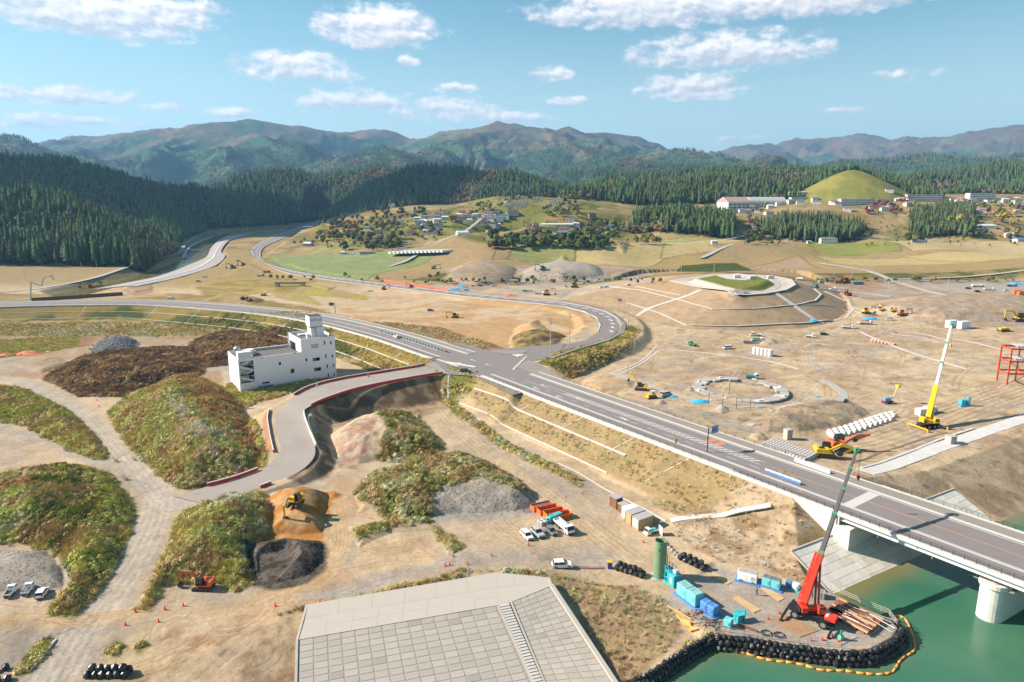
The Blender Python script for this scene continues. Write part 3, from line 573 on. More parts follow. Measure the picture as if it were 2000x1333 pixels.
# vegetation swells, gravel rubble
PXt=1000+FL*X/(Y*CP-(Z-CH)*SP);PYt=666.5-FL*(Y*SP+(Z-CH)*CP)/(Y*CP-(Z-CH)*SP)
VIL=[(560,470),(640,436),(760,422),(860,410),(960,378),(1100,378),(1200,400),(1240,470),(1160,484),(960,476),(880,462),(820,474),(700,486),(620,480)];am=sm(sdist(VIL,PXt,PYt)+6*fbm(X,Y,40,3,9),-5,5)*(Y > 600)*.8
mq=fbm(X,Y,35,4,151);mixc(w_,am*sm(mq,-.12,-.04),'olive',.5);mixc(w_,am*sm(mq,.0,.06),'green',.5);mixc(w_,am*sm(fbm(X,Y,22,4,152),.08,.14)*.9,'dkgreen',.5)
V *= 1-(front & ((np.abs(dE-8.2) < 1.0) | (np.abs(dE-15.6) < .8) | (np.abs(dE-7.4) < .7) | (dE < 2.4)))*1.0
w=win(VMASK,8);V[w] *= sm(-sdist(VMASK,TX[w],TY[w]),1.5,3)
for A_ in (rampL,rampR,(rampL+rampR)/2,loopL,loopR):
  w=win(A_,5);d,_,_=pl_dist(TX[w],TY[w],A_[::2]);V[w] *= sm(d,1.5,3.5)
Z += V*sm(Y,90,100)*(1-FOREST)*(np.maximum(fbm(X,Y,1.9,3,41),-.3)*.9+.1)*np.where(Y < 330,1,.5)*np.clip(1.2-np.abs(emb)*.8,.2,1)
C *= (1+.34*n2[...,None])
C=np.clip(C,.012,.7)
def gz(x,y):
  y=np.asarray(y,float);x=np.asarray(x,float)
  r=np.interp(y,ROWS,np.arange(NR));a=(x-np.sign(x)*0)/np.maximum(y,1)
  c=np.interp(a,TA,np.arange(NC));
  r=np.clip(r,0,NR-1.001);c=np.clip(c,0,NC-1.001);r0=r.astype(int);c0=c.astype(int);fr=r-r0;fc=c-c0
  return (Z[r0,c0]*(1-fr)+Z[r0+1,c0]*fr)*(1-fc)+(Z[r0,c0+1]*(1-fr)+Z[r0+1,c0+1]*fr)*fc
def gsample(A,x,y):
  r=np.interp(y,ROWS,np.arange(NR)).astype(int);c=np.interp(np.asarray(x)/np.maximum(y,1),TA,np.arange(NC)).astype(int)
  return A[np.clip(r,0,NR-1),np.clip(c,0,NC-1)]
def hit(px,py,tmin=85):
  """where the line of sight through a pixel meets the ground"""
  dx,dy,dz=ray(px,py);t=tmin;st=.6;n=0
  while t < 6000:
    x,y,z=dx*t,dy*t,CH+dz*t
    if y > 2600:break
    if z <= float(gz(x,y)):
      a,b=t-st,t
      for _ in range(12):
        m_=(a+b)/2
        if CH+dz*m_ <= float(gz(dx*m_,dy*m_)):b=m_
        else:a=m_
      return Vector((dx*b,dy*b,float(gz(dx*b,dy*b))))
    st=max(.5,t*.004);t += st
  return Vector(atd(px,py,1500))
# ================================================================ MATERIALS AND MESH HELPERS
MATS={}
def mat(name,col=(.5,.5,.5),rough=.8,metal=0,var=.12,sc=3.,bump=0.,emit=0,spec=.3,inst=0,dirt=0):
  """procedural material: base colour broken up by two noises, optional bump, per-object variation"""
  if name in MATS:return MATS[name]
  m=bpy.data.materials.new(name);m.use_nodes=True;nt=m.node_tree;L=nt.links.new
  b=nt.nodes['Principled BSDF'];b.inputs['Roughness'].default_value=rough;b.inputs['Metallic'].default_value=metal
  b.inputs['Specular IOR Level'].default_value=spec
  tc=nn(nt,'ShaderNodeTexCoord');n=nn(nt,'ShaderNodeTexNoise');n.inputs['Scale'].default_value=sc;n.inputs['Detail'].default_value=6;n.inputs['Roughness'].default_value=.65
  L(tc.outputs['Object'],n.inputs['Vector'])
  f=mth(nt,'ADD',mth(nt,'MULTIPLY',mth(nt,'SUBTRACT',n.outputs[0],.5),var*4),1.0)
  if inst:
    oi=nn(nt,'ShaderNodeObjectInfo');f=mth(nt,'MULTIPLY',f,mth(nt,'ADD',mth(nt,'MULTIPLY',mth(nt,'SUBTRACT',oi.outputs['Random'],.5),inst),1.0))
  vm=nn(nt,'ShaderNodeVectorMath',operation='SCALE');vm.inputs[0].default_value=tuple(col);L(f,vm.inputs['Scale'])
  c=vm.outputs[0]
  if dirt:
    n2=nn(nt,'ShaderNodeTexNoise');n2.inputs['Scale'].default_value=sc*.35;n2.inputs['Detail'].default_value=8;L(tc.outputs['Object'],n2.inputs['Vector'])
    mr=nn(nt,'ShaderNodeMapRange');L(n2.outputs[0],mr.inputs[0]);mr.inputs[1].default_value=.5;mr.inputs[2].default_value=.75;mr.inputs[4].default_value=dirt
    mx=nn(nt,'ShaderNodeMix',data_type='RGBA');L(mr.outputs[0],mx.inputs[0]);L(c,mx.inputs[6]);mx.inputs[7].default_value=(.17,.12,.08,1);c=mx.outputs[2]
  L(c,b.inputs['Base Color'])
  if bump:
    bp=nn(nt,'ShaderNodeBump');bp.inputs['Strength'].default_value=1;bp.inputs['Distance'].default_value=bump;L(n.outputs[0],bp.inputs['Height']);L(bp.outputs[0],b.inputs['Normal'])
  MATS[name]=m;return m
white=lambda:mat('paint_white',(.74,.74,.72),.45,var=.03,dirt=.25)
def me_np(name,Vv,F,mats=(),smooth=False,midx=None):
  me=bpy.data.meshes.new(name);Vv=np.asarray(Vv,np.float32);F=np.asarray(F,np.int32);k=F.shape[1]
  me.vertices.add(len(Vv));me.vertices.foreach_set('co',Vv.ravel());me.loops.add(F.size);me.loops.foreach_set('vertex_index',F.ravel())
  me.polygons.add(len(F));me.polygons.foreach_set('loop_start',np.arange(0,F.size,k,dtype=np.int32))
  try:me.polygons.foreach_set('loop_total',np.full(len(F),k,np.int32))
  except Exception:pass
  if midx is not None:me.polygons.foreach_set('material_index',np.asarray(midx,np.int32))
  me.update(calc_edges=True)
  me.polygons.foreach_set('use_smooth',np.full(len(F),bool(smooth)))
  for m in mats:me.materials.append(m)
  return me
def link(name,me,parent=None,loc=None,rz=None):
  o=bpy.data.objects.new(name,me);COL.objects.link(o)
  if parent:o.parent=parent
  if loc is not None:o.location=loc
  if rz is not None:o.rotation_euler=(0,0,rz)
  return o
def struct(o):o['kind']='structure';return o
def stuff(o):o['kind']='stuff';return o
def tag(o,label,cat,group=None):
  o['label']=label;o['category']=cat
  if group:o['group']=group
  return o
def empty(name,loc,rz=0,label=None,cat=None,group=None,sc=1):
  o=bpy.data.objects.new(name,None);COL.objects.link(o);o.location=loc;o.rotation_euler=(0,0,rz);o.empty_display_size=.2
  if sc != 1:o.scale=(sc,sc,sc)
  if cat:tag(o,label,cat,group)
  return o
def copy_tree(o,parent=None):
  c=o.copy();COL.objects.link(c)
  if parent:c.parent=parent
  for ch in o.children:copy_tree(ch,c)
  return c
class MB:
  """collects solids; every solid keeps its own verts"""
  def __init__(s):s.v=[];s.f=[];s.m=[]
  def add(s,vs,fs,mi=0):
    b=len(s.v);s.v += [tuple(v) for v in vs];s.f += [tuple(b+i for i in f) for f in fs];s.m += [mi]*len(fs);return s
  def box(s,c,d,rz=0,mi=0,taper=1,M=None):
    hx,hy,hz=d[0]/2,d[1]/2,d[2]/2;vs=[]
    for z in (-hz,hz):
      k=taper if z > 0 else 1
      for x,y in ((-hx,-hy),(hx,-hy),(hx,hy),(-hx,hy)):vs.append(Vector((x*k,y*k,z)))
    R=Matrix.Rotation(rz,3,'Z') if M is None else M
    vs=[R @ v+Vector(c) for v in vs]
    return s.add(vs,[(0,3,2,1),(4,5,6,7),(0,1,5,4),(1,2,6,5),(2,3,7,6),(3,0,4,7)],mi)
  def prism(s,prof,w,ax='y',c=(0,0,0),mi=0):
    """profile in (x,z), extruded by w along y (centred)"""
    n=len(prof);vs=[(x+c[0],-w/2+c[1],z+c[2]) for x,z in prof]+[(x+c[0],w/2+c[1],z+c[2]) for x,z in prof]
    if ax == 'x':vs=[(-w/2+c[0],x+c[1],z+c[2]) for x,z in prof]+[(w/2+c[0],x+c[1],z+c[2]) for x,z in prof]
    fs=[tuple(range(n)),tuple(range(2*n-1,n-1,-1))]+[(i,n+i,n+(i+1) % n,(i+1) % n) for i in range(n)]
    return s.add(vs,fs,mi)
  def tube(s,a,b,r,n=8,mi=0,r2=None,cap=True):
    a,b=Vector(a),Vector(b);d=(b-a);q=d.to_track_quat('Z','Y');r2=r if r2 is None else r2;vs=[]
    for p,rr in ((a,r),(b,r2)):
      for k in range(n):t=2*math.pi*k/n;vs.append(p+q @ Vector((rr*math.cos(t),rr*math.sin(t),0)))
    fs=[(k,(k+1) % n,n+(k+1) % n,n+k) for k in range(n)]
    if cap:fs += [tuple(range(n-1,-1,-1)),tuple(range(n,2*n))]
    return s.add(vs,fs,mi)
  def bar(s,a,b,w,h,mi=0,w2=None,h2=None,roll=(0,0,1)):
    """rectangular beam from a to b"""
    a,b=Vector(a),Vector(b);d=(b-a).normalized();up=Vector(roll);x=d.cross(up)
    if x.length < .01:x=Vector((1,0,0))
    x.normalize();y=x.cross(d);vs=[];w2=w2 or w;h2=h2 or h
    for p,ww,hh in ((a,w,h),(b,w2,h2)):
      for i,j in ((-1,-1),(1,-1),(1,1),(-1,1)):vs.append(p+x*i*ww/2+y*j*hh/2)
    return s.add(vs,[(0,3,2,1),(4,5,6,7),(0,1,5,4),(1,2,6,5),(2,3,7,6),(3,0,4,7)],mi)
  def me(s,name,mats,smooth=False,bevel=0):
    me=bpy.data.meshes.new(name);me.from_pydata([tuple(v) for v in s.v],[],s.f)
    for m in (mats if isinstance(mats,(list,tuple)) else [mats]):me.materials.append(m)
    me.polygons.foreach_set('material_index',s.m)
    if bevel:
      bm=bmesh.new();bm.from_mesh(me);bmesh.ops.bevel(bm,geom=bm.edges[:],offset=bevel,segments=1,affect='EDGES',clamp_overlap=True);bm.to_mesh(me);bm.free()
    if smooth:me.polygons.foreach_set('use_smooth',[True]*len(me.polygons))
    me.update();return me
  def ob(s,name,mats,parent=None,smooth=False,bevel=0,loc=None,rz=None):return link(name,s.me(name,mats,smooth,bevel),parent,loc,rz)
# ---------------------------------------------------------------- ground material
def ground_mat(name,farsheet=False):
  m=bpy.data.materials.new(name);m.use_nodes=True;nt=m.node_tree;L=nt.links.new
  b=nt.nodes['Principled BSDF'];b.inputs['Roughness'].default_value=.95;b.inputs['Specular IOR Level'].default_value=.1
  a=nn(nt,'ShaderNodeAttribute',attribute_name='Col');geo=nn(nt,'ShaderNodeNewGeometry')
  def ns(scale,det=6,r=.65):
    n=nn(nt,'ShaderNodeTexNoise');n.inputs['Scale'].default_value=scale;n.inputs['Detail'].default_value=det;n.inputs['Roughness'].default_value=r;L(geo.outputs['Position'],n.inputs['Vector']);return n.outputs[0]
  if farsheet:n1,n2,n3=ns(.02,8,.75),ns(.10,4,.8),ns(.004,4)
  else:n1,n2,n3=ns(.9,8,.7),ns(.16,5,.6),ns(5.5,4,.8)
  f=mth(nt,'ADD',1,mth(nt,'MULTIPLY',mth(nt,'SUBTRACT',n1,.5),1.5 if farsheet else .95))
  f=mth(nt,'MULTIPLY',f,mth(nt,'ADD',1,mth(nt,'MULTIPLY',mth(nt,'SUBTRACT',n2,.5),2.2 if farsheet else .5)))
  f=mth(nt,'MULTIPLY',f,mth(nt,'ADD',1,mth(nt,'MULTIPLY',mth(nt,'SUBTRACT',n3,.5),.5 if farsheet else .7)))
  vm=nn(nt,'ShaderNodeVectorMath',operation='SCALE');L(a.outputs['Color'],vm.inputs[0]);L(f,vm.inputs['Scale']);L(vm.outputs[0],b.inputs['Base Color'])
  bp=nn(nt,'ShaderNodeBump');bp.inputs['Distance'].default_value=8 if farsheet else .25;bp.inputs['Strength'].default_value=.9
  L(n2 if farsheet else mth(nt,'ADD',n1,mth(nt,'MULTIPLY',n3,.35)),bp.inputs['Height']);L(bp.outputs[0],b.inputs['Normal'])
  return m
def grid_mesh(name,X,Y,Zz,Cc,m,smooth=True):
  r,c=X.shape;idx=np.arange(r*c).reshape(r,c)
  F=np.stack([idx[:-1,:-1],idx[:-1,1:],idx[1:,1:],idx[1:,:-1]],-1).reshape(-1,4)
  me=me_np(name,np.stack([X,Y,Zz],-1).reshape(-1,3),F,[m],smooth)
  ca=me.color_attributes.new('Col','FLOAT_COLOR','POINT');col=np.ones((r*c,4),np.float32);col[:,:3]=Cc.reshape(-1,3);ca.data.foreach_set('color',col.ravel())
  return me
struct(link('ground',grid_mesh('ground',TX,TY,Z,C,ground_mat('ground_soil'))))
# ---------------------------------------------------------------- far mountains
def build_mountains():
  rows=[2450.]
  while rows[-1] < 16000:rows.append(rows[-1]*1.0062)
  rows=np.array(rows);ta=np.linspace(-1.15,1.15,760);X=ta[None,:]*rows[:,None];Y=np.repeat(rows[:,None],760,1)
  Zf=70+(Y-2450)*.012+60*(ridged(X,Y,900,4,5)-.5)
  CN=np.zeros(X.shape)
  def rg(L,slope,amp,sc,seed):
    nonlocal Zf
    L=[atd(x,y,d) for x,y,d in L];best=np.full(X.shape,-1e9);top=max(p[2] for p in L)
    wx=X+fbm(X,Y,500,3,seed)*500;wy=Y+fbm(X,Y,500,3,seed+7)*500
    for i in range(len(L)-1):
      a=np.array(L[i]);bb=np.array(L[i+1]);d=bb[:2]-a[:2];l2=d@d
      t=np.clip(((X-a[0])*d[0]+(Y-a[1])*d[1])/l2,0,1);e=np.hypot(X-a[0]-t*d[0],Y-a[1]-t*d[1])
      best=np.maximum(best,a[2]+(bb[2]-a[2])*t-slope*e)
    below=np.clip((top-best)/top,0,1.5)
    b=best+amp*(ridged(wx,wy,sc,5,seed)-.72)*(.12+4.0*np.clip(below,0,.5))+12*fbm(X,Y,80,4,seed)
    Zf=np.maximum(Zf,b)
  sky1=[(-400,300),(-200,285),(0,270),(75,275),(100,269),(152,264),(187,265),(240,256),(312,256),(350,252),(375,245),(412,238),(450,237),(495,235),(545,241),(592,244),(630,251),(685,257),(720,256),(750,253),(770,255),(807,264),(837,260),(857,253),(895,246),(947,242),(972,235),(995,242),(1037,240),(1065,251),(1110,243),(1140,252),(1200,254),(1247,260),(1275,269),(1307,279),(1335,278),(1370,287),(1425,302),(1500,318)]
  rg([(x,y,7200+500*math.sin(x*.011)) for x,y in sky1],.30,330,1050,11)
  sky2=[(1300,296),(1372,287),(1415,282),(1445,275),(1495,274),(1512,279),(1567,270),(1625,265),(1675,257),(1715,259),(1735,265),(1770,259),(1857,262),(1890,254),(1942,247),(1975,244),(2020,243),(2200,250),(2500,262)]
  rg([(x,y,9800+500*math.sin(x*.009)) for x,y in sky2],.28,360,1100,23)
  rg([(-400,262,4600),(-100,268,4600),(0,266,4600),(40,272,4500),(70,284,4400),(95,300,4300)],.35,160,700,31)
  rg([(380,300,5200),(450,268,5600),(500,262,5600),(540,280,5200),(620,300,4800),(680,318,4400)],.33,200,800,37)
  rg([(690,310,4300),(740,285,4500),(765,290,4400),(800,318,4100)],.45,90,400,39)
  rg([(860,300,5000),(960,278,5600),(1040,268,5700),(1100,282,5200),(1180,300,4700),(1250,310,4300)],.33,200,800,43)
  rg([(1090,352,3400),(1160,330,3500),(1220,322,3600),(1300,322,3700),(1400,325,3700)],.3,110,500,47)
  rg([(1220,300,5200),(1300,292,5200),(1360,298,4800),(1460,312,4400)],.3,160,600,49)
  rg([(1650,318,4500),(1800,305,4600),(1850,310,4300),(2000,300,4200),(2300,290,4200)],.3,140,600,53)
  rg([(600,352,3100),(660,340,3200),(760,338,3200),(860,345,3100)],.35,90,400,59)
  Zf -= 40*sm(2750-Y,0,300)*0
  # forest and russet stands: oaks on dry upper slopes, cedar elsewhere
  p=fbm(X,Y,420,5,71);p2=fbm(X,Y,160,5,73);h=np.clip((Zf-120)/700,0,1)
  gy_,gx_=np.gradient(Zf);slope_l=gx_/np.maximum(np.gradient(X,axis=1),1)
  ru=sm(p*1.0+p2*.7+h*.5+sm(X,2500,6500)*.16-.22,-.02,.2)*.8
  lt=sm(p2+.4*p,.1,.2)*.6
  Cf=np.array([.04,.085,.04])*(1-ru[...,None])+np.array([.14,.088,.06])*ru[...,None]
  Cf=Cf*(1-lt[...,None])+np.array([.085,.105,.05])*lt[...,None]
  Cf=np.clip(Cf*1.15,0,1);Cf *= (1+.9*fbm(X,Y,45,3,81))[...,None]
  struct(link('mountains',grid_mesh('mountains',X,Y,Zf,np.clip(Cf,.01,.4),ground_mat('mountain_forest',True))))
  return X,Y,Zf
MX,MY,MZ=build_mountains()
# ---------------------------------------------------------------- water
def water_mat(name,deep,shallow):
  m=bpy.data.materials.new(name);m.use_nodes=True;nt=m.node_tree;L=nt.links.new;b=nt.nodes['Principled BSDF']
  b.inputs['Roughness'].default_value=.1;b.inputs['IOR'].default_value=1.33;b.inputs['Specular IOR Level'].default_value=.5
  geo=nn(nt,'ShaderNodeNewGeometry');n=nn(nt,'ShaderNodeTexNoise');n.inputs['Scale'].default_value=.05;n.inputs['Detail'].default_value=6;L(geo.outputs['Position'],n.inputs['Vector'])
  mr=nn(nt,'ShaderNodeMapRange');L(n.outputs[0],mr.inputs[0]);mr.inputs[1].default_value=.35;mr.inputs[2].default_value=.65
  mx=nn(nt,'ShaderNodeMix',data_type='RGBA');L(mr.outputs[0],mx.inputs[0]);mx.inputs[6].default_value=deep+(1,);mx.inputs[7].default_value=shallow+(1,)
  a=nn(nt,'ShaderNodeAttribute',attribute_name='Depth');m2=nn(nt,'ShaderNodeMix',data_type='RGBA');L(a.outputs['Fac'],m2.inputs[0]);m2.inputs[6].default_value=(.16,.15,.06,1);L(mx.outputs[2],m2.inputs[7]);L(m2.outputs[2],b.inputs['Base Color'])
  w=nn(nt,'ShaderNodeTexNoise');w.inputs['Scale'].default_value=1.6;w.inputs['Detail'].default_value=5;w.inputs['Distortion'].default_value=.4
  mp=nn(nt,'ShaderNodeMapping');mp.inputs['Scale'].default_value=(.6,1.4,1);L(geo.outputs['Position'],mp.inputs[0]);L(mp.outputs[0],w.inputs['Vector'])
  bp=nn(nt,'ShaderNodeBump');bp.inputs['Distance'].default_value=.06;bp.inputs['Strength'].default_value=.7;L(w.outputs[0],bp.inputs['Height']);L(bp.outputs[0],b.inputs['Normal'])
  return m
WL=-2.2
def build_water():
  xs=np.arange(-150,420,1.5);ys=np.arange(42,290,1.5);X,Y=np.meshgrid(xs,ys)
  me=grid_mesh('river_water',X,Y,np.full(X.shape,WL),np.ones(X.shape+(3,)),water_mat('green_water',(.035,.135,.085),(.06,.165,.095)))
  g=gz(X,Y);dpt=np.clip(sm(sdist(RIV,X,Y)+fbm(X,Y,4,3,5)*2,-1,5.5),0,1)
  at_=me.attributes.new('Depth','FLOAT','POINT');at_.data.foreach_set('value',dpt.ravel().astype(np.float32))
  struct(link('water',me))
  P=FRIV;bm=bmesh.new();
  Q=[(x,y,-1.0) for x,y in pts([(90,578),(245,541),(315,524),(362,503),(372,481),(420,459),(470,451),(600,440),(560,452),(480,458),(443,463),(418,482),(408,502),(372,520),(318,544),(250,564),(130,594)],-1)]
  f=bm.faces.new([bm.verts.new(q) for q in Q]);bmesh.ops.triangulate(bm,faces=[f]);me=bpy.data.meshes.new('stream_water');bm.to_mesh(me);bm.free()
  me.materials.append(water_mat('stream_dark_water',(.02,.03,.035),(.05,.06,.06)));struct(link('water',me))
build_water()
# ================================================================ ROADS
asphalt=mat('asphalt',(.20,.183,.178),.9,var=.05,sc=.35,dirt=.12);paveg=mat('footway_paving',(.25,.225,.20),.9,var=.05,sc=.4)
kerbm=mat('kerb_concrete',(.50,.49,.46),.85,var=.05,sc=.8);linem=mat('road_paint',(.62,.62,.60),.6,var=.10,sc=1.5)
orangel=mat('road_paint_orange',(.62,.27,.07),.6,var=.1,sc=1.5);rampas=mat('worn_asphalt',(.29,.262,.235),.9,var=.07,sc=.22,dirt=.25);redp=mat('road_paint_red',(.52,.2,.09),.7,var=.12)
whiteC=mat('wall_concrete',(.56,.55,.52),.85,var=.06,sc=.5,dirt=.15)
def ribbon(name,A,B,m,thick=0,parent=None,kind=True):
  """strip between edge lines A and B (n,3)"""
  A=np.asarray(A,float);B=np.asarray(B,float);n=len(A)
  if thick:
    D=np.array([0,0,thick]);Vv=np.concatenate([A,B,A-D,B-D]);i=np.arange(n-1)
    F=np.concatenate([np.stack([i,i+1,n+i+1,n+i],1),np.stack([2*n+i,2*n+i+1,i+1,i],1),np.stack([n+i,n+i+1,3*n+i+1,3*n+i],1),[[0,n,3*n,2*n],[n-1,3*n-1,4*n-1,2*n-1]]])
  else:
    Vv=np.concatenate([A,B]);i=np.arange(n-1);F=np.stack([i,i+1,n+i+1,n+i],1)
  o=link(name,me_np(name,Vv,F,[m]),parent)
  return struct(o) if kind else o
def fix_up(me):pass
def seg(P,i0,i1):return P[i0:i1]
def along(t0,t1):return [i for i in range(len(E0))]
last=np.array([i for i in range(len(E0)) if (E0[i]-np.array(bridge_start)) @ rd < 999])
_ex=lambda o,z:off(o,z)
ribbon('road',_ex(3.9,RZ),_ex(17.1,RZ),asphalt)
# openings at the junction (t along the straight)
TT=E0 @ rd;ST=(E0 @ rn > 140) & (TT > -240)
def runs(maskf,o0,o1,z,name,m,thick=0):
  k=maskf(np.arange(len(E0)));i=0
  while i < len(k):
    if k[i]:
      j=i
      while j+1 < len(k) and k[j+1]:j += 1
      if j-i > 1:ribbon(name,off(o0,z)[i:j+1],off(o1,z)[i:j+1],m,thick)
      i=j+1
    else:i += 1
arc=np.concatenate([[0],np.cumsum(np.linalg.norm(np.diff(E0,axis=0),axis=1))])
# resample E0 evenly for clean control
uu=np.arange(0,arc[-1],3.0);E0=np.column_stack([np.interp(uu,arc,E0[:,k]) for k in range(2)])
_t=np.gradient(E0,axis=0);_t /= np.linalg.norm(_t,axis=1)[:,None];NRM=np.stack([-_t[:,1],_t[:,0]],1)
if (NRM[-1] @ rn) < 0:NRM=-NRM
def e_at(px,py,z=RZ):
  p=np.array(at(px,py,z));return int(np.argmin(np.hypot(E0[:,0]-p[0],E0[:,1]-p[1])))
iA,iB=e_at(845,700),e_at(930,738)      # ramp mouth on the near side
iC,iD=e_at(960,690),e_at(1070,735)      # loop mouth on the far side
near_m=lambda i:(i <= iA) | (i >= iB)
far_m=lambda i:(i <= iC-2) | (i >= iD-2)
runs(near_m,-1.5,0.0,RZ+.25,'kerb',whiteC,.7)
runs(near_m,0.0,3.4,RZ+.15,'footpath',asphalt,.4)
runs(near_m,3.4,3.9,RZ+.2,'kerb',kerbm,.4)
runs(far_m,17.1,17.7,RZ+.2,'kerb',kerbm,.4)
runs(far_m,17.7,21.6,RZ+.15,'footpath',paveg,.4)
runs(far_m,21.6,22.1,RZ+.25,'kerb',kerbm,.5)
all_m=lambda i:i >= 0
runs(near_m,4.5,4.75,RZ+.008,'road_marking',linem);runs(far_m,16.2,16.45,RZ+.008,'road_marking',linem)
iE=e_at(1100,790);iF=e_at(1500,915)
runs(lambda i:i <= iA-4,10.2,10.4,RZ+.008,'road_marking',linem)
runs(lambda i:(i > iB+4) & (i < iF),9.6,9.75,RZ+.008,'road_marking',linem);runs(lambda i:(i > iB+8) & (i < iF),12.0,12.15,RZ+.008,'road_marking',linem)
runs(lambda i:i >= iF,10.4,10.6,RZ+.008,'road_marking',orangel)
def stripes(i0,i1,oa,ob_,wd,gap,slant,m,name='road_marking',z=RZ+.012):
  """joined oblique hatch bars"""
  b=MB();s=i0*3.0
  while s < i1*3.0-2:
    def P(ss,o):
      k=ss/3.0;i=min(int(k),len(E0)-2);f=k-i;q=E0[i]*(1-f)+E0[i+1]*f+(NRM[i]*(1-f)+NRM[i+1]*f)*o;return (q[0],q[1],z)
    b.add([P(s,oa),P(s+wd,oa),P(s+wd+slant,ob_),P(s+slant,ob_)],[(0,1,2,3)]);s += gap
  struct(b.ob(name,m))
stripes(e_at(1080,775),iF-1,9.85,11.9,.55,1.75,1.6,linem)
stripes(e_at(640,622)+3,iA-4,10.6,12.4,.5,2.2,1.6,linem)
stripes(iB+3,iF,7.1,7.25,3.2,7.5,0,linem);stripes(e_at(500,600),iA-8,7.2,7.35,3.2,8,0,linem)
def arrow(px,py,L_=5,turn=0):
  p=at(px,py,RZ);i=int(np.argmin(np.hypot(E0[:,0]-p[0],E0[:,1]-p[1])));d=E0[i+1]-E0[i];a=math.atan2(d[1],d[0])+math.pi
  b=MB();b.add([(0,-.13,0),(L_*.55,-.13,0),(L_*.55,.13,0),(0,.13,0)],[(0,1,2,3)]);b.add([(L_*.55,-.55,0),(L_,0,0),(L_*.55,.55,0)],[(0,1,2)])
  if turn:b.add([(L_*.2,.1,0),(L_*.45,.1,0),(L_*.45,.9*turn,0),(L_*.2,.9*turn,0)],[(0,1,2,3)])
  struct(b.ob('road_marking',linem,loc=(p[0],p[1],RZ+.016),rz=a))
for q in [(1055,762),(1070,756),(1140,782),(1230,822),(1100,779),(1558,945),(940,738)]:arrow(*q,turn=1 if q[0] == 1230 else 0)
stripes(e_at(1378,858),e_at(1400,866)+1,11.9+.4,15.8,2.2,3.2,.2,redp)
stripes(e_at(680,640),e_at(688,643)+1,12.6,15.6,2.0,4,.2,redp);
for (px,py) in [(1012,729),(1022,733)]:pass
# junction slab, loop road, ramp
def poly_flat(name,P,z,m):
  bm=bmesh.new();f=bm.faces.new([bm.verts.new((x,y,z)) for x,y in P]);bmesh.ops.triangulate(bm,faces=[f]);me=bpy.data.meshes.new(name);bm.to_mesh(me);bm.free();me.materials.append(m)
  for p in me.polygons:
    pass
  return struct(link(name,me))
poly_flat('road',pts([(835,694),(840,717),(866,731),(928,735),(1000,772),(1062,758),(1045,735),(1037,704),(1083,702),(1105,671),(1034,677),(949,684),(890,668)],RZ-.012),RZ-.012,asphalt)
def mixe(A,B,f,dz=0):
  R=A*(1-f)+B*f;R[:,2] += dz;return R
ribbon('road',mixe(loopL,loopR,.2,.0),mixe(loopL,loopR,1,0),asphalt)
ribbon('footpath',mixe(loopL,loopR,0,.15),mixe(loopL,loopR,.18,.15),paveg,.4)
ribbon('kerb',mixe(loopL,loopR,.18,.2)[3:],mixe(loopL,loopR,.205,.2)[3:],kerbm,.5)
ribbon('kerb',mixe(loopL,loopR,1,.2)[3:],mixe(loopL,loopR,1.04,.2)[3:],kerbm,.5)
ribbon('road_marking',mixe(loopL,loopR,.25,.01)[4:],mixe(loopL,loopR,.27,.01)[4:],linem)
ribbon('road_marking',mixe(loopL,loopR,.62,.01)[8:],mixe(loopL,loopR,.635,.01)[8:],linem)
ribbon('road_marking',mixe(loopL,loopR,.95,.01)[6:],mixe(loopL,loopR,.97,.01)[6:],linem)
b=MB()
for k in range(3,30):
  for h in (0,.5):
    kk=k+h;i=int(kk);f=kk-i
    def Q(fr,u):
      i2=int(kk+u);f2=kk+u-i2;a=loopL[i2]*(1-f2)+loopL[i2+1]*f2;c=loopR[i2]*(1-f2)+loopR[i2+1]*f2;p=a*(1-fr)+c*fr;return (p[0],p[1],p[2]+.014)
    b.add([Q(.44,0),Q(.44,.14),Q(.58,.28),Q(.58,.14)],[(0,1,2,3)])
struct(b.ob('road_marking',linem))
ribbon('road',mixe(rampL,rampR,0,.12),mixe(rampL,rampR,1,.12),rampas,.3)
for P_,m_,z_ in [([(1008,716),(1034,703),(1050,708),(1080,728),(1106,744),(1066,738),(1034,728)],paveg,.12),([(958,684),(1034,684),(1020,692),(985,692),(962,688)],paveg,.12),([(1000,693),(1012,689),(1024,693),(1010,697)],linem,.02),([(893,722),(897,722),(921,733),(916,733)],linem,.02),([(1026,697),(1030,695),(1004,722),(1000,722)],linem,.02),([(868,708),(872,706),(930,716),(926,718)],linem,.02),([(850,702),(858,702),(900,716),(890,716)],kerbm,.1)]:poly_flat('road_marking' if m_ is linem else 'footpath',pts(P_,RZ+z_),RZ+z_,m_)
for q in [(905,712),(930,706),(960,715)]:arrow(*q)
# narrow lanes across the fields and along the far river
def lane(l,wd,z,m,name='road',th=.25):
  P=catmull([at(x,y,z) for x,y in l],8);t=np.gradient(P,axis=0);t /= np.linalg.norm(t,axis=1)[:,None];n=np.stack([-t[:,1],t[:,0]],1)
  zz=np.maximum(gz(P[:,0],P[:,1]),np.maximum(gz(*(P+n*wd*.5).T),gz(*(P-n*wd*.5).T)))+.12
  zz=np.convolve(np.pad(zz,3,mode='edge'),np.ones(7)/7,'valid')+.15
  return ribbon(name,np.column_stack([P-n*wd/2,zz]),np.column_stack([P+n*wd/2,zz]),m,th)
lanem=mat('lane_concrete',(.36,.35,.33),.9,var=.06,sc=.1)
lane([(760,520),(840,502),(900,486),(980,462),(1040,440),(1090,422)],5,5,lanem)
lane([(700,500),(900,498),(1200,499),(1400,486),(1480,478),(1600,480),(2050,484)],5,5,lanem)
lane([(1370,512),(1420,500),(1480,484)],6,4.6,lanem)
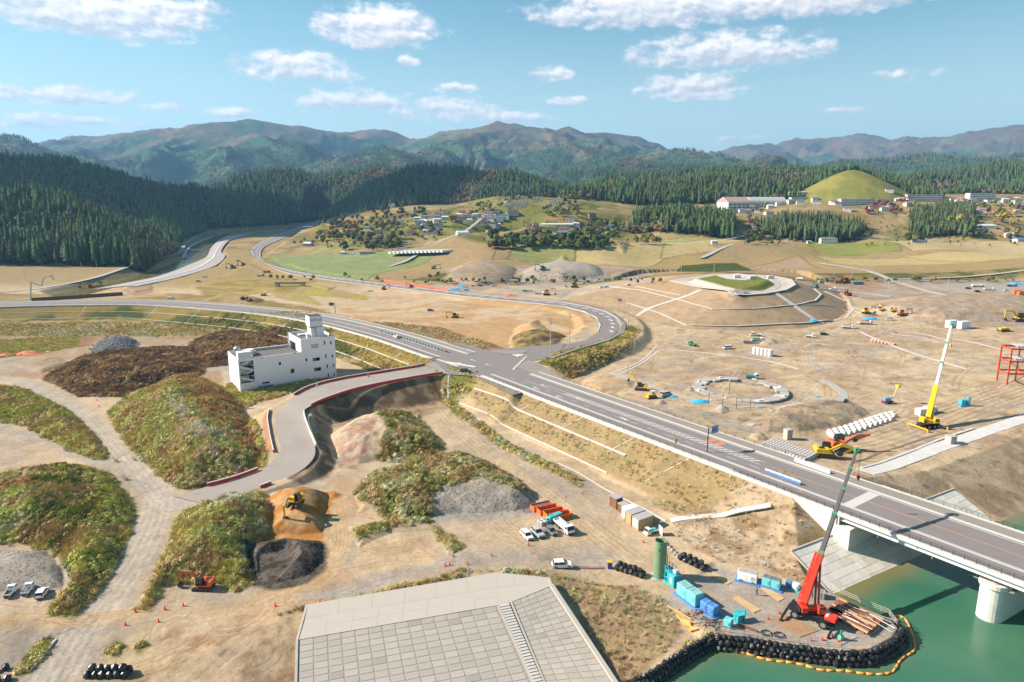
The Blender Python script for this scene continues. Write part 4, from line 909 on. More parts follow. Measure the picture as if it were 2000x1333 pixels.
lane([(1600,518),(1680,535),(1740,552),(1830,574),(1870,582)],6,4.6,lanem)
lane([(1740,552),(1900,546),(2050,542)],5,4.6,lanem)
lane([(1480,478),(1450,468),(1440,462)],7,6,lanem)
lane([(1570,570),(1680,574),(1740,580)],4,4.8,lanem)
lane([(-200,575),(0,569),(122,555),(240,530),(345,499),(366,475),(412,455),(525,447),(595,437)],5,3,lanem)
lane([(-200,600),(0,590),(130,570),(255,545),(330,520),(362,506)],2.0,3,kerbm,'kerb')
lane([(358,503),(372,480),(418,460),(470,451),(560,446)],5,1.5,kerbm,'kerb')
# broad block-paved bank of the far river
revm=mat('far_revetment',(.33,.31,.30),.9,var=.05,sc=.3)
A_=np.array([at(x,y,1.5)+(1.5,) for x,y in [(182,565),(250,552),(315,538),(370,517),(402,503),(415,481),(440,463),(490,456),(560,449)]]);B_=np.array([at(x,y,3.6)+(3.6,) for x,y in [(268,559),(352,541),(420,519),(440,500),(432,490),(448,470),(478,461),(510,453),(570,446)]])
A_=catmull(A_,8);B_=catmull(B_,8);Md=mixe(A_,B_,.55,.6)
ribbon('riverbank',A_,Md,revm,.3);ribbon('riverbank',mixe(A_,B_,.56,.7),mixe(A_,B_,.66,.9),kerbm,.5);ribbon('riverbank',mixe(A_,B_,.66,.6),B_,revm,.5)
# ================================================================ BRIDGE
steelw=mat('bridge_paint',(.62,.63,.64),.5,var=.03,sc=.3,dirt=.1);concp=mat('pier_concrete',(.60,.59,.56),.85,var=.06,sc=.7,dirt=.12);railm=mat('dark_rail',(.03,.028,.028),.5)
galv=mat('galvanised',(.42,.43,.44),.45,.3,var=.05)
def sp(t,o,z):p=(147.5+o)*rn+t*rd;return Vector((p[0],p[1],z))
def railing(parent,P0,P1,h=1.0,step=2.0,name='railing',m=railm,post=.09,bars=3,postname='post'):
  """posts and rails between two points (straight)"""
  d=P1-P0;L_=d.length;n=max(1,int(L_/step));b=MB()
  for k in range(bars):z=h*(k+1)/bars;b.bar(P0+Vector((0,0,z-.03)),P1+Vector((0,0,z-.03)),.05,.07 if k == bars-1 else .05)
  b.ob(name,m,parent)
  pm=MB();pm.box((0,0,h/2),(post,post,h));pme=pm.me(postname,m);a=math.atan2(d.y,d.x)
  for k in range(n+1):link(postname,pme,parent,P0+d*(k/n),a)
def bridge():
  T=empty('road_bridge',sp(-75,11,0)*1,0,'white girder road bridge crossing the green river on one oval pier','bridge');inv=-T.location
  def ob(b,name,m,**k):o=b.ob(name,m,T,loc=inv,**k);return o
  t0,t1=-77,90
  b=MB();a=lambda t,o,z:sp(t,o,z)
  for o0,o1,z0,z1 in [(-.2,22.2,8.15,7.85)]:
    v=[a(t,o,z) for t in (t0,t1) for o,z in ((o0,z0),(o1,z0),(o1,z1),(o0,z1))];b.add(v,[(0,1,2,3),(7,6,5,4),(0,4,5,1),(1,5,6,2),(2,6,7,3),(3,7,4,0)])
  ob(b,'deck',steelw)
  def beam(o,w_,ztop,zb,name,m=steelw,ta=t0,tb=t1):
    b=MB();v=[a(t,oo,z) for t in (ta,tb) for oo,z in ((o-w_/2,ztop),(o+w_/2,ztop),(o+w_/2,zb),(o-w_/2,zb))]
    b.add(v,[(0,1,2,3),(7,6,5,4),(0,4,5,1),(1,5,6,2),(2,6,7,3),(3,7,4,0)]);return ob(b,name,m)
  for o in (1.8,8,14.2,20.4):beam(o,.5,7.84,5.9,'girder')
  beam(-.75,1.1,8.72,8.2,'parapet',whiteC);beam(-.35,.25,8.19,6.9,'fascia');beam(22.35,.4,8.75,7.5,'parapet',whiteC)
  beam(-.55,.5,7.0,6.8,'service_pipe',steelw,t0+2)
  for k in range(5):
    b=MB();t=-66+k*11.3;b.tube(sp(t,-.5,6.8),sp(t,-.5,6.0),.07);ob(b,'drain_pipe',galv)
  for t in (-58,-38,-18):
    b=MB();b.box(sp(t,-.52,7.5),(.35,.3,.9),math.atan2(rd[1],rd[0]));ob(b,'hanger_bracket',steelw)
  # oval pier with a coping, along the river
  pc=Vector(at(1932,1205,WL)+(0,));pt=(Vector(pc).xy.dot(Vector(rd)),0)[0]
  pa=Vector((.86,.51,0)).normalized();L_=24;r=2.3
  P_front=pc;ctr=pc+pa*(L_/2-r);ctr.z=0
  def oval(z,rr,ex=0):
    out=[]
    for k in range(24):
      t=2*math.pi*k/24;s=1 if math.cos(t) >= 0 else -1
      out.append(ctr+pa*(s*(L_/2-r)+rr*math.cos(t))+Vector((-pa.y,pa.x,0))*rr*math.sin(t)+Vector((0,0,z)))
    return out
  b=MB();A=oval(-8,r);B=oval(4.9,r);b.add(A+B,[(k,(k+1) % 24,24+(k+1) % 24,24+k) for k in range(24)]+[tuple(range(24,48))]);ob(b,'pier',concp)
  b=MB();A=oval(4.9,r+.35);B=oval(5.75,r+.35);b.add(A+B,[(k,(k+1) % 24,24+(k+1) % 24,24+k) for k in range(24)]+[tuple(range(24,48)),tuple(range(23,-1,-1))]);ob(b,'pier_cap',concp)
  ax=math.atan2(rd[1],rd[0])
  for o in (1.8,8,14.2,20.4):
    # bearing where the girder crosses the pier axis
    p0=ctr.xy;den=pa.x*rn[0]+pa.y*rn[1];s=(147.5+o-p0.dot(Vector(rn)))/den;q=ctr+pa*s
    b=MB();b.box((q.x,q.y,5.82),(1,.8,.16),ax);ob(b,'bearing',railm)
  for sgn in (-1,1):
    b=MB();q=ctr-pa*(L_/2-3.2)+Vector((-pa.y,pa.x,0))*sgn*3.1;b.box((q.x,q.y,5.0),(3,1,.08),math.atan2(pa.y,pa.x))
    for dx in (-1.4,0,1.4):b.tube(q+pa*dx+Vector((0,0,5)),q+pa*dx+Vector((0,0,6)),.04,5)
    b.tube(q-pa*1.4+Vector((0,0,6)),q+pa*1.4+Vector((0,0,6)),.04,5);ob(b,'inspection_platform',galv)
  # abutment with wing wall
  b=MB();v=[sp(t,o,z) for t,o,z in [(-80,-1.3,8.2),(-74.5,-1.3,8.2),(-74.5,-1.3,2.2),(-76,-1.3,1.5),(-103,-1.3,8.2)]]
  v2=[p+Vector((rn[0],rn[1],0))*.6 for p in v];n=len(v);o_=[4,3,2,1];v=[v[i] for i in o_];v2=[v2[i] for i in o_];n=4
  b.add(v+v2,[(0,1,2,3),(7,6,5,4)]+[(i,4+i,4+(i+1) % 4,(i+1) % 4) for i in range(4)]);ob(b,'wing_wall',concp)
  b=MB();c=sp(-73.2,10.5,3.3);b.box(c,(3.4,24.5,4.9),ax);ob(b,'abutment',concp)
  b=MB();c=sp(-76,10.5,6.7);b.box(c,(2,24.2,2.8),ax);ob(b,'back_wall',concp)
  b=MB();b.box(sp(-75.6,10.4,8.45),(2.6,12.6,.12),ax+.55*0);ob(b,'expansion_joint',kerbm)
  # black railing on the near side, open railing on the far side
  R=link('railing',None,T);R.location=inv
  railing(R,sp(-104,-.75,8.7),sp(70,-.75,8.7),1.05,2.1,'rail',railm)
  R2=link('railing',None,T);R2.location=inv
  railing(R2,sp(-84,22.35,8.75),sp(70,22.35,8.75),1.05,2.4,'rail',railm,.07)
  return T
bridge()
# road fences on the embankment: one thing per run
def fence_run(name,pl,label,group=None,h=1.0,step=3.0,bars=2,m=None,cat='fence'):
  m=m or mat('fence_brown',(.06,.05,.045),.6)
  P=[Vector(p) for p in pl];T=empty(name,P[0],0,label,cat,group);inv=-T.location;b=MB()
  for a,c in zip(P,P[1:]):
    for k in range(bars):z=Vector((0,0,h*(k+1)/bars-.03));b.bar(a+z,c+z,.05,.06)
  o=b.ob('rail',m,T,loc=inv)
  pb=MB();pb.box((0,0,h/2),(.09,.09,h));pm=pb.me('post',m);acc=0;n=0
  for a,c in zip(P,P[1:]):
    L_=(c-a).length
    while acc < L_ and n < 290:link('post',pm,T,a+(c-a)*(acc/L_)+inv,0);acc += step;n += 1
    acc -= L_
  return T
def erun(i0,i1,o,z):P=off(o,z)[i0:i1:3];return [tuple(p) for p in P]
j0=e_at(-60,600)
fence_run('road_fence',erun(j0,iA+1,-.5,RZ+.25),'low brown post fence along the outer edge of the curving highway left of the junction','low brown fences along the road',step=3)
i104=int(np.argmin(np.abs(TT[:1]*0+0))) if False else int(np.argmin(np.where(E0 @ rn > 140,np.abs(E0 @ rd+104),1e9)))
fence_run('road_fence',erun(iB+3,i104,-.5,RZ+.25),'low brown post fence above the dry grass embankment','low brown fences along the road',step=3)
fence_run('road_fence',erun(iD+3,i104+6,21.9,RZ+.25),'low fence between the pale footpath and the construction ground','low brown fences along the road',step=3.4)
fence_run('road_fence',erun(e_at(620,610),iC-3,21.9,RZ+.25),'low dark fence along the footpath above the orange earth','low brown fences along the road',step=3)
fence_run('road_fence',[tuple(p+np.array([0,0,.2])) for p in loopL[2:48:2]],'low fence round the outside of the looping road','low brown fences along the road',step=3)
fence_run('road_fence',[tuple(p+np.array([0,0,.2])) for p in mixe(loopL,loopR,1.03,0)[4:44:2]],'low fence round the inside of the looping road','low brown fences along the road',step=3)
# ================================================================ LEVEE OF CONCRETE BLOCKS
levm=mat('levee_concrete',(.42,.39,.345),.9,var=.04,sc=.5,dirt=.08);levt=mat('levee_crown',(.42,.385,.335),.9,var=.04,sc=.3,dirt=.1)
blk=[mat('levee_block_%s' % n,c,.92,var=.06,sc=1.2) for n,c in zip('abcd',[(.385,.352,.305),(.36,.33,.285),(.41,.378,.33),(.32,.29,.25)])]
joint=mat('levee_joint',(.315,.29,.25),.95,var=.06,sc=1)
def bil(A,B,D,Cc,u,v):return (A*(1-u)+B*u)*(1-v)+(D*(1-u)+Cc*u)*v
def panel(parent,q,th,m,name,inset=.03,bev=.05,nrm=None,cache=None):
  """slightly chamfered slab on quad q (4 points), raised th"""
  q=[Vector(p) for p in q];n=(q[1]-q[0]).cross(q[3]-q[0]).normalized()
  if n.z < 0:n=-n
  c=sum(q,Vector())/4;lo=[p+(c-p)*inset for p in q];hi=[p+(c-p).normalized()*bev+n*th for p in lo];mid=[p+n*(th-bev*.6) for p in lo]
  b=MB();v=[p-c for p in lo+mid+hi];b.add(v,[(8,9,10,11)]+[(i,(i+1) % 4,4+(i+1) % 4,4+i) for i in range(4)]+[(4+i,4+(i+1) % 4,8+(i+1) % 4,8+i) for i in range(4)])
  me=b.me(name,m);return link(name,me,parent,c)
def levee():
  T=empty('levee',(0,0,0));T['kind']='structure'
  r=random.Random(5)
  A,B,B2,Cc,A1,B1,B21,C1=[Vector(p) for p in (LEV_A,LEV_B,LEV_B2,LEV_C,LEV_A1,LEV_B1,LEV_B21,LEV_C1)]
  T0,T1,T2=[Vector(p) for p in LEV_TOP]
  b=MB();dn=Vector((0,0,-.025))
  for P_,Q_,Q1_,P1_ in ((A,B,B1,A1),(B2,Cc,C1,B21)):
    for j in range(12):
      for i in range(12):b.add([bil(P_,Q_,P1_,Q1_,u,v)+dn for u,v in ((i/12,j/12),((i+1)/12,j/12),((i+1)/12,(j+1)/12),(i/12,(j+1)/12))],[(0,1,2,3)])
  b.ob('slope_bed',joint,T)
  # crown slabs
  def crown(P0,P1,Q1,Q0,nu,nv):
    for i in range(nu):
      for j in range(nv):
        q=[bil(P0,P1,Q0,Q1,u,v) for u,v in ((i/nu,j/nv),((i+1)/nu,j/nv),((i+1)/nu,(j+1)/nv),(i/nu,(j+1)/nv))]
        panel(T,q,.06+.02*r.random(),levt,'crown_slab',.004,.012)
  E_=T0.lerp(A,.42);F_=T1.lerp(B,.47);G_=T2.lerp(Cc,.45)
  crown(T0+Vector((0,0,.12)),T1+Vector((0,0,.12)),F_,E_,6,1);crown(E_,F_,B,A,8,2);crown(T1+Vector((0,0,.12)),T2+Vector((0,0,.12)),G_,F_,3,1);crown(F_,G_,Cc,B2,3,1)
  b=MB();b.add([T0,T1,T2,Cc,B2,B,A],[(0,1,2,3,4,5,6)]);b.ob('crown_bed',levt,T);panel(T,[F_+Vector((0,0,.0)),B,B2,F_.lerp(B2,.02)],.07,levt,'crown_slab',.0,.01)
  # blocks
  k=0
  def field(P,Q,Q1,P1,nu,nv,u0=0):
    nonlocal k
    for j in range(nv):
      for i in range(nu):
        off_=0;q=[bil(P,Q,P1,Q1,u,v) for u,v in ((i/nu,j/nv),((i+1)/nu,j/nv),((i+1)/nu,(j+1)/nv),(i/nu,(j+1)/nv))]
        cc=sum(q,Vector())/4;q=[cc+(p-cc)*.93 for p in q]
        x=r.random();m=blk[0] if x < .55 else blk[2] if x < .74 else blk[1] if x < .95 else blk[3]
        # rounded corners: an octagonal slab
        n=(q[1]-q[0]).cross(q[3]-q[0]).normalized();n=n if n.z > 0 else -n;oc=[]
        for a_ in range(4):
          p,pn,pp=q[a_],q[(a_+1) % 4],q[(a_-1) % 4];oc += [p+(pp-p).normalized()*.16,p+(pn-p).normalized()*.22]
        b=MB();top=[p+(cc-p).normalized()*.05+n*(.012+.015*r.random()) for p in oc];v=[p-cc for p in oc]+[p-cc for p in top]
        b.add([p-n*.1 for p in v[:8]]+v[8:],[(i2,(i2+1) % 8,8+(i2+1) % 8,8+i2) for i2 in range(8)]+[tuple(range(8,16))]);k += 1
        link('block',b.me('block',m),T,cc)
  field(A.lerp(B,.012),A.lerp(B,.985),A1.lerp(B1,.985),A1.lerp(B1,.012),15,14)
  field(B2.lerp(Cc,.06),B2.lerp(Cc,.93),B21.lerp(C1,.96),B21.lerp(C1,.02),5,19)
  # kerbs down the edges and beside the stair
  def kerb(a,c,w_=.45,h=.3):b=MB();b.bar(a,c,w_,h);b.ob('edge_kerb',levm,T)
  kerb(A,A1);kerb(T0+Vector((0,0,.05)),A);kerb(B,B1,.35,.25);kerb(B2.lerp(Cc,.03),B21.lerp(C1,.01),.35,.25);kerb(Cc,C1,.8,1.0);kerb(T2,Cc,.5,.35)
  kerb(T0+Vector((0,0,.05)),T1+Vector((0,0,.05)),.4,.3);kerb(T1+Vector((0,0,.05)),T2+Vector((0,0,.05)),.4,.3)
  # stair: treads with dark risers
  n=30;b=MB();dirn=(B1-B)
  st=mat('stair_concrete',(.46,.44,.41),.9,var=.05)
  ax=(B2-B).normalized();wv_=(B2-B).length*.8
  for i in range(n):
    f=i/n;g=(i+1)/n;p=B.lerp(B1,f).lerp(B2.lerp(B21,f),.5);p2=B.lerp(B1,g).lerp(B2.lerp(B21,g),.5)
    hd=Vector((p2.x-p.x,p2.y-p.y,0));c=(p+p2)/2
    R=Matrix((hd.normalized(),Vector((-hd.y,hd.x,0)).normalized(),Vector((0,0,1)))).transposed()
    s=MB();s.box((0,0,0),(hd.length*1.0,(B.lerp(B1,f)-B2.lerp(B21,f)).length*.8,.5),M=R);s.ob('step',st,T,loc=(c.x,c.y,p.z-.2+.02))
levee()
# ================================================================ RIVERBANK UNDER THE BRIDGE
def revetment():
  T=empty('riverbank_slabs',(0,0,0));T['kind']='structure';r=random.Random(9)
  tp0=Vector((62.5,139.4,2.55));tdir=Vector((.866,.5,0)).normalized();dwn=Vector((.5,-.866,-.5));dwn=Vector((tdir.y,-tdir.x,0)).normalized()
  W_,Hh=66,13.6;P=lambda s,d:tp0+tdir*s+dwn*d+Vector((0,0,-.45*d))
  b=MB();b.add([P(0,0)-Vector((0,0,.1)),P(W_,0)-Vector((0,0,.1)),P(W_,Hh)-Vector((0,0,.1)),P(0,Hh)-Vector((0,0,.1))],[(0,1,2,3)]);b.ob('slope_bed',joint,T)
  ms=[mat('slab_%s' % n,c,.92,var=.08,sc=.9,dirt=.1) for n,c in zip('abc',[(.68,.64,.56),(.62,.58,.51),(.72,.68,.60)])]
  nu,nv=30,8;me_c={}
  for j in range(nv):
    for i in range(nu):
      s0=W_*i/nu;d0=Hh*j/nv;s1=W_*(i+1)/nu;d1=Hh*(j+1)/nv;key=(r.randrange(3),r.randrange(3))
      if key not in me_c:
        b=MB();a,c=(s1-s0)*.982/2,(d1-d0)*.97/2;h=.03+.02*key[1]
        v=[tdir*x+dwn*y+Vector((0,0,-.45*y)) for x,y in ((-a,-c),(a,-c),(a,c),(-a,c))];n=Vector((0,0,1));v2=[p*.985+n*h for p in v]
        b.add([p-n*.1 for p in v]+v2,[(4,7,6,5)]+[(q,(q+1) % 4,4+(q+1) % 4,4+q) for q in range(4)]);me_c[key]=b.me('slab',ms[key[0]])
      link('slab',me_c[key],T,P((s0+s1)/2,(d0+d1)/2))
  b=MB();b.bar(P(-.2,0),P(-.2,Hh),.4,.35);b.bar(P(0,-.2),P(W_,-.2),.4,.35);b.bar(P(0,Hh-2.2),P(W_,Hh-2.2),.25,.16);b.ob('edge_kerb',levm,T)
revetment()
# ================================================================ DRAINS AND BERMS ON THE EMBANKMENT FACE
def drape(name,l,wd,m,dz=.08,n=12,kind=True,parent=None):
  """channel strip following the ground"""
  P=catmull(l,n);t=np.gradient(P,axis=0);t /= np.maximum(np.linalg.norm(t,axis=1),1e-6)[:,None];nn_=np.stack([-t[:,1],t[:,0]],1)
  A=P-nn_*wd/2;B=P+nn_*wd/2;zc=np.maximum(gz(*A.T),gz(*B.T))+dz
  return ribbon(name,np.column_stack([A,zc]),np.column_stack([B,zc]),m,.3,parent,kind)
def e_off(i0,i1,o):return [tuple(p[:2]) for p in off(o,0)[i0:i1:4]]
bermm=mat('berm_concrete',(.55,.53,.49),.9,var=.05,sc=.6)
drape('berm',e_off(iB+2,i104-8,-8.2),.9,bermm,.1,4);drape('berm',e_off(iB+2,e_at(1250,852)+2,-15.6),.45,bermm,.1,4)
drape('berm',e_off(j0,iA-2,-7.4),.5,bermm,.1,4);drape('berm',e_off(j0,iA-4,-14.6),.5,bermm,.1,4)
for px,py in [(1050,779),(1142,812),(1250,852),(1360,893),(178,595),(315,597),(405,602),(490,612),(568,624),(735,662),(795,683)]:
  i=e_at(px,py);a=off(-1.6,0)[i][:2];c=off(-8.0,0)[i-1 if px > 900 else i][:2];e=off(-14.5,0)[i-2 if px > 900 else i][:2]
  drape('drain',[tuple(a),tuple((a+c)/2),tuple(c)],.3,bermm,.06,6);drape('drain',[tuple(c),tuple((e+c)/2),tuple(e)],.16,bermm,.04,6)
# paths of the memorial hill
pathm=mat('pale_paving',(.48,.455,.42),.9,var=.05,sc=.3)
def track_px(name,l,wd,m,dz=.12,z=4.5,n=8):
  P=[hit(x,y).xy[:] for x,y in l];return drape(name,P,wd,m,dz,n)
track_px('footpath',[(1245,617),(1270,602),(1300,592),(1345,577),(1368,567)],3.0,pathm)
track_px('footpath',[(1506,569),(1530,583),(1560,604),(1590,624),(1610,633)],3.2,mat('step_path',(.40,.40,.40),.9,var=.2,sc=.5))
for l,wd in [([(1190,560),(1250,567),(1330,587),(1392,605),(1470,604),(1550,597),(1592,588),(1604,576),(1590,565)],1.2),([(1225,592),(1290,613),(1342,637),(1440,638),(1520,634),(1580,631),(1650,622),(1667,605),(1655,590),(1610,570)],1.5),([(1240,560),(1330,577)],1)]:
  for a,c in zip(l,l[1:]):track_px('footpath',[a,((a[0]+c[0])/2,(a[1]+c[1])/2),c],wd,pathm,.15)
HP=np.array(HT)
for a,c in zip(range(8),[1,2,3,4,5,6,7,0]):drape('footpath',[tuple(HP[a]),tuple((HP[a]+HP[c])/2),tuple(HP[c])],4.2 if a < 5 else 3,pathm,.12,6)
track_px('road',[(1450,573),(1495,571),(1518,560),(1512,548),(1490,541)],3.5,lanem,.15)
b=MB();cr=[Vector(at(x,y,21.2)+(22.1,)) for x,y in [(1397,541),(1420,548),(1455,551),(1478,541),(1440,537)]]
plaza=poly_flat('plaza',[(p.x,p.y) for p in cr],22.25,pathm)
# plaza ring on the plateau
def ring():
  T=empty('plaza_ring',(0,0,0));T['kind']='structure';c=Vector(at(1445,763,5.0)+(0,));r1,r0=18.2,13.6
  cx=c;zz=float(max(gz(c.x+16*math.cos(t),c.y+16*math.sin(t)) for t in np.linspace(0,6.28,12)))+.02
  me_w=pathm;me_g=lanem
  for k in range(24):
    if k in (3,4,15):continue
    t0,t1=2*math.pi*k/24+.01,2*math.pi*(k+1)/24-.01;b=MB();ri=r0+(0 if k % 2 else 1.2)
    v=[(cx.x+r_*math.cos(t),cx.y+r_*math.sin(t)*1.0,z) for z in (zz-.8,zz) for r_,t in ((ri,t0),(r1,t0),(r1,t1),(ri,t1))]
    b.add(v,[(4,5,6,7),(0,1,5,4),(1,2,6,5),(2,3,7,6),(3,0,4,7)]);b.ob('paving_slab',me_g if k % 3 else me_w,T)
  for k in range(0,24,3):
    t=2*math.pi*(k+.5)/24;b=MB();b.box((cx.x+17*math.cos(t),cx.y+17*math.sin(t),zz+.2),(1.8,.7,.4),t+1.57);b.ob('bench_block',whiteC,T)
  for k in range(2):
    b=MB();b.tube((cx.x-2,cx.y,zz-.3),(cx.x-2,cx.y,zz+7),.12);
  return zz
RINGZ=ring()
# curbs and diagonal paths on the plateau
for l,wd,m in [([(1195,730),(1240,712),(1265,695),(1283,675)],.8,kerbm),([(1215,730),(1250,712),(1275,695),(1290,685),(1320,684)],.8,kerbm),([(1195,728),(1240,745),(1300,765),(1350,778),(1420,795),(1500,794),(1570,789)],1.6,lanem),([(1320,684),(1400,692),(1500,706),(1560,721)],.8,kerbm),([(1605,742),(1630,755),(1648,772),(1638,785)],3.0,lanem),
  ([(1680,648),(1730,670),(1790,692),(1850,710),(1890,722)],1.6,pathm),([(1735,645),(1800,652),(1850,665)],.9,pathm),([(1850,665),(1838,669),(1830,668)],.9,pathm),([(1740,651),(1800,660),(1832,669)],.7,pathm),([(1855,660),(1910,671),(1960,684)],.9,pathm),
  ([(1480,604+1),(1500,604)],.5,pathm),([(1560,595),(1640,603),(1700,612),(1760,618)],.8,kerbm),([(1660,600),(1720,606),(1780,612)],.8,kerbm),([(1700,604),(1760,612),(1830,618)],.5,kerbm)]:
  track_px('path',l,wd,m,.1)
# long pale apron falling to the river on the right
track_px('path',[(1690,922),(1760,902),(1840,872),(1920,845),(2030,808)],5.0,mat('apron_slabs',(.52,.51,.49),.9,var=.14,sc=.5),.1)
track_px('path',[(1682,915),(1760,890),(1840,858),(1900,838)],.8,kerbm,.3)
track_px('path',[(1665,905),(1720,885),(1790,862),(1850,845)],.9,mat('trench_soil',(.16,.12,.085),.95),.02)
track_px('path',[(1310,1018),(1360,1010),(1430,1004),(1505,990)],2.2,bermm,.15)
track_px('kerb',[(60,1310),(85,1280),(110,1250)],.35,kerbm,.2)
for l in [[(1300,1018),(1250,990),(1180,955)],[(1180,955),(1140,930),(1090,905)],[(876,792),(900,800),(940,822)],[(876,735),(875,762),(876,790)]]:track_px('drain',l,.4,bermm,.1)
# red-topped trench walls and sheet piling far left
# ================================================================ THE WHITE FOUR-STOREY BUILDING
wallw=mat('white_render',(.66,.66,.67),.8,var=.025,sc=.35,dirt=.0);roofd=mat('roof_asphalt',(.13,.125,.115),.9,var=.12,sc=.4);dark=mat('interior_shade',(.02,.02,.022),.9)  # dark: shade of the enclosed rooms is put into its near-black colour
def stained():
  m=bpy.data.materials.new('weathered_white_render');m.use_nodes=True;nt=m.node_tree;L=nt.links.new;b=nt.nodes['Principled BSDF'];b.inputs['Roughness'].default_value=.8
  tc=nn(nt,'ShaderNodeTexCoord');mp=nn(nt,'ShaderNodeMapping');mp.inputs['Scale'].default_value=(1.6,1.6,.16);L(tc.outputs['Object'],mp.inputs[0])
  n=nn(nt,'ShaderNodeTexNoise');n.inputs['Scale'].default_value=1.1;n.inputs['Detail'].default_value=7;n.inputs['Roughness'].default_value=.7;L(mp.outputs[0],n.inputs['Vector'])
  mr=nn(nt,'ShaderNodeMapRange');L(n.outputs[0],mr.inputs[0]);mr.inputs[1].default_value=.53;mr.inputs[2].default_value=.75;mr.inputs[4].default_value=.6
  mx=nn(nt,'ShaderNodeMix',data_type='RGBA');L(mr.outputs[0],mx.inputs[0]);mx.inputs[6].default_value=(.80,.79,.82,1);mx.inputs[7].default_value=(.46,.44,.42,1);L(mx.outputs[2],b.inputs['Base Color'])
  return m
wst=stained()
def holes_wall(W_,H_,holes,th=.3):
  """wall in x-z plane with true openings; holes (x0,z0,x1,z1)"""
  xs=sorted({0,W_,*[h[0] for h in holes],*[h[2] for h in holes]});zs=sorted({0,H_,*[h[1] for h in holes],*[h[3] for h in holes]});b=MB()
  for i in range(len(xs)-1):
    j=0
    while j < len(zs)-1:
      cx=(xs[i]+xs[i+1])/2;inn=lambda k:any(h[0] < cx < h[2] and h[1] < (zs[k]+zs[k+1])/2 < h[3] for h in holes)
      if inn(j):j += 1;continue
      k=j
      while k+1 < len(zs)-1 and not inn(k+1):k += 1
      b.box((cx,th/2,(zs[j]+zs[k+1])/2),(xs[i+1]-xs[i],th,zs[k+1]-zs[j]));j=k+1
  return b
def white_building():
  A=Vector(at(470,768,.2)+(0,));Bp=Vector(at(658,740,.2)+(0,));ang=math.atan2(Bp.y-A.y,Bp.x-A.x);W_=(Bp-A).length;D_=19
  T=empty('building',(A.x,A.y,-.5),ang,'abandoned white four storey building with stained walls and a rooftop sign tower','building')
  def zf(x,y):yb=1185+(x-335)*(-175/1255);s=31.8-(x-335)/1255*2.3;return (yb-y)/s+.5
  def uf(x):t=(x-318)/(1572-318);return W_*(t*.955+.045*t*t)
  hs=[];win_=[]
  for x,y,w_,h_,kind in [(842,790,32,42,0),(1186,746,28,38,0),(995,893,50,60,1),(1123,993,60,24,0),(645,1048,100,24,0),(650,1088,170,20,0),(1316,740,98,46,1),(1325,875,96,50,1),(1435,520,20,55,1),(1518,522,22,42,1),(1443,702,20,50,0),(1528,700,22,40,0),(1452,838,20,52,0),(1536,826,18,50,0),(1461,958,18,50,0),(1542,948,18,50,0),(1306,562,100,55,2),(622,710,34,14,3),(1043,655,34,14,3)]:
    u=uf(x);z=zf(x,y);hw,hh=w_/31/2,h_/31/2;hole=(round(u-hw,3),round(z-hh,3),round(u+hw,3),round(z+hh,3));hs.append(hole);win_.append((hole,kind))
  uS=uf(1128);HL,HT_=14.9,20.4;s0,s1=uf(335),uf(508)
  low=[h for h in hs if h[2] < uS];stair_h=(s0,4.6,s1,13.9)
  holes_wall(uS,HL,[h for h in low]+[stair_h],.3).ob('front_wall',wst,T)
  hi=[(h[0]-uS,h[1],h[2]-uS,h[3]) for h in hs if h[0] > uS]
  holes_wall(W_-uS,HT_,hi,.3).ob('front_wall',wst,T,loc=(uS,0,0))
  # left flank with small openings
  lw=[(2.0,2.6,2.7,4.0),(5,2.9,5.7,4.2),(8.5,2.9,9.2,4.2),(2.2,9.3,3,10.6),(11.5,9.3,12.2,10.6),(14.6,9.6,15.3,11),(11.5,6,12.2,7.3),(14.8,6.2,15.4,7.6),(2.4,5.6,3.2,6.9),(16.8,11.5,17.4,12.8)]
  o=holes_wall(D_,HL,lw,.3).ob('side_wall',wst,T,loc=(0,D_+.302,0),rz=-math.pi/2)
  o=holes_wall(D_,HT_,[(5,3,6.5,5),(5,7,6.5,9),(12,7,13.5,9)],.3).ob('side_wall',wst,T,loc=(W_,.002,0),rz=math.pi/2)
  b=MB();b.box((uS/2,D_+.15,HL/2),(uS-.01,.3,HL));b.ob('back_wall',wst,T)
  b=MB();b.box(((uS+W_)/2,D_+.15,HT_/2),(W_-uS-.01,.3,HT_));b.ob('back_wall',wst,T)
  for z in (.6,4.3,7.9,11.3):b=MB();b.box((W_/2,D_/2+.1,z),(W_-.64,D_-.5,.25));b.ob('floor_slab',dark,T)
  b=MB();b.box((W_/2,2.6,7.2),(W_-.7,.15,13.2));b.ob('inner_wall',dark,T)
  b=MB();b.box((uS/2,D_/2+.1,13.9),(uS-.7,D_-.5,.3));b.ob('roof',roofd,T)
  b=MB();b.box(((uS+W_)/2,D_/2+.1,19.2),(W_-uS-.7,D_-.5,.3));b.ob('roof',roofd,T)
  b=MB();b.box((uS+.15,D_*.22,17.2),(.3,D_*.42,6.3));b.box((uS+.15,D_*.68,18.9),(.3,D_*.5,3));b.box((uS+.15,D_*.9,15.6),(.35,.5,5));b.ob('upper_side_wall',wallw,T)
  b=MB();b.box((uS/2+2,D_*.94,14.6),(uS-8,.5,.9));b.box((7.2,D_*.6,14.3),(.4,D_*.6,.5));b.ob('roof_kerb',kerbm,T)
  # window frames, broken panes, blinds
  gl=mat('window_glass',(.04,.05,.06),.08,spec=.6);fr=mat('window_frame',(.35,.35,.36),.5);sh=mat('window_blind',(.42,.46,.48),.6,var=.05)
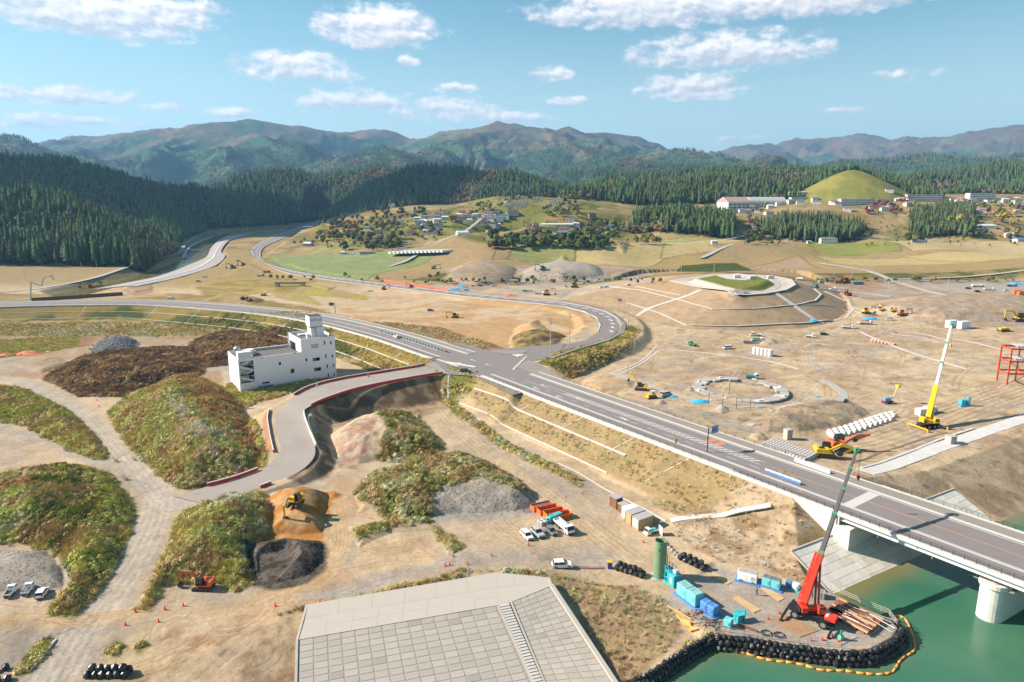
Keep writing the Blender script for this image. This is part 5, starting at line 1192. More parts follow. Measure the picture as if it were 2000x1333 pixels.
  for (x0,z0,x1,z1),k in win_:
    b=MB();t=.06
    for bx,bz,bw,bh in (((x0+x1)/2,z0+t/2,x1-x0,t),((x0+x1)/2,z1-t/2,x1-x0,t),(x0+t/2,(z0+z1)/2,t,z1-z0-2*t),(x1-t/2,(z0+z1)/2,t,z1-z0-2*t)):b.box((bx,.12,bz),(bw,.1,bh))
    w=b.ob('window',fr,T)
    b=MB()
    if k == 2:b.box(((x0+x1)/2,.2,(z0+z1)/2),(x1-x0-.13,.03,z1-z0-.13));b.ob('blind',sh,w)
    elif k == 3:b.box(((x0+x1)/2,.2,(z0+z1)/2),(x1-x0-.13,.03,z1-z0-.13));b.ob('louvre',fr,w)
    else:
      b.box(((x0+x1)/2-(x1-x0)*.22,.2,(z0+z1)/2),((x1-x0)*.5-.1,.02,z1-z0-.14));b.ob('pane',gl,w)
    b=MB();b.box(((x0+x1)/2,-.05,z1+.07),(x1-x0+.2,.12,.08));b.ob('lintel',wallw,w)
  # open stair in its recess
  b=MB();b.box(((s0+s1)/2,2.2,9.2),(s1-s0,.2,9.3));b.ob('recess_wall',wallw,T)
  for (z,sg) in ((5.0,-1),(7.3,1),(9.6,-1),(11.9,1)):
    b=MB();za,zb=(z,z+2.1);xa,xb=(s1-.2,s0+.2) if sg < 0 else (s0+.2,s1-.2);y=.28 if sg < 0 else 1.3
    b.bar((xa,y,za),(xb,y,zb),.12,.9);b.ob('stair_balustrade',wallw,T)
    b=MB();b.bar((xa,y+.5,za-.3),(xb,y+.5,zb-.3),.9,.2);b.ob('stair_flight',kerbm,T)
  for z in (7.3,11.9):b=MB();b.box((s1-.6,.9,z),(1.6,1.6,.2));b.ob('stair_landing',wallw,T)
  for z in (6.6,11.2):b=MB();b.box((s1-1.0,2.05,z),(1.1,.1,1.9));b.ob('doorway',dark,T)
  # roof structures
  b=MB();b.box((2.9,1.9,16.0),(5.4,3.6,3.4));b.ob('stair_head',wallw,T)
  b=MB();b.box((2.9,D_*.55,15.2),(5,D_*.5,.25));b.ob('roof_slab',roofd,T)
  b=MB();b.tube((2.8,D_*.75,14.6),(2.8,D_*.75,17),1.5,14);b.tube((2.8,D_*.75,17),(2.8,D_*.75,17.5),1.2,14,r2=.7);b.ob('water_tank',mat('tank_metal',(.5,.5,.48),.35,.5),T)
  b=MB();b.box((7.2,D_*.55,15.4),(2.6,4,2.2));b.ob('plant_cabinet',wallw,T,bevel=.08)
  b=MB();b.box((9.3,D_*.62,14.6),(1.4,3,1.2));b.ob('cooling_unit',galv,T)
  for x,y,s in ((uS+8.5,8,2.3),(uS+5.2,6,1.5),(uS+6.5,12,1.2)):b=MB();b.box((x,y,19.35+s*.65),(s,s,s*1.3));b.box((x-s*.2,y-s/2-.02,19.35+s*.9),(s*.25,.04,s*.5),mi=1);b.ob('roof_unit',[wallw,dark],T)
  b=MB();b.box((uS+6,14,19.8),(6,3,.5));b.ob('roof_slab',whiteC,T)
  tx,ty=W_-6.2,6.5;b=MB();b.box((tx,ty,21.9),(5.6,5.6,5.1));b.ob('tower_base',wst,T)
  b=MB()
  for dx in (-1,1):b.box((tx+dx-2.0,ty-3.6,21.9),(.35,.35,5))
  b.box((tx-2,ty-3.6,24.2),(2.6,.4,.3));b.box((tx-2,ty-3.6,22.4),(2.6,.4,.2));b.ob('tower_frame',mat('rusty_white',(.45,.40,.35),.8,var=.2,sc=2),T)
  tw=MB();tw.box((tx-.7,ty-.4,27.0),(5.6,5.6,4.6));t_o=tw.ob('sign_box',mat('pale_blue_panel',(.62,.70,.74),.55,var=.03,dirt=.1),T)
  b=MB();b.box((tx-.7,ty-.4,29.36),(5.2,5.2,.1));b.ob('sign_box_top',mat('rust_red_sheet',(.12,.035,.025),.8,var=.2,sc=2),t_o)
  b=MB();b.box((tx-.7,ty-.4,24.6),(5.9,5.9,.12));b.ob('ledge',mat('rust_red_sheet'),t_o)
  # four faded characters on the sign box (the building's name)
  lt=mat('faded_lettering',(.22,.24,.26),.7)
  try:fnt=None
  except Exception:fnt=None
  for k,ch in enumerate('高野会館'):
    cu=bpy.data.curves.new('lettering','FONT');cu.body=ch;cu.size=1.15;cu.extrude=.02;cu.align_x='CENTER';cu.materials.append(lt)
    o=bpy.data.objects.new('lettering_curve',cu);me=bpy.data.meshes.new_from_object(o);bpy.data.objects.remove(o)
    o=link('lettering',me,t_o,(tx-2.7+k*1.35,ty-3.235,27.2));o.rotation_euler=(math.pi/2,0,0)
  b=MB();b.box((uf(650),-1.0,2.9),(5.5,1.9,.15));
  for dx in (-2.5,2.5):b.box((uf(650)+dx,-1.8,1.8),(.1,.1,2.2))
  b.ob('porch_canopy',wallw,T)
  return T
white_building()
# ================================================================ VEHICLES
glass=mat('car_glass',(.02,.025,.03),.06,spec=.7,var=.02);tyre=mat('tyre',(.018,.018,.018),.85,var=.1);rimm=mat('rim',(.35,.35,.36),.35,.6);lampm=mat('lamp_lens',(.7,.7,.68),.15,var=.02);redl=mat('tail_lens',(.35,.01,.01),.25)
blackp=mat('black_plastic',(.02,.02,.02),.6);steeld=mat('dark_steel',(.06,.06,.06),.5,.3,dirt=.3)
def paint_m(n,c,r=.32,dirt=.08):return mat('paint_'+n,c,r,var=.02,sc=1.5,spec=.5,dirt=dirt)
PW=paint_m('car_white',(.78,.78,.77));PS=paint_m('silver',(.42,.43,.44));PB=paint_m('black',(.022,.024,.027));PG=paint_m('steel_grey',(.16,.18,.20));PGN=paint_m('green',(.05,.26,.14));PBL=paint_m('blue',(.06,.22,.48))
YEL=paint_m('machine_yellow',(.72,.42,.03),.4,.12);ORG=paint_m('machine_orange',(.66,.12,.03),.4,.12);REDM=paint_m('crane_red',(.66,.045,.02),.35,.06);TEAL=paint_m('teal',(.04,.42,.46),.45,.12);CYAN=paint_m('cyan',(.16,.56,.60),.45,.1);BLUE2=paint_m('mid_blue',(.08,.25,.60),.45,.1)
YDK=paint_m('yellow_deep',(.75,.46,.02),.4,.08);SKIP=paint_m('skip_orange',(.72,.16,.03),.5,.12);SKIN=mat('skip_inside',(.22,.04,.03),.8,var=.15,dirt=.3)
def loft(rings,mi=0,caps=True):
  b=MB();n=len(rings[0]);v=[p for r_ in rings for p in r_];f=[]
  for i in range(len(rings)-1):f += [(i*n+k,i*n+(k+1) % n,(i+1)*n+(k+1) % n,(i+1)*n+k) for k in range(n)]
  if caps:f += [tuple(range(n-1,-1,-1)),tuple(range((len(rings)-1)*n,len(rings)*n))]
  b.add(v,f,mi);return b
_wm={}
def wheel(T,x,y,r,w=.22):
  k=(r,w)
  if k not in _wm:
    b=MB();b.tube((0,-w/2,0),(0,w/2,0),r,16);b2=MB();b2.tube((0,-w/2-.012,0),(0,w/2+.012,0),r*.58,12);_wm[k]=(b.me('wheel',tyre),b2.me('rim',rimm))
  o=link('wheel',_wm[k][0],T,(x,y,r));link('rim',_wm[k][1],o)
_vm={}
def car(kind,P,rz,col,label,group=None,z=0,name='car',cat='car'):
  """x forward"""
  T=empty(name,P,rz,label,cat,group)
  K=(kind,col.name)
  if K not in _vm:
    if kind == 'suv':Lh,Wd,prof,gh,wr=2.3,.93,[(-2.3,.42),(-2.28,.95),(-2.1,1.08),(.95,1.08),(2.0,.95),(2.3,.75),(2.32,.42),(1.9,.3),(-1.9,.3)],[(-2.1,1.06),(-1.75,1.62),(.25,1.66),(1.1,1.06)],.36
    elif kind == 'wagon':Lh,Wd,prof,gh,wr=2.2,.86,[(-2.2,.4),(-2.2,.9),(-2.1,1.0),(1.0,.98),(1.95,.86),(2.22,.65),(2.2,.3),(-2.1,.28)],[(-2.12,.98),(-1.85,1.45),(.3,1.47),(1.15,.97)],.31
    elif kind == 'van':Lh,Wd,prof,gh,wr=2.35,.88,[(-2.35,.4),(-2.35,1.15),(1.45,1.15),(2.1,1.0),(2.38,.7),(2.36,.35),(-2.3,.32)],[(-2.33,1.12),(-2.2,1.92),(.95,1.95),(1.75,1.12)],.33
    else:Lh,Wd,prof,gh,wr=1.95,.8,[(-1.95,.4),(-1.93,.92),(-1.8,1.0),(.9,.98),(1.7,.86),(1.95,.65),(1.93,.3),(-1.9,.28)],[(-1.85,.98),(-1.5,1.47),(.15,1.49),(1.05,.97)],.3
    b=MB();b.prism(prof,Wd*2);body=b.me('body',col,bevel=.05)
    def ghr(s,dz,y0,y1):
      (x0,z0),(x1,z1),(x2,z2),(x3,z3)=gh;return [[(x0,-y0,z0),(x3,-y0,z3),(x3,y0,z3),(x0,y0,z0)],[(x1,-y1,z1+dz),(x2,-y1,z2+dz),(x2,y1,z2+dz),(x1,y1,z1+dz)]]
    cab=loft(ghr(1,-.05,Wd-.05,Wd-.17)).me('window_glass',glass)
    (x0,z0),(x1,z1),(x2,z2),(x3,z3)=gh;b=MB();b.box(((x1+x2)/2,0,z1-.015),(x2-x1+.12,(Wd-.13)*2,.07))
    for s in (-1,1):
      for xa,za,xb,zb in ((x0+.05,z0,x1,z1-.04),(x3,z3,x2,z2-.04),((x1+x2)/2-.1,z0,(x1+x2)/2-.1,z1-.05)):b.bar((xa,s*(Wd-.06),za),(xb,s*(Wd-.165),zb),.09,.05,roll=(0,1,0))
      if kind == 'van':b.bar((x0+.9,s*(Wd-.055),z0+.1),(x0+.9,s*(Wd-.16),z1-.1),.25,.03,roll=(0,1,0))
    roof=b.me('roof',col)
    b=MB();b.box((Lh-.06,0,.72),(.14,1,.12));b.box((Lh+.0,0,.45),(.1,Wd*1.7,.14));b.box((-Lh,0,.42),(.1,Wd*1.7,.14));trim=b.me('bumper',blackp)
    b=MB();b.box((0,0,0),(.1,.34,.15));lm=b.me('headlight',lampm);b=MB();b.box((0,0,0),(.06,.2,.3));tm=b.me('tail_light',redl)
    b=MB();b.box((0,0,0),(.1,.14,.12));mm=b.me('mirror',col)
    _vm[K]=(body,cab,roof,trim,lm,tm,mm,Lh,Wd,wr,gh)
  body,cab,roof,trim,lm,tm,mm,Lh,Wd,wr,gh=_vm[K]
  bo=link('body',body,T);link('window_glass',cab,T);link('roof',roof,T);link('bumper',trim,T)
  for s in (-1,1):
    link('headlight',lm,T,(Lh-.1,s*(Wd-.24),.74));link('tail_light',tm,T,(-Lh+.0,s*(Wd-.14),.85));link('mirror',mm,T,(gh[3][0]-.1,s*(Wd+.06),1.08))
    for x in (-1,1):wheel(T,x*Lh*.62,s*(Wd-.1),wr)
  return T
def truck(P,rz,col,label,L=6,W=2.1,group=None,bedcol=None,load=None,crane=None,kei=False,canopy=None,name='truck',cat='truck'):
  T=empty(name,P,rz,label,cat,group);s=.68 if kei else 1;W=1.45 if kei else W;L=3.3 if kei else L;hb=.95*s+.05;bedcol=bedcol or col
  cl=1.25 if kei else 1.7;ch=1.75 if kei else 2.25;x1=L/2
  b=MB();pr=[(x1-cl,.35*s),(x1-cl,ch),(x1-cl*.28,ch),(x1-.02,ch*.58),(x1,.35*s)];b.prism(pr,W);b.ob('cab',col,T,bevel=.05)
  b=MB();b.bar((x1-.02+.035,0,ch*.60),(x1-cl*.28+.035,0,ch*.96),W*.86,.04,roll=(1,0,0));b.ob('windscreen',glass,T)
  for sy in (-1,1):b=MB();b.box((x1-cl*.5,sy*(W/2+.005),ch*.78),(cl*.55,.03,ch*.26));b.ob('side_window',glass,T)
  b=MB();b.box((x1-cl-.02,0,ch*.78),(.03,W*.6,ch*.2));b.ob('rear_window',glass,T)
  b=MB();b.box((x1+.02,0,.45*s),(.12,W*.96,.25*s));b.ob('bumper',blackp if not kei else col,T)
  for sy in (-1,1):b=MB();b.box((x1+.03,sy*W*.38,.72*s),(.08,.3*s,.2*s));b.ob('headlight',lampm,T)
  b=MB();b.box((-cl/2,0,.62*s),(L-cl-.1,W*.5,.2*s));b.ob('chassis',steeld,T)
  bl=L-cl-.12;bx=-L/2+bl/2;b=MB();b.box((bx,0,hb),(bl,W,.09));b.ob('bed',bedcol if not kei else steeld,T)
  wh=.38 if not kei else .3
  for sy in (-1,1):b=MB();b.box((bx,sy*(W/2-.03),hb+wh/2+.05),(bl,.05,wh));b.ob('side_board',bedcol,T)
  b=MB();b.box((-L/2+.03,0,hb+wh/2+.05),(.05,W-.14,wh));b.ob('tail_board',bedcol,T)
  b=MB();b.box((bx+bl/2-.03,0,hb+.45*s+.1),(.06,W-.14,.9*s));b.ob('head_board',bedcol,T)
  if load:b=MB();[b.box((bx-bl*.3+bl*.6*i/2,.12*(i-1),hb+.25),(bl*.28,W*.55,.4),.2*i) for i in range(3)];stuff(b.ob('load',load,T))
  if canopy:b=MB();b.prism([(-bl/2,0),(-bl/2,.95),(bl/2,.95),(bl/2,0)],W*.98,c=(bx,0,hb+.1));b.ob('tarpaulin_cover',canopy,T,bevel=.12)
  if crane:
    x0=x1-cl-.45;b=MB();b.box((x0,0,1.5),(.5,.5,1.6));b.bar((x0,0,2.2),(x0-3.4*(L/6),.1,2.0),.3,.32);b.ob('loader_crane',crane,T)
  for x in ((x1-cl*.5),-L/2+bl*.28):
    for sy in (-1,1):wheel(T,x,sy*(W/2-.13),.42 if not kei else .27,.26*s)
  if L > 6.5:
    for sy in (-1,1):wheel(T,-L/2+bl*.28+1.1,sy*(W/2-.13),.42,.26)
  return T
_em={}
def excavator(P,rz,col,label,s=1.,swing=0.,b1=45,b2=-40,b3=-100,cabc=None,name='excavator',cat='excavator',group=None,blade=False,drop=0):
  """x forward; b1,b2 boom link angles, b3 stick angle (degrees from horizontal)"""
  T=empty(name,P,rz,label,cat,group,s)
  for sy in (-1,1):
    n=20;pr=[]
    for k in range(n):
      t=2*math.pi*k/n;pr.append(((1.55 if math.cos(t) > 0 else -1.55)+.42*math.cos(t),.44+.42*math.sin(t)))
    b=MB();b.prism(pr,.58,c=(0,sy*1.05,0));tr=b.ob('track',steeld,T)
    b=MB();
    for k in range(5):b.tube((-1.4+k*.7,sy*1.05-.31,.35),(-1.4+k*.7,sy*1.05+.31,.35),.2,8)
    b.ob('roller',blackp,tr)
  b=MB();b.box((0,0,.62),(1.6,1.7,.4));b.tube((0,0,.75),(0,0,1.0),.65,16);b.ob('undercarriage',steeld,T)
  if blade:b=MB();b.box((2.3,0,.4),(.15,2.6,.7));b.bar((2.3,.5,.4),(1,.5,.5),.15,.15);b.bar((2.3,-.5,.4),(1,-.5,.5),.15,.15);b.ob('blade',col,T)
  U=link('upper_body',None,T);U.rotation_euler=(0,0,math.radians(swing));U.location=(0,0,1.0)
  b=MB();b.box((-.55,0,.22),(3.1,2.5,.3));b.box((-.75,-.45,.72),(2.4,1.55,.75));b.prism([(-2.15,.3),(-2.3,.6),(-2.1,1.15),(-1.4,1.2),(-1.4,.3)],2.46);b.ob('house',col,U,bevel=.06)
  b=MB();b.box((-1.1,-.35,1.14),(1.2,1.1,.1));b.tube((-1.5,-.7,1.1),(-1.5,-.7,1.5),.07,6);b.ob('engine_cover',blackp,U)
  cc=cabc or blackp;b=MB()
  for x,x2 in ((.98,.9),(-.42,-.42)):
    for y in (.4,1.22):b.bar((x,y,.4),(x2,y,1.9),.09,.09)
  b.box((.26,.81,1.93),(1.45,.95,.08));b.box((.28,.81,.55),(1.45,.9,.35));b.ob('cab',cc,U)
  b=MB();b.box((.27,.81,1.3),(1.28,.8,1.15));b.ob('cab_glass',glass,U)
  r1,r2,r3=[math.radians(a) for a in (b1,b2,b3)];p0=Vector((.75,-.12,.6));p1=p0+Vector((2.5*math.cos(r1),0,2.5*math.sin(r1)));p2=p1+Vector((2.4*math.cos(r2),0,2.4*math.sin(r2)));p3=p2+Vector((2.3*math.cos(r3),0,2.3*math.sin(r3)))
  b=MB();b.bar(p0,p1+(p1-p0)*.04,.34,.42,w2=.34,h2=.62);b.bar(p1-(p2-p1)*.04,p2,.33,.6,w2=.3,h2=.36);b.ob('boom',col,U)
  b=MB();b.bar(p2-(p3-p2)*.18,p3,.26,.48,w2=.24,h2=.28);b.ob('stick',col,U)
  b=MB();b.tube(p0+Vector((.35,-.3,-.15)),p0.lerp(p1,.8)+Vector((0,-.3,-.2)),.08,8);b.tube(p1.lerp(p2,.1)+Vector((0,0,.42)),p2-(p3-p2)*.18,.08,8);b.ob('hydraulic_ram',galv,U)
  q=Vector((math.cos(r3+.5),0,math.sin(r3+.5)));bk=MB();pr=[(0,0),(.45,-.05),(.95,-.45),(.9,-.85),(.45,-1.0),(.05,-.75),(-.1,-.3)];a=r3+math.pi/2
  pr=[(x*math.cos(a+.3)-z_*math.sin(a+.3),x*math.sin(a+.3)+z_*math.cos(a+.3)) for x,z_ in [(-x_,z2) for x_,z2 in pr]]
  bk.prism(pr,.95,c=(p3.x,p3.y,p3.z));bk.ob('bucket',steeld,U)
  return T
def dozer(P,rz,col,label,s=1.,canopy=True,name='bulldozer',cat='bulldozer'):
  T=empty(name,P,rz,label,cat,sc=s)
  for sy in (-1,1):
    pr=[((1.2 if math.cos(2*math.pi*k/16) > 0 else -1.2)+.45*math.cos(2*math.pi*k/16),.46+.45*math.sin(2*math.pi*k/16)) for k in range(16)];b=MB();b.prism(pr,.5,c=(0,sy*.95,0));b.ob('track',steeld,T)
  b=MB();b.prism([(-1.5,.5),(-1.5,1.3),(0,1.35),(0,1.5),(1.5,1.35),(1.6,.5)],1.3);b.ob('body',col,T,bevel=.05)
  b=MB();b.bar((1.95,-1.4,.55),(1.95,1.4,.55),.9,.12,roll=(0,0,1));b.bar((1.9,.9,.4),(0,.9,.5),.15,.15);b.bar((1.9,-.9,.4),(0,-.9,.5),.15,.15);b.ob('blade',col,T)
  if canopy:
    b=MB();[b.bar((x,y,1.2),(x,y,2.4),.08,.08) for x in (-1.2,.1) for y in (-.6,.6)];b.box((-.55,0,2.45),(1.7,1.5,.08));b.ob('canopy',whiteC,T);b=MB();b.box((-.7,0,1.5),(.5,.6,.7));b.ob('seat',blackp,T)
  return T
def Gp(px,py,dz=0):v=hit(px,py);v.z += dz;return v
def hd(px,py,px2,py2):
  a=hit(px,py);b=hit(px2,py2);return math.atan2(b.y-a.y,b.x-a.x)
# ---- road vehicles and parked cars; heading given by a second point ahead of the bonnet
RDP=lambda px,py,z=RZ:Vector(at(px,py,z)+(z,))
def rh(px,py,px2,py2,z=RZ):a=at(px,py,z);b=at(px2,py2,z);return math.atan2(b[1]-a[1],b[0]-a[0])
car('suv',RDP(909,728),rh(900,728,925,730),PB,'black car waiting where the side road meets the junction')
car('wagon',RDP(774,660),rh(774,660,760,655),PW,'white car driving along the highway past the green centre barrier')
car('van',RDP(334,586),rh(334,586,350,586),PW,'small white van on the highway at the far left')
car('wagon',Gp(722,570),math.pi,PW,'tiny white car on the sandy track beside the orange earthworks')
car('suv',Gp(841,608),0,PG,'dark grey off-road car parked on bare ground inside the looping road')
car('suv',Gp(1098,1108),hd(1080,1108,1120,1110),PW,'white estate car alone on the gravel road behind the levee')
h_=hd(1015,1035,1040,1058)
car('wagon',Gp(1029,1050),h_,PW,'white estate car, leftmost of the row parked by the orange skips','vehicles parked by the orange skips')
car('suv',Gp(1050,1045),h_,PS,'silver people carrier second in the row by the orange skips','vehicles parked by the orange skips')
car('hatch',Gp(1077,1042),h_,PG,'dark grey hatchback between the silver carrier and the white truck','vehicles parked by the orange skips')
truck(Gp(1101,1034),h_+.02,PW,'white flatbed truck with a loader crane at the end of the parked row',7.2,2.1,'vehicles parked by the orange skips',crane=PS)
truck(Gp(1271,1043),hd(1280,1040,1255,1048),PW,'white mini pickup with blue load beside the wooden cabins',kei=True,load=TEAL,name='pickup_truck',cat='pickup')
hp_=hd(20,1160,30,1135)
truck(Gp(21,1162),hp_,PW,'white mini pickup with an empty dark bed, leftmost of three at the gravel pile',kei=True,name='pickup_truck',cat='pickup',group='three white vehicles by the gravel pile')
truck(Gp(55,1158),hp_,PW,'white mini pickup with dark clutter in its bed, middle of three',kei=True,load=PG,name='pickup_truck',cat='pickup',group='three white vehicles by the gravel pile')
car('hatch',Gp(83,1163),hp_,PW,'small white hatchback, rightmost of three at the gravel pile','three white vehicles by the gravel pile')
truck(Gp(1352,676),2.2,PGN,'small green truck on the sandy track',4.6,1.8)
car('van',Gp(1420,682),.25+math.pi,PW,'white minibus on the sandy plateau beside the white silo bags')
truck(Gp(1583,660),-.35,PW,'white pickup truck with a low open bed on the plateau',4.8,1.7,name='pickup_truck',cat='pickup')
car('wagon',Gp(1610,655),-.25,PB,'black estate car next to the white pickup on the plateau')
truck(Gp(1476,657),math.pi*.95,PW,'white crane truck working below the memorial hill',6,2.2,crane=YEL)
truck(Gp(1480,668),-.1,PW,'white truck with a green cover next to a flat trailer',6,2.1,canopy=PGN)
truck(Gp(1462,671),-.1,PS,'flat grey trailer truck beside the green covered truck',6,2.1)
truck(Gp(1469,740),-.1,PW,'white tipper truck with a blue bed above the plaza ring',5.5,2.0,bedcol=TEAL)
truck(Gp(1690,634),-.05,PW,'white lorry with a dark red crane at the foot of the memorial hill',8,2.4,crane=redl)
truck(Gp(1656,642),-.3,PW,'white crane lorry with planks near the hill path',7,2.3,crane=redl,load=whiteC)
car('van',Gp(1738,626),-.2,PW,'white van among the small diggers on the plateau')
car('van',Gp(1301,774),.45,PS,'silver van with a blue sheet beside the gravel heap')
truck(Gp(1029,570),-.25,PW,'tipper truck with a teal cab in the far yard',8,2.4,bedcol=TEAL);truck(Gp(1053,575),-.2,PW,'white truck with a purple stripe load in the far yard',8,2.4,load=BLUE2)
car('van',Gp(911,569),0,PW,'white van by the blue sheets in the far yard')
for i,(x,y,c,lb) in enumerate([(925,560,PS,'silver car left of the far yard office'),(938,559,PG,'grey car behind the silver one in the far yard'),(965,560,PW,'white car beside the concrete culvert in the far yard'),(1176,563,PW,'white car on the far yard road beside the memorial hill'),(1184,562,PW,'second white car on the far yard road beside the memorial hill'),(1228,558,PW,'white car at the back corner of the memorial hill')]):car('wagon',Gp(x,y),.1*i,c,lb)
truck(Gp(1561,547),2.6,PW,'white box truck behind the memorial hill',6,2.2,canopy=PW)
truck(Gp(1909,561),-.1,PW,'long white box lorry in the right hand lorry park',9,2.4,canopy=PW);truck(Gp(1932,568),-.2,PW,'white concrete lorry in front of the long box lorry',8,2.4,canopy=PS);truck(Gp(1975,560),.1,PG,'dark flatbed lorry at the right edge of the lorry park',9,2.4)
car('suv',Gp(1891,565),.2,PB,'black car left of the white box lorries');car('suv',Gp(1909,571),.2,PB,'black car in front of the white box lorries');car('wagon',Gp(1965,569),.1,PW,'white car beside the orange stack in the lorry park')
for x,y,c,lb in [(471,461,PB,'dark truck on the far riverside road'),(388,551,PS,'silver car on the riverside yard'),(401,542,PW,'white car on the riverside yard'),(494,490,PB,'black car on the bend of the far road'),(465,510,PS,'silver car beside the riverside path'),(1000+0,1000,None,'')][:5]:car('suv',Gp(x,y),.4,c,lb)
truck(Gp(509,540),.1,PBL,'blue truck in the riverside yard',7,2.3,load=PW);truck(Gp(521,533),.1,PB,'black truck in the riverside yard',7,2.3);truck(Gp(478,586),2.8,PB,'black tipper truck beside the highway with a red digger',6,2.3)
truck(Gp(1627,568),.2,PW,'white mixer truck behind the memorial hill yard',6,2.4,canopy=PS)
# ---- excavators
excavator(Gp(577,988,.1),math.radians(-100),YDK,'yellow excavator standing on top of the orange soil heap',1.12,swing=0,b1=35,b2=-30,b3=-95,cabc=blackp)
excavator(Gp(398,1150),math.radians(178),ORG,'orange red excavator with its arm folded down on the gravel by the grassy mound',1.0,swing=0,b1=52,b2=2,b3=-80,cabc=blackp)
excavator(Gp(889,621),math.radians(175),YDK,'yellow excavator on the orange earth inside the looping road',1.15,b1=40,b2=-5,b3=-95)
excavator(Gp(1251,762),math.radians(160),YDK,'yellow excavator with raised arm beside the sand heap',1.1,b1=60,b2=60,b3=-60)
dozer(Gp(1272,778),math.radians(200),YEL,'small yellow bulldozer with a white canopy beside the silver van',1.15)
excavator(Gp(1612,893),math.radians(-8),YDK,'large yellow excavator reaching right beside the concrete blocks',1.4,b1=28,b2=-15,b3=-150,blade=False)
excavator(Gp(1640,880),math.radians(6),ORG,'large orange excavator stretched out behind the yellow one',1.55,b1=28,b2=4,b3=-160)
for x,y,c,rz_,s,lb in [(1122,562,YEL,180,1.5,'orange yellow excavator in the far yard, arm to the right'),(1068,577,YDK,10,1.4,'yellow excavator with its arm laid on the ground in the far yard'),(1060,528,TEAL,185,1.5,'teal excavator on the grey stone heaps beyond the stream'),(848,526,BLUE2,0,1.3,'blue digger beside the dark soil mound beyond the stream'),
  (1762,617,ORG,0,1.2,'red digger working on the plateau beside the stockpiles'),(1692,613,YEL,10,1.2,'yellow digger at the corner of the memorial hill'),(1722,607,YDK,90,.8,'small yellow digger, left of a pair on the plateau track'),(1744,609,YEL,80,.8,'small green yellow digger, right of a pair on the plateau track'),
  (1990,628,YDK,180,1.8,'yellow excavator at the right edge of the plateau'),(750,566,ORG,20,1.0,'small orange digger on the orange embankment'),(803,562,ORG,200,.9,'orange mini digger by the red netting'),(178,565,ORG,200,1.5,'red excavator in the left riverside works'),(195,562,YDK,20,1.7,'yellow excavator with its arm raised by the soil cone'),(158,566,YEL,180,1.2,'small yellow digger, leftmost in the riverside works'),
  (455,525,TEAL,180,1.5,'teal excavator in the riverside yard'),(476,520,ORG,180,1.4,'red excavator beside the teal one in the riverside yard'),(1652,553,ORG,180,1.6,'red excavator in the machine yard behind the memorial hill'),(1594,563,TEAL,200,1.0,'teal mini digger beside the round corner of the hill'),(1657,578,redl,90,1.2,'dark red drilling rig on the track behind the hill'),(486,588,ORG,150,1.0,'red digger beside the black tipper truck')]:
  excavator(Gp(x,y),math.radians(rz_),c,lb,s,swing=0,b1=50,b2=0 if s > 1 else 20,b3=-85)
dozer(Gp(1960,648),0,YEL,'yellow bulldozer beside the white site cabins',1.6,False);dozer(Gp(515,578),math.pi,YEL,'yellow wheel loader by the grey spoil heap at the highway',1.2)
# boom lift and blue machine
def boomlift(P,rz,label):
  T=empty('boom_lift',P,rz,label,'boom lift');b=MB();b.box((0,0,.8),(3.4,2.0,.5));b.ob('chassis',redl,T)
  for x in (-1.1,1.1):
    for y in (-.95,.95):wheel(T,x,y,.5,.35)
  b=MB();b.box((-.4,0,1.5),(2.6,1.7,.9));b.ob('turret',BLUE2,T,bevel=.06);b=MB();b.bar((-1.4,0,2.1),(2.6,0,2.3),.35,.4);b.bar((2.4,0,2.3),(3.6,0,6.2),.22,.25);b.ob('arm',whiteC,T);b=MB();b.box((3.8,0,6.3),(1,1.6,1));b.ob('basket',YEL,T)
boomlift(Gp(1733,788),.2,'blue and red boom lift parked on the sandy plateau')
def bluerig(P,s,label,rz=0):
  T=empty('pump_unit',P,rz,label,'pump',sc=s);b=MB();b.box((0,0,.15),(2.6,1.6,.3));b.ob('skid',BLUE2,T);b=MB();b.box((-.6,0,.9),(1.1,1.2,1.2));b.ob('motor_box',TEAL,T,bevel=.05);b=MB();b.tube((.7,0,.3),(.7,0,2.1),.4,12);b.ob('tank',TEAL,T);b=MB();b.tube((-.2,0,1.3),(.7,0,1.5),.12,8);b.tube((.7,.4,.6),(1.4,.6,.3),.1,8);b.ob('pipe',BLUE2,T)
bluerig(Gp(1884,793),1.6,'blue pumping machine in the muddy ring at the right of the plateau');bluerig(Gp(1828,806),.8,'small blue compressor beside the yellow crane',1)
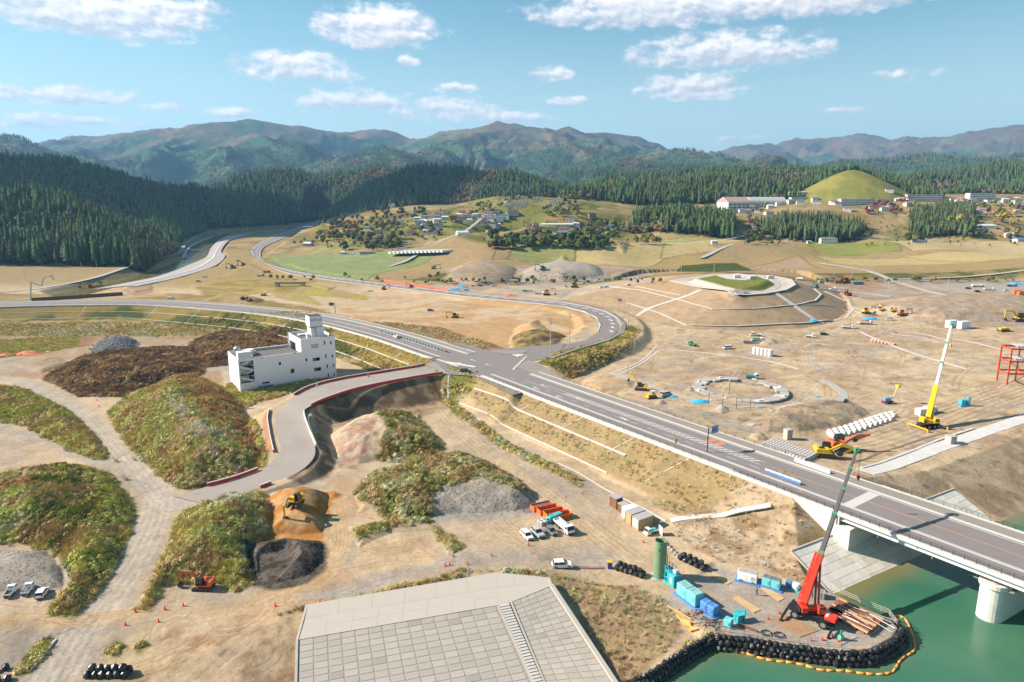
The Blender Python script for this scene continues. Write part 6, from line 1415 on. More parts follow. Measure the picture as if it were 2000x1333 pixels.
# ================================================================ CRANES
def boom_tip(B,px,py,Lb,far=True):
  dx,dy,dz=ray(px,py);o=Vector((0,0,CH));d=Vector((dx,dy,dz));oc=o-B;a=d@d;b_=2*oc@d;c=oc@oc-Lb*Lb
  disc=max(b_*b_-4*a*c,0);t=(-b_+(1 if far else -1)*math.sqrt(disc))/(2*a);return o+d*t
def sections(T,B,tip,spec,inv):
  """telescoping boom: spec list of (start frac, end frac, width, material, name)"""
  for f0,f1,w_,m,n in spec:
    b=MB();b.bar(B.lerp(tip,f0),B.lerp(tip,f1),w_,w_*1.25,w2=w_*.94,h2=w_*1.15);b.ob(n,m,T,loc=inv,bevel=.03)
    if f0 > .02:b=MB();b.bar(B.lerp(tip,f0-.008),B.lerp(tip,f0+.008),w_*1.2+.12,w_*1.5+.12);b.ob('boom_collar',PGN,T,loc=inv)
def red_crane():
  P=Gp(1583,1212);P.z=.05;rz=hd(1560,1200,1620,1222)
  T=empty('mobile_crane',P,rz,'red rough-terrain crane with a long dark telescopic boom on the quay','crane');b=MB()
  b.box((0,0,1.35),(8.6,1.5,.7));b.box((0,0,1.72),(7.6,2.7,.1));b.ob('carrier_frame',blackp,T,bevel=.04)
  for x in (-2.6,2.6):
    for y in (-1.25,1.25):wheel(T,x,y,.82,.62)
    for y in (-1.25,1.25):b=MB();b.box((x,y,1.8),(1.9,.75,.12));b.ob('mudguard',blackp,T)
  for x in (-4.3,4.3):
    for y in (-1,1):
      b=MB();b.bar((x,y*.6,.95),(x,y*3.6,.7),.35,.42);b.box((x,y*3.7,.45),(.3,.3,.9));b.tube((x,y*3.7,0.02),(x,y*3.7,.14),.45,12);b.ob('outrigger',blackp,T)
  b=MB();b.box((3.6,0,2.1),(2.0,2.2,.75));b.ob('engine_hood',REDM,T,bevel=.08);b=MB();b.box((2.9,0,2.5),(.5,2.0,.06));b.ob('deck_plate',whiteC,T)
  b=MB();b.tube((-.2,0,1.75),(-.2,0,2.1),1.0,20);b.ob('slew_ring',steeld,T)
  U=link('superstructure',None,T);U.location=(-.2,0,2.1);U.rotation_euler=(0,0,-rz)
  inv_u=None
  b=MB();b.box((.2,0,.45),(3.6,1.2,.8));b.box((-1.5,0,.6),(1.2,2.4,1.1));b.ob('turntable',REDM,U,bevel=.06)
  b=MB();b.prism([(.5,-.1),(.5,1.55),(1.7,1.55),(2.15,.75),(2.15,-.1)],.95,c=(.4,-1.1,.1));b.ob('cab',REDM,U,bevel=.06)
  b=MB();b.box((1.6,-1.59,1.15),(1.0,.02,.65));b.bar((2.62,-1.1,.85),(2.2,-1.1,1.6),.8,.03,roll=(1,0,0));b.box((1.5,-1.1,1.69),(.8,.7,.03));b.ob('cab_window',glass,U)
  b=MB()
  b.bar((-1.9,.85,.4),(-1.9,-.85,.4),.9,.8);b.ob('counterweight',blackp,U)
  Bw=P+Vector((-1.7,-.1,3.4));tip=boom_tip(Bw,1673,880,42.5);inv=-Vector(P);M=Matrix.Rotation(-rz,4,'Z')
  H=link('boom_assembly',None,T);H.rotation_euler=(0,0,-rz)
  sections(H,Bw-P,tip-P,[(0,.30,1.15,REDM,'base_boom'),(.29,.55,.84,mat('boom_grey',(.13,.125,.125),.45,.2,var=.05),'telescopic_section'),(.54,.72,.72,mat('boom_grey'),'telescopic_section'),(.71,.87,.60,mat('boom_grey'),'telescopic_section'),(.86,1.0,.5,mat('boom_grey'),'telescopic_section')],None)
  for o in H.children:o.location=(0,0,0)
  d=(tip-Bw).normalized();side=d.cross(Vector((0,0,1))).normalized();up=side.cross(d)
  b=MB();a0=P+Vector((.9,0,2.7))-P;b.tube(a0+side*.3,a0.lerp(Bw-P+d*11,.9)+side*.3,.2,10);b.tube(a0-side*.3,a0.lerp(Bw-P+d*11,.9)-side*.3,.2,10);b.ob('derricking_ram',REDM,H)
  # stowed fly jib on the flank of the base section
  b=MB();q0=Bw-P+d*.6+side*-.95;q1=Bw-P+d*12.6+side*-.95
  for du,ds_ in ((.3,.2),(.3,-.2),(-.3,.2),(-.3,-.2)):b.tube(q0+up*du+side*ds_,q1+up*du*.5+side*ds_*.6,.07,5)
  for k in range(9):f=k/9;b.tube(q0.lerp(q1,f)+up*.3*(1-f*.5),q0.lerp(q1,f+.11)-up*.3*(1-f*.5),.05,5)
  b.ob('stowed_jib',REDM,H)
  b=MB();t=tip-P;b.box(t,(.9,.9,1.1));b.bar(t,t+Vector((.2,-.9,.3)),.25,.3);b.tube(t+side*.35+d*.3,t-side*.35+d*.3,.4,12);b.ob('boom_head',PGN,H)
  b=MB();hk=t+Vector((.75,-.6,-6.2));b.tube(t+Vector((.75,-.6,0)),hk,.03,5);b.tube(t+Vector((.55,-.6,0)),hk+Vector((-.1,0,0)),.03,5);b.ob('hoist_rope',steeld,H)
  b=MB();b.tube(hk+Vector((0,-.2,0)),hk+Vector((0,.2,0)),.42,12);b.box(hk+Vector((0,0,-.4)),(.45,.35,.6));b.tube(hk+Vector((0,0,-.7)),hk+Vector((.15,0,-1.1)),.1,6);b.ob('hook_block',redl,H)
  # lettering blocks on the boom flank
  b=MB()
  for k in range(5):b.box((0,0,0),(.001,.001,.001));c=Bw-P+d*(8.4+k*.8)-side*-.0+Vector((.62,-.62,0))*1.0
  return T
red_crane()
def yellow_crane():
  P=Gp(1812,836);rz=hd(1790,838,1835,832);T=empty('mobile_crane',P,rz,'yellow crane with its boom raised high above the plateau','crane')
  b=MB();b.box((0,0,1.3),(8,1.6,.7));b.box((0,0,1.72),(7.4,2.8,.12));b.ob('carrier_frame',blackp,T)
  for x in (-2.8,-1.2,1.2,2.8):
    for y in (-1.3,1.3):wheel(T,x,y,.7,.55)
  for x in (-4.2,4.2):b=MB();b.bar((x,-3.8,.8),(x,3.8,.8),.4,.4);[b.tube((x,y,.0),(x,y,.7),.25,8) for y in (-3.7,3.7)];b.ob('outrigger',YDK,T)
  H=link('superstructure',None,T);H.rotation_euler=(0,0,-rz)
  b=MB();b.box((.2,0,2.4),(4.6,2.6,1.1));b.box((-1.9,0,2.9),(1.2,2.6,1.6));b.ob('turntable',YDK,H,bevel=.06);b=MB();b.box((1.8,-1.2,2.9),(1.6,1,1.6));b.ob('cab',YDK,H,bevel=.05);b=MB();b.box((1.8,-1.72,3.1),(1.2,.03,.9));b.box((2.62,-1.2,3.1),(.03,.8,1.0));b.ob('cab_window',glass,H)
  Bw=P+Vector((-.2,.2,3.2));tip=boom_tip(Bw,1858,636,42);br=tip-P;B_=Bw-P
  sections(H,B_,br,[(0,.33,1.5,YDK,'base_boom'),(.32,.58,.95,whiteC,'telescopic_section'),(.57,.8,.85,whiteC,'telescopic_section'),(.79,1.0,.72,whiteC,'telescopic_section')],None)
  for o in H.children:o.location=(0,0,0)
  b=MB();b.tube((1.2,0,2.9),B_.lerp(br,.26),.3,10);b.ob('derricking_ram',YDK,H);b=MB();b.box(br,(1,1,1.2));b.ob('boom_head',TEAL,H)
  b=MB();b.tube(br+Vector((.5,-.5,0)),br+Vector((.5,-.5,-7)),.04,5);b.ob('hoist_rope',steeld,H);b=MB();b.box(br+Vector((.5,-.5,-7.3)),(.6,.5,1));b.ob('hook_block',YDK,H)
yellow_crane()
# ================================================================ QUAY AND YARD
plastic=mat('black_sack',(.016,.016,.018),.38,var=.2,sc=3,bump=.05,spec=.6);sackp=mat('pale_sack',(.38,.33,.31),.8,var=.15,sc=2);pinks=mat('pink_sack',(.62,.38,.30),.8,var=.1);wsack=mat('white_sack',(.60,.60,.60),.8,var=.08)
woodm=mat('plywood',(.48,.31,.15),.8,var=.1,sc=2);woodd=mat('brown_boards',(.20,.10,.055),.8,var=.15,sc=2);roofg=mat('grey_sheet_roof',(.36,.36,.36),.6,var=.08,dirt=.3);rust=mat('rusty_steel',(.22,.085,.045),.85,var=.25,sc=3,dirt=.3)
platem=mat('plywood_sheet',(.50,.34,.18),.85,var=.1,sc=1.5,dirt=.25);scrap=mat('scrap_grey',(.16,.14,.13),.8,var=.3,sc=3)
def sack_mesh(name,m,seed):
  r=np.random.default_rng(seed);n,k=12,7;v=[(0,0,0)];rot=r.random()*6
  for j in range(1,k):
    t=j/k;zz=t*1.0;rr=.56*(math.sin(math.pi*min(t*.62+.18,1)) ** .6)
    for i in range(n):
      a=2*math.pi*i/n;w=rr*(1+.10*math.sin(3*a+rot+j)+.06*r.normal());v.append((w*math.cos(a),w*math.sin(a),zz*.95+.03*r.normal()))
  v.append((0,0,1.12));f=[]
  f += [(0,1+(i+1) % n,1+i) for i in range(n)]
  for j in range(k-2):b0=1+j*n;f += [(b0+i,b0+(i+1) % n,b0+n+(i+1) % n,b0+n+i) for i in range(n)]
  b0=1+(k-2)*n;f += [(b0+i,b0+(i+1) % n,len(v)-1) for i in range(n)]
  me=bpy.data.meshes.new(name);me.from_pydata(v,[],f);me.materials.append(m);return me
SACKS=[sack_mesh('sandbag',plastic,i) for i in range(5)];PSACK=[sack_mesh('sandbag',sackp,i+9) for i in range(2)];WS=[sack_mesh('sandbag',wsack,20)];PK=[sack_mesh('sandbag',pinks,30)]
def sack(x,y,z,label,group,s=1.05,pool=SACKS):
  o=link('sandbag',random.choice(pool),None,(x,y,z),random.random()*6.28);sx=s*(.9+.2*random.random());o.scale=(sx,sx,s*(.85+.25*random.random()));tag(o,label,'sandbag',group);return o
def wallpath(l,z):P=catmull([at(x,y,z) for x,y in l],8);a=np.concatenate([[0],np.cumsum(np.linalg.norm(np.diff(P,axis=0),axis=1))]);return P,a
QL=[(1400,1247),(1440,1248),(1497,1256),(1580,1268),(1662,1277),(1706,1271),(1745,1252),(1762,1232),(1752,1214),(1735,1205)]
P,a=wallpath(QL,-.2);ctr=np.array(at(1560,1200,0));nb=0
for row,(zz,offs) in enumerate([(-.7,-.1),(-1.5,.4),(-2.3,.85)]):
  s=.3+.5*(row % 2)
  while s < a[-1] and nb < 290:
    x=np.interp(s,a,P[:,0]);y=np.interp(s,a,P[:,1]);x2=np.interp(s+.5,a,P[:,0]);y2=np.interp(s+.5,a,P[:,1]);t=np.array([x2-x,y2-y])+1e-6;n=np.array([t[1],-t[0]])/np.linalg.norm(t)
    if n @ (np.array([x,y])-ctr) < 0:n=-n
    sack(x+n[0]*(offs+random.uniform(-.2,.2)),y+n[1]*(offs+random.uniform(-.2,.2)),zz+random.uniform(-.15,.12),'black sandbag, %s of the quay wall, %s' % (['top row','middle row','bottom row'][row],['in front of the hose coils','below the rusty beam','in front of the traffic cones','in front of the green pump','at the rounded corner','beside the staging'][min(5,int(6*s/a[-1]))]),'black sandbags round the end of the quay');s += 1.08+.1*random.random();nb += 1
P,a=wallpath([(1238,1336),(1270,1322),(1319,1290),(1360,1265),(1392,1250),(1405,1252)],-1.2)
for row,(zz,offs) in enumerate([(-.7,0),(-1.45,.6),(-2.2,1.1)]):
  s=.3
  while s < a[-1]:
    x=np.interp(s,a,P[:,0]);y=np.interp(s,a,P[:,1]);sack(x+.45*offs+random.uniform(-.1,.1),y-.9*offs,zz-.2*(1-s/a[-1]),'black sandbag, %s of the shore wall, %s part' % (['top row','middle row','bottom row'][row],['lower left','middle','quay end'][min(2,int(3*s/a[-1]))]),'black sandbags along the dirt shore',.9);s += .92
def heap(pxs,label,group,pool=SACKS,s=1.1,dz=0):
  for x,y,lv in pxs:p=Gp(x,y);sack(p.x,p.y,p.z+dz+lv*.8,label,group,s,pool)
def rowpile(x0,y0,x1,y1,n,label,group,rows=2,top=True,pool=SACKS,s=1.15):
  A,B=Gp(x0,y0),Gp(x1,y1);d=(B-A);nrm=Vector((-d.y,d.x,0)).normalized()
  for r_ in range(rows):
    for i in range(n):p=A+d*(i/max(n-1,1))+nrm*r_*1.05;sack(p.x+random.uniform(-.1,.1),p.y,float(gz(p.x,p.y))-.03,label,group,s,pool)
  if top:
    for i in range(n-1):p=A+d*((i+.5)/max(n-1,1))+nrm*.5;sack(p.x,p.y,float(gz(p.x,p.y))+.85,label,group,s*.95,pool)
rowpile(1205,1113,1252,1128,6,'black sandbag in the pile left of the green tank','black sandbags left of the green tank')
rowpile(1328,1093,1372,1114,5,'black sandbag in the pile right of the green tank','black sandbags right of the green tank')
rowpile(1296,1062,1325,1090,6,'pale reddish sandbag in the row behind the green tank','pale sandbags behind the green tank',1,False,PSACK,.9)
rowpile(172,1323,245,1322,6,'black sandbag in the row at the bottom edge left of centre','black sandbags on the sandy ground at the bottom',2,True,SACKS,1.2)
rowpile(-6,1332,14,1330,2,'black sandbag in the corner heap at the lower left edge','black sandbags in the lower left corner',1,False);rowpile(-10,1313,12,1308,2,'black sandbag of the upper clump at the lower left edge','black sandbags of the upper left corner clump',1,False)
rowpile(1703,668,1744,675,7,'pink sack in the double row on the plateau','pink sacks on the plateau',2,False,PK,1.5)
# orange float boom
fl=mat('boom_orange',(.78,.33,.07),.5,var=.05)
T=empty('floating_boom',(0,0,WL),0,'orange floating barrier curving in the green water around the quay','floating boom')
P,a=wallpath([(1411,1262),(1440,1270),(1465,1274),(1500,1285),(1560,1292),(1600,1304),(1640,1305),(1690,1312),(1730,1310),(1745,1290),(1752,1282),(1772,1272),(1776,1262),(1771,1238),(1766,1222),(1757,1208),(1740,1205)],WL);s=0;k=0
fc_=Vector((56,119,0));fo_=lambda p:p+Vector((p.x-fc_.x,(p.y-fc_.y)*1.3,0)).normalized()*.9
while s < a[-1]-1:
  L_=min(3.2,a[-1]-s);q=[fo_(Vector((np.interp(s+f*L_,a,P[:,0]),np.interp(s+f*L_,a,P[:,1]),.12))) for f in (.03,.5,.97)];b=MB()
  b.tube(q[0],q[1],.16,8,r2=.27,cap=True);b.tube(q[1],q[2],.27,8,r2=.16);b.ob('float',fl,T,smooth=True);s += L_
# green tank and blue plant
def tank():
  P=Gp(1288,1127);T=empty('green_tank',P,0,'tall pale green cylindrical tank standing on end at the quay entrance','tank');m=mat('pale_green_steel',(.16,.27,.15),.5,var=.05,sc=1,dirt=.2);H,R=8.6,1.28;n=28;b=MB()
  v=[];
  for rr,z in ((R,0),(R,H),(R-.06,H),(R-.06,H-1.4)):v += [(rr*math.cos(2*math.pi*k/n),rr*math.sin(2*math.pi*k/n),z-(.35 if (z == H and 4 < k < 9) else 0)) for k in range(n)]
  b.add(v,[(j*n+k,j*n+(k+1) % n,(j+1)*n+(k+1) % n,(j+1)*n+k) for j in range(3) for k in range(n)]+[tuple(range(3*n,4*n))]);b.ob('shell',m,T)
  for z in (.2,3,5.8,8.3):
    b=MB();v=[((R+dr)*math.cos(2*math.pi*k/n),(R+dr)*math.sin(2*math.pi*k/n),z+dz) for dr,dz in ((.01,0),(.07,0),(.07,.12),(.01,.12)) for k in range(n)];b.add(v,[(j*n+k,j*n+(k+1) % n,((j+1) % 4)*n+(k+1) % n,((j+1) % 4)*n+k) for j in range(4) for k in range(n)]);b.ob('rib',m,T)
  b=MB();b.tube((R+.12,-.5,.5),(R+.12,-.5,5.6),.1,8);b.ob('pipe',galv,T)
  b=MB()
  for s in (-.2,.2):b.tube((-.35+s,-R-.15,.3),(-.35+s,-R-.15,7.8),.03,5)
  for i in range(20):b.tube((-.55,-R-.15,.5+i*.36),(-.15,-R-.15,.5+i*.36),.02,4)
  b.ob('ladder',m,T)
  b=MB();b.box((-.55,-R-.01,6.9),(.25,.05,.6));b.ob('hatch',blackp,T)
  b=MB();b.box((0,0,-.02),(3.6,3.2,.25));b.ob('footing',levm,T)
tank()
def plant():
  P=Gp(1311,1137);rz=hd(1300,1128,1330,1150);T=empty('mixing_plant',P,rz,'bright blue steel mixing plant with hand rails beside the green tank','plant');b=MB();b.box((0,0,.15),(4.4,2.6,.3));b.ob('skid',TEAL,T)
  b=MB();b.box((1.2,-.1,1.45),(1.7,2.2,2.3));b.ob('control_cabin',TEAL,T,bevel=.04);b=MB();b.box((1.2,-1.22,1.3),(.7,.04,1.5));b.ob('cabin_door',PS,T);b=MB();b.box((2.07,-.2,1.6),(.03,1.2,1.2));b.ob('panel',BLUE2,T)
  b=MB();b.box((-.9,0,2.5),(2.3,2.2,.12));[b.bar((x,y,.3),(x,y,3.6),.1,.1) for x in (-2,-.9,.2) for y in (-1,1)];b.ob('frame',TEAL,T)
  b=MB()
  for y in (-1.05,1.05):
    for z in (3.1,3.6):b.tube((-2,y,z),(.25,y,z),.035,5)
  for z in (3.1,3.6):b.tube((-2,-1.05,z),(-2,1.05,z),.035,5)
  b.ob('hand_rail',CYAN,T)
  for x in (-1.5,-.4):b=MB();b.tube((x,-.3,.5),(x,-.3,2.1),.42,12,r2=.5);b.ob('hopper',TEAL,T)
  b=MB();b.tube((-2,-.9,.9),(.5,-.9,1.2),.14,8);b.tube((-1.2,-1.0,1.6),(-1.2,.9,1.7),.12,8);b.ob('pipe',BLUE2,T);b=MB();b.box((1.1,.1,3.0),(1.1,.9,.7));b.ob('roof_unit',PS,T,bevel=.05)
  b=MB();b.tube((2.6,.3,.5),(2.6,.3,1.5),.35,10);b.ob('side_tank',TEAL,T)
plant()
def genset(px,py,px2,py2,L,W,H,col,label,tray=BLUE2,n=1,topcol=None,z0=.28,name='generator',wheels=False):
  a=Gp(px,py);b_=Gp(px2,py2);c=(a+b_)/2;c.z=max(a.z,b_.z);rz=math.atan2(b_.y-a.y,b_.x-a.x);T=empty(name,c,rz,label,'generator')
  if tray:b=MB();b.box((0,0,.1),(L+1,W+.7,.2));[b.box((0,s*(W/2+.33),.27),(L+1,.05,.16)) for s in (-1,1)];b.ob('drip_tray',tray,T)
  for i in range(n):
    l=L/n-.08;x=-L/2+L/n*(i+.5);cc=col if not isinstance(col,list) else col[i];b=MB();b.box((x,0,z0+H/2),(l,W,H));h=b.ob('housing',cc,T,bevel=.05)
    b=MB();b.box((x,0,z0+H+.035),(l*.94,W*.94,.06));b.box((x-l*.25,0,z0+H+.09),(l*.2,W*.5,.06));b.ob('roof_panel',topcol or cc,T)
    for s in (-1,1):
      for k in range(max(1,int(l/1.4))):
        m_=max(1,int(l/1.4));b=MB();b.box((x-l/2+l*(k+.5)/m_,s*(W/2+.012),z0+H*.5),(l/m_*.86,.03,H*.78));b.ob('door',cc,T)
      b=MB();[b.box((x+l*.3,s*(W/2+.035),z0+H*(.3+.07*q)),(l*.22,.02,.04)) for q in range(6)];b.ob('louvre',blackp,T)
    b=MB();b.box((x-l/2-.01,0,z0+H*.55),(.03,W*.6,H*.5));b.ob('grille',blackp,T)
  if wheels:[wheel(T,x,y,.3,.2) for x in (-L*.3,L*.3) for y in (-W/2,W/2)]
genset(1327,1158,1367,1188,5.6,2.2,2.5,CYAN,'large light turquoise generator container with a stained roof on a blue tray',z0=.3,n=2,topcol=mat('stained_turquoise',(.20,.46,.46),.6,var=.1,sc=2,dirt=.6))
genset(1372,1190,1398,1206,3.4,1.7,1.9,BLUE2,'pair of mid blue generators end to end on the turquoise container tray',n=2)
genset(1442,1131,1478,1140,4.0,1.8,2.0,PW,'long white generator with a grey roof on a bright blue tray',topcol=roofg,wheels=True)
genset(1489,1142,1524,1153,3.7,1.7,1.9,CYAN,'pair of light blue generators with dark tops and skirts by the slope',n=2,topcol=PG)
genset(1534,1146,1545,1149,1.1,1.1,1.2,BLUE2,'small blue pump box right of the light blue generators',tray=None,name='pump_box');genset(1548,1150,1560,1155,1.3,1.2,1.1,[PW],'small white and blue unit beside the red crane boom',tray=TEAL,name='pump_box')
genset(1416,1222,1428,1227,1.5,1.3,1.4,CYAN,'light turquoise cube by the sandbag wall',tray=None,name='tool_box')
def smallplant():
  P=Gp(1443,1212);T=empty('grout_mixer',P,.3,'small bright blue grout mixer with railings in the middle of the quay','mixer');b=MB();b.box((0,0,.1),(2.4,2.0,.2));b.ob('skid',TEAL,T);b=MB();[b.tube((x,.1,.3),(x,.1,1.4),.45,12) for x in (-.6,.5)];b.ob('drum',TEAL,T)
  b=MB();b.box((-.5,-.7,.8),(.9,.5,1.1));b.ob('cabinet',TEAL,T,bevel=.03);b=MB();b.tube((.9,-.4,.2),(.9,-.4,2.4),.18,8);b.box((.2,0,1.55),(2.2,1.8,.08));b.ob('column',TEAL,T)
  b=MB();[b.tube((x,y,1.6),(x,y,2.4),.03,5) for x in (-1,0,1) for y in (-.85,.85)];[b.tube((-1,y,2.4),(1,y,2.4),.03,5) for y in (-.85,.85)];b.ob('hand_rail',CYAN,T)
smallplant()
def sheet(l,label,m=platem,th=.05,name='ground_sheet',cat='board'):
  P=[hit(x,y) for x,y in l];c=sum(P,Vector())/len(P);zt=max(p.z for p in P)+.05;T=empty(name,(c.x,c.y,zt),0,label,cat)
  A,B,Cc,D=[Vector((p.x-c.x,p.y-c.y,0)) for p in P];n=max(1,int((B-A).length/1.9))
  for i in range(n):
    q=[A.lerp(B,i/n+.004),A.lerp(B,(i+1)/n-.004),D.lerp(Cc,(i+1)/n-.004),D.lerp(Cc,i/n+.004)];b=MB();b.add(q+[p+Vector((0,0,th)) for p in q],[(4,5,6,7),(0,1,5,4),(1,2,6,5),(2,3,7,6),(3,0,4,7)]);b.ob('panel',m,T)
sheet([(1377,1120),(1390,1116),(1430,1138),(1420,1143)],'row of plywood sheets on the ground behind the green tank shadow');sheet([(1484,1149),(1496,1145),(1532,1170),(1520,1176)],'row of plywood sheets between the white generator and the person');sheet([(1430,1169),(1442,1165),(1486,1192),(1472,1198)],'row of plywood sheets in the middle of the quay')
sheet([(1505,1211),(1535,1203),(1600,1232),(1562,1246)],'wide steel plates under the red crane',mat('worn_plate',(.34,.21,.12),.75,var=.15,sc=1,dirt=.4));sheet([(1590,1243),(1632,1222),(1676,1245),(1640,1262)],'grey steel plates right of the red crane',mat('grey_plate',(.33,.31,.28),.8,var=.15,sc=1,dirt=.3))
# scaffold platform of rusty beams
def platform():
  T=empty('steel_staging',(0,0,0),0,'rusty steel beam staging littered with poles on the right of the quay','staging');z=.1
  q=[Vector(at(x,y,zz)+(zz,)) for x,y,zz in [(1612,1192,.9),(1695,1236,.9),(1726,1210,.9),(1640,1170,.9)]];A,B,Cc,D=q;T.location=A;inv=-A;r=random.Random(4)
  for i in range(9):f=i/8;b=MB();b.bar(A.lerp(D,f),B.lerp(Cc,f),.3,.35);b.ob('beam',rust if i % 4 else platem,T,loc=inv)
  for i in range(8):f=i/7;b=MB();b.bar(A.lerp(B,f)+Vector((0,0,-.4)),D.lerp(Cc,f)+Vector((0,0,-.4)),.22,.4);b.ob('cross_beam',rust,T,loc=inv)
  for i in range(5):
    u,v=r.random()*.7,r.random()*.7;p=A.lerp(B,u).lerp(D.lerp(Cc,u),v);b=MB();b.box((0,0,0),(2.4,1.5,.06),r.random()*.6-.9);b.ob('deck_plate',rust if i % 2 else mat('worn_plate'),T,loc=(p.x+inv.x+1,p.y+inv.y,1.12-A.z))
  for i in range(16):
    u,v,w_=r.random(),r.random(),r.random();p=A.lerp(B,u*.8).lerp(D.lerp(Cc,u*.8),v);d=(B-A).normalized()*(2+4*w_)+Vector((0,0,r.uniform(-.1,.3)));d.rotate(Euler((0,0,r.uniform(-.25,.25))));b=MB();b.tube(p+Vector((0,0,.4)),p+d+Vector((0,0,.4)),.06,6);b.ob('pole',[galv,rust,mat('pale_pipe',(.5,.46,.4),.7)][i % 3],T,loc=inv)
  for i in range(3):b=MB();p=A.lerp(Cc,.3+.2*i);
  pass
platform()
T=empty('scrap_heap',Gp(1392,1217),0,'tangled grey heap of scrap pipes and wire beside the sandbags','scrap heap');r=random.Random(3)
for i in range(34):p=Vector((r.gauss(0,1.8),r.gauss(0,.9),.2+abs(r.gauss(0,.35))));d=Vector((r.gauss(0,1),r.gauss(0,.6),r.gauss(0,.25)));b=MB();b.tube(p,p+d*1.2,.07,5);b.ob('pipe',[scrap,rust,blackp][i % 3],T)
T=empty('scrap_heap',Gp(1362,1200),0,'reddish brown heap of rusty fittings below the blue generators','scrap heap')
for i in range(30):p=Vector((r.gauss(0,1.6),r.gauss(0,.5),.2+abs(r.gauss(0,.2))));d=Vector((r.gauss(0,1),r.gauss(0,.8),r.gauss(0,.4)));b=MB();b.tube(p,p+d*.5,.11,5);b.ob('fitting',[rust,rust,scrap][i % 3],T)
T=empty('folded_boom',Gp(1345,1222),0,'spare lengths of orange floating boom piled on the dirt','floating boom')
A,B=Gp(1303,1186),Gp(1350,1212)
for i in range(5):b=MB();q=[Gp(1322+i*2,1205+i*2,.3),Gp(1335+i*3,1222-i,.35),Gp(1362-i*3,1234+i-2,.3)];b.tube(q[0]-T.location,q[1]-T.location,.2,7);b.tube(q[1]-T.location,q[2]-T.location,.2,7);b.ob('float',fl,T)
tag(MB().tube((0,0,0),B-A,.14,7).ob('orange_pole',fl,None,loc=A+Vector((0,0,.25))),'long orange pole lying on the slope above the spare boom','pole')
tag(MB().bar((0,0,0),Gp(1479,1236)-Gp(1444,1222),.4,.4).ob('rusty_beam',rust,None,loc=Gp(1444,1222,.25)),'rusty beam lying beside the blue mixer','beam')
def hose(px,py,label):
  p=Gp(px,py,.1);b=MB()
  for j in range(3):
    R=1.0-.12*j
    for k in range(18):t0,t1=2*math.pi*k/18,2*math.pi*(k+1)/18;b.tube((R*math.cos(t0),R*math.sin(t0),.1*j),(R*math.cos(t1),R*math.sin(t1),.1*j),.06,5,cap=False)
  tag(b.ob('hose_coil',blackp,None,loc=p),label,'hose')
hose(1522,1242,'coiled black hose, right of the two coils by the sandbag wall');hose(1497,1238,'coiled black hose, left of the two coils by the sandbag wall')
def green_machine():
  p=Gp(1642,1250);T=empty('drill_unit',p,.4,'small green pump on orange legs near the front edge of the quay','pump');b=MB();b.box((0,0,.5),(.9,.8,.8));b.ob('housing',mat('paint_mint',(.1,.48,.33),.4),T,bevel=.06);b=MB();b.tube((-.1,0,.9),(-.1,0,1.9),.22,10);b.ob('cylinder',PGN,T);b=MB();b.box((-.7,-.1,.15),(.9,.6,.25));b.ob('base',ORG,T)
green_machine()
T=empty('cage_box',Gp(1592,1164),hd(1575,1160,1605,1167),'grey steel mesh box beside the crane boom at the back of the quay','cage');b=MB();[b.box((x,y,.75),(3.6,.05,1.3)) for x,y in ((0,-.8),(0,.8))];[b.box((x,0,.75),(.05,1.6,1.3)) for x in (-1.8,1.8)];b.box((0,0,.1),(3.6,1.6,.1));b.ob('side',galv,T)
for i in range(7):MB().box((-1.7+i*.56,-.85,.75),(.06,.06,1.35)).ob('post',steeld,T)
# rail round the quay edge
pts_=[tuple(Vector(at(x,y,.0)+(.0,))) for x,y in [(1335,1150),(1400,1232),(1425,1236),(1497,1248),(1580,1259),(1655,1268)]]
fence_run('quay_rail',pts_[1:],'thin steel rail along the front edge of the quay',None,1.0,2.4,2,galv,'railing')
fence_run('quay_rail',[tuple(Vector(at(x,y,.1)+(.1,))) for x,y in [(1605,1143),(1640,1160),(1690,1182),(1735,1200),(1752,1222)]],'scaffold pole rail along the river side of the quay',None,1.1,2.0,3,mat('pale_pipe',(.5,.46,.4),.7),'railing')
# cabins
def cabin(px,py,rz,L,W,H,wall,label,roof=roofg,posts=True,board=False,name='cabin',door=True):
  T=empty(name,Gp(px,py),rz,label,'cabin');b=MB();b.box((0,0,H/2),(L,W,H));b.ob('wall',wall,T);b=MB();b.bar((-L/2-.12,0,H+.1),(L/2+.12,0,H+.02),W+.25,.12);rf=b.ob('roof',roof,T)
  if posts:[MB().box((x,y,H/2),(.14,.14,H+.02)).ob('corner_post',woodd,T) for x in (-L/2,L/2) for y in (-W/2,W/2)]
  if door:MB().box((-L*.22,-W/2-.02,H*.42),(.8,.05,H*.78)).ob('door',blackp,T);w=MB().box((L*.22,-W/2-.02,H*.58),(L*.3,.05,H*.34)).ob('window',glass,T);MB().box((L*.22,-W/2-.03,H*.38),(L*.34,.1,.06)).ob('sill',woodd,w)
  if board:
    o=MB().box((L/2+.04,0,H*.55),(.06,W*.88,H*.72)).ob('notice_board',whiteC,T);r=random.Random(8)
    for i in range(9):MB().box((L/2+.09,-W*.32+(i % 3)*W*.32,H*.35+(i//3)*H*.2),(.02,W*.24,H*.15)).ob('poster',mat('poster_%d' % (i % 3),[(.35,.6,.35),(.7,.75,.7),(.35,.55,.65)][i % 3],.6),o)
rc=hd(1205,985,1275,1025);rw=rc+math.pi/2
def crow(px,py,L,W,H,wall,label,**k):cabin(px,py,rc-math.pi/2,L,W,H,wall,label,**k)
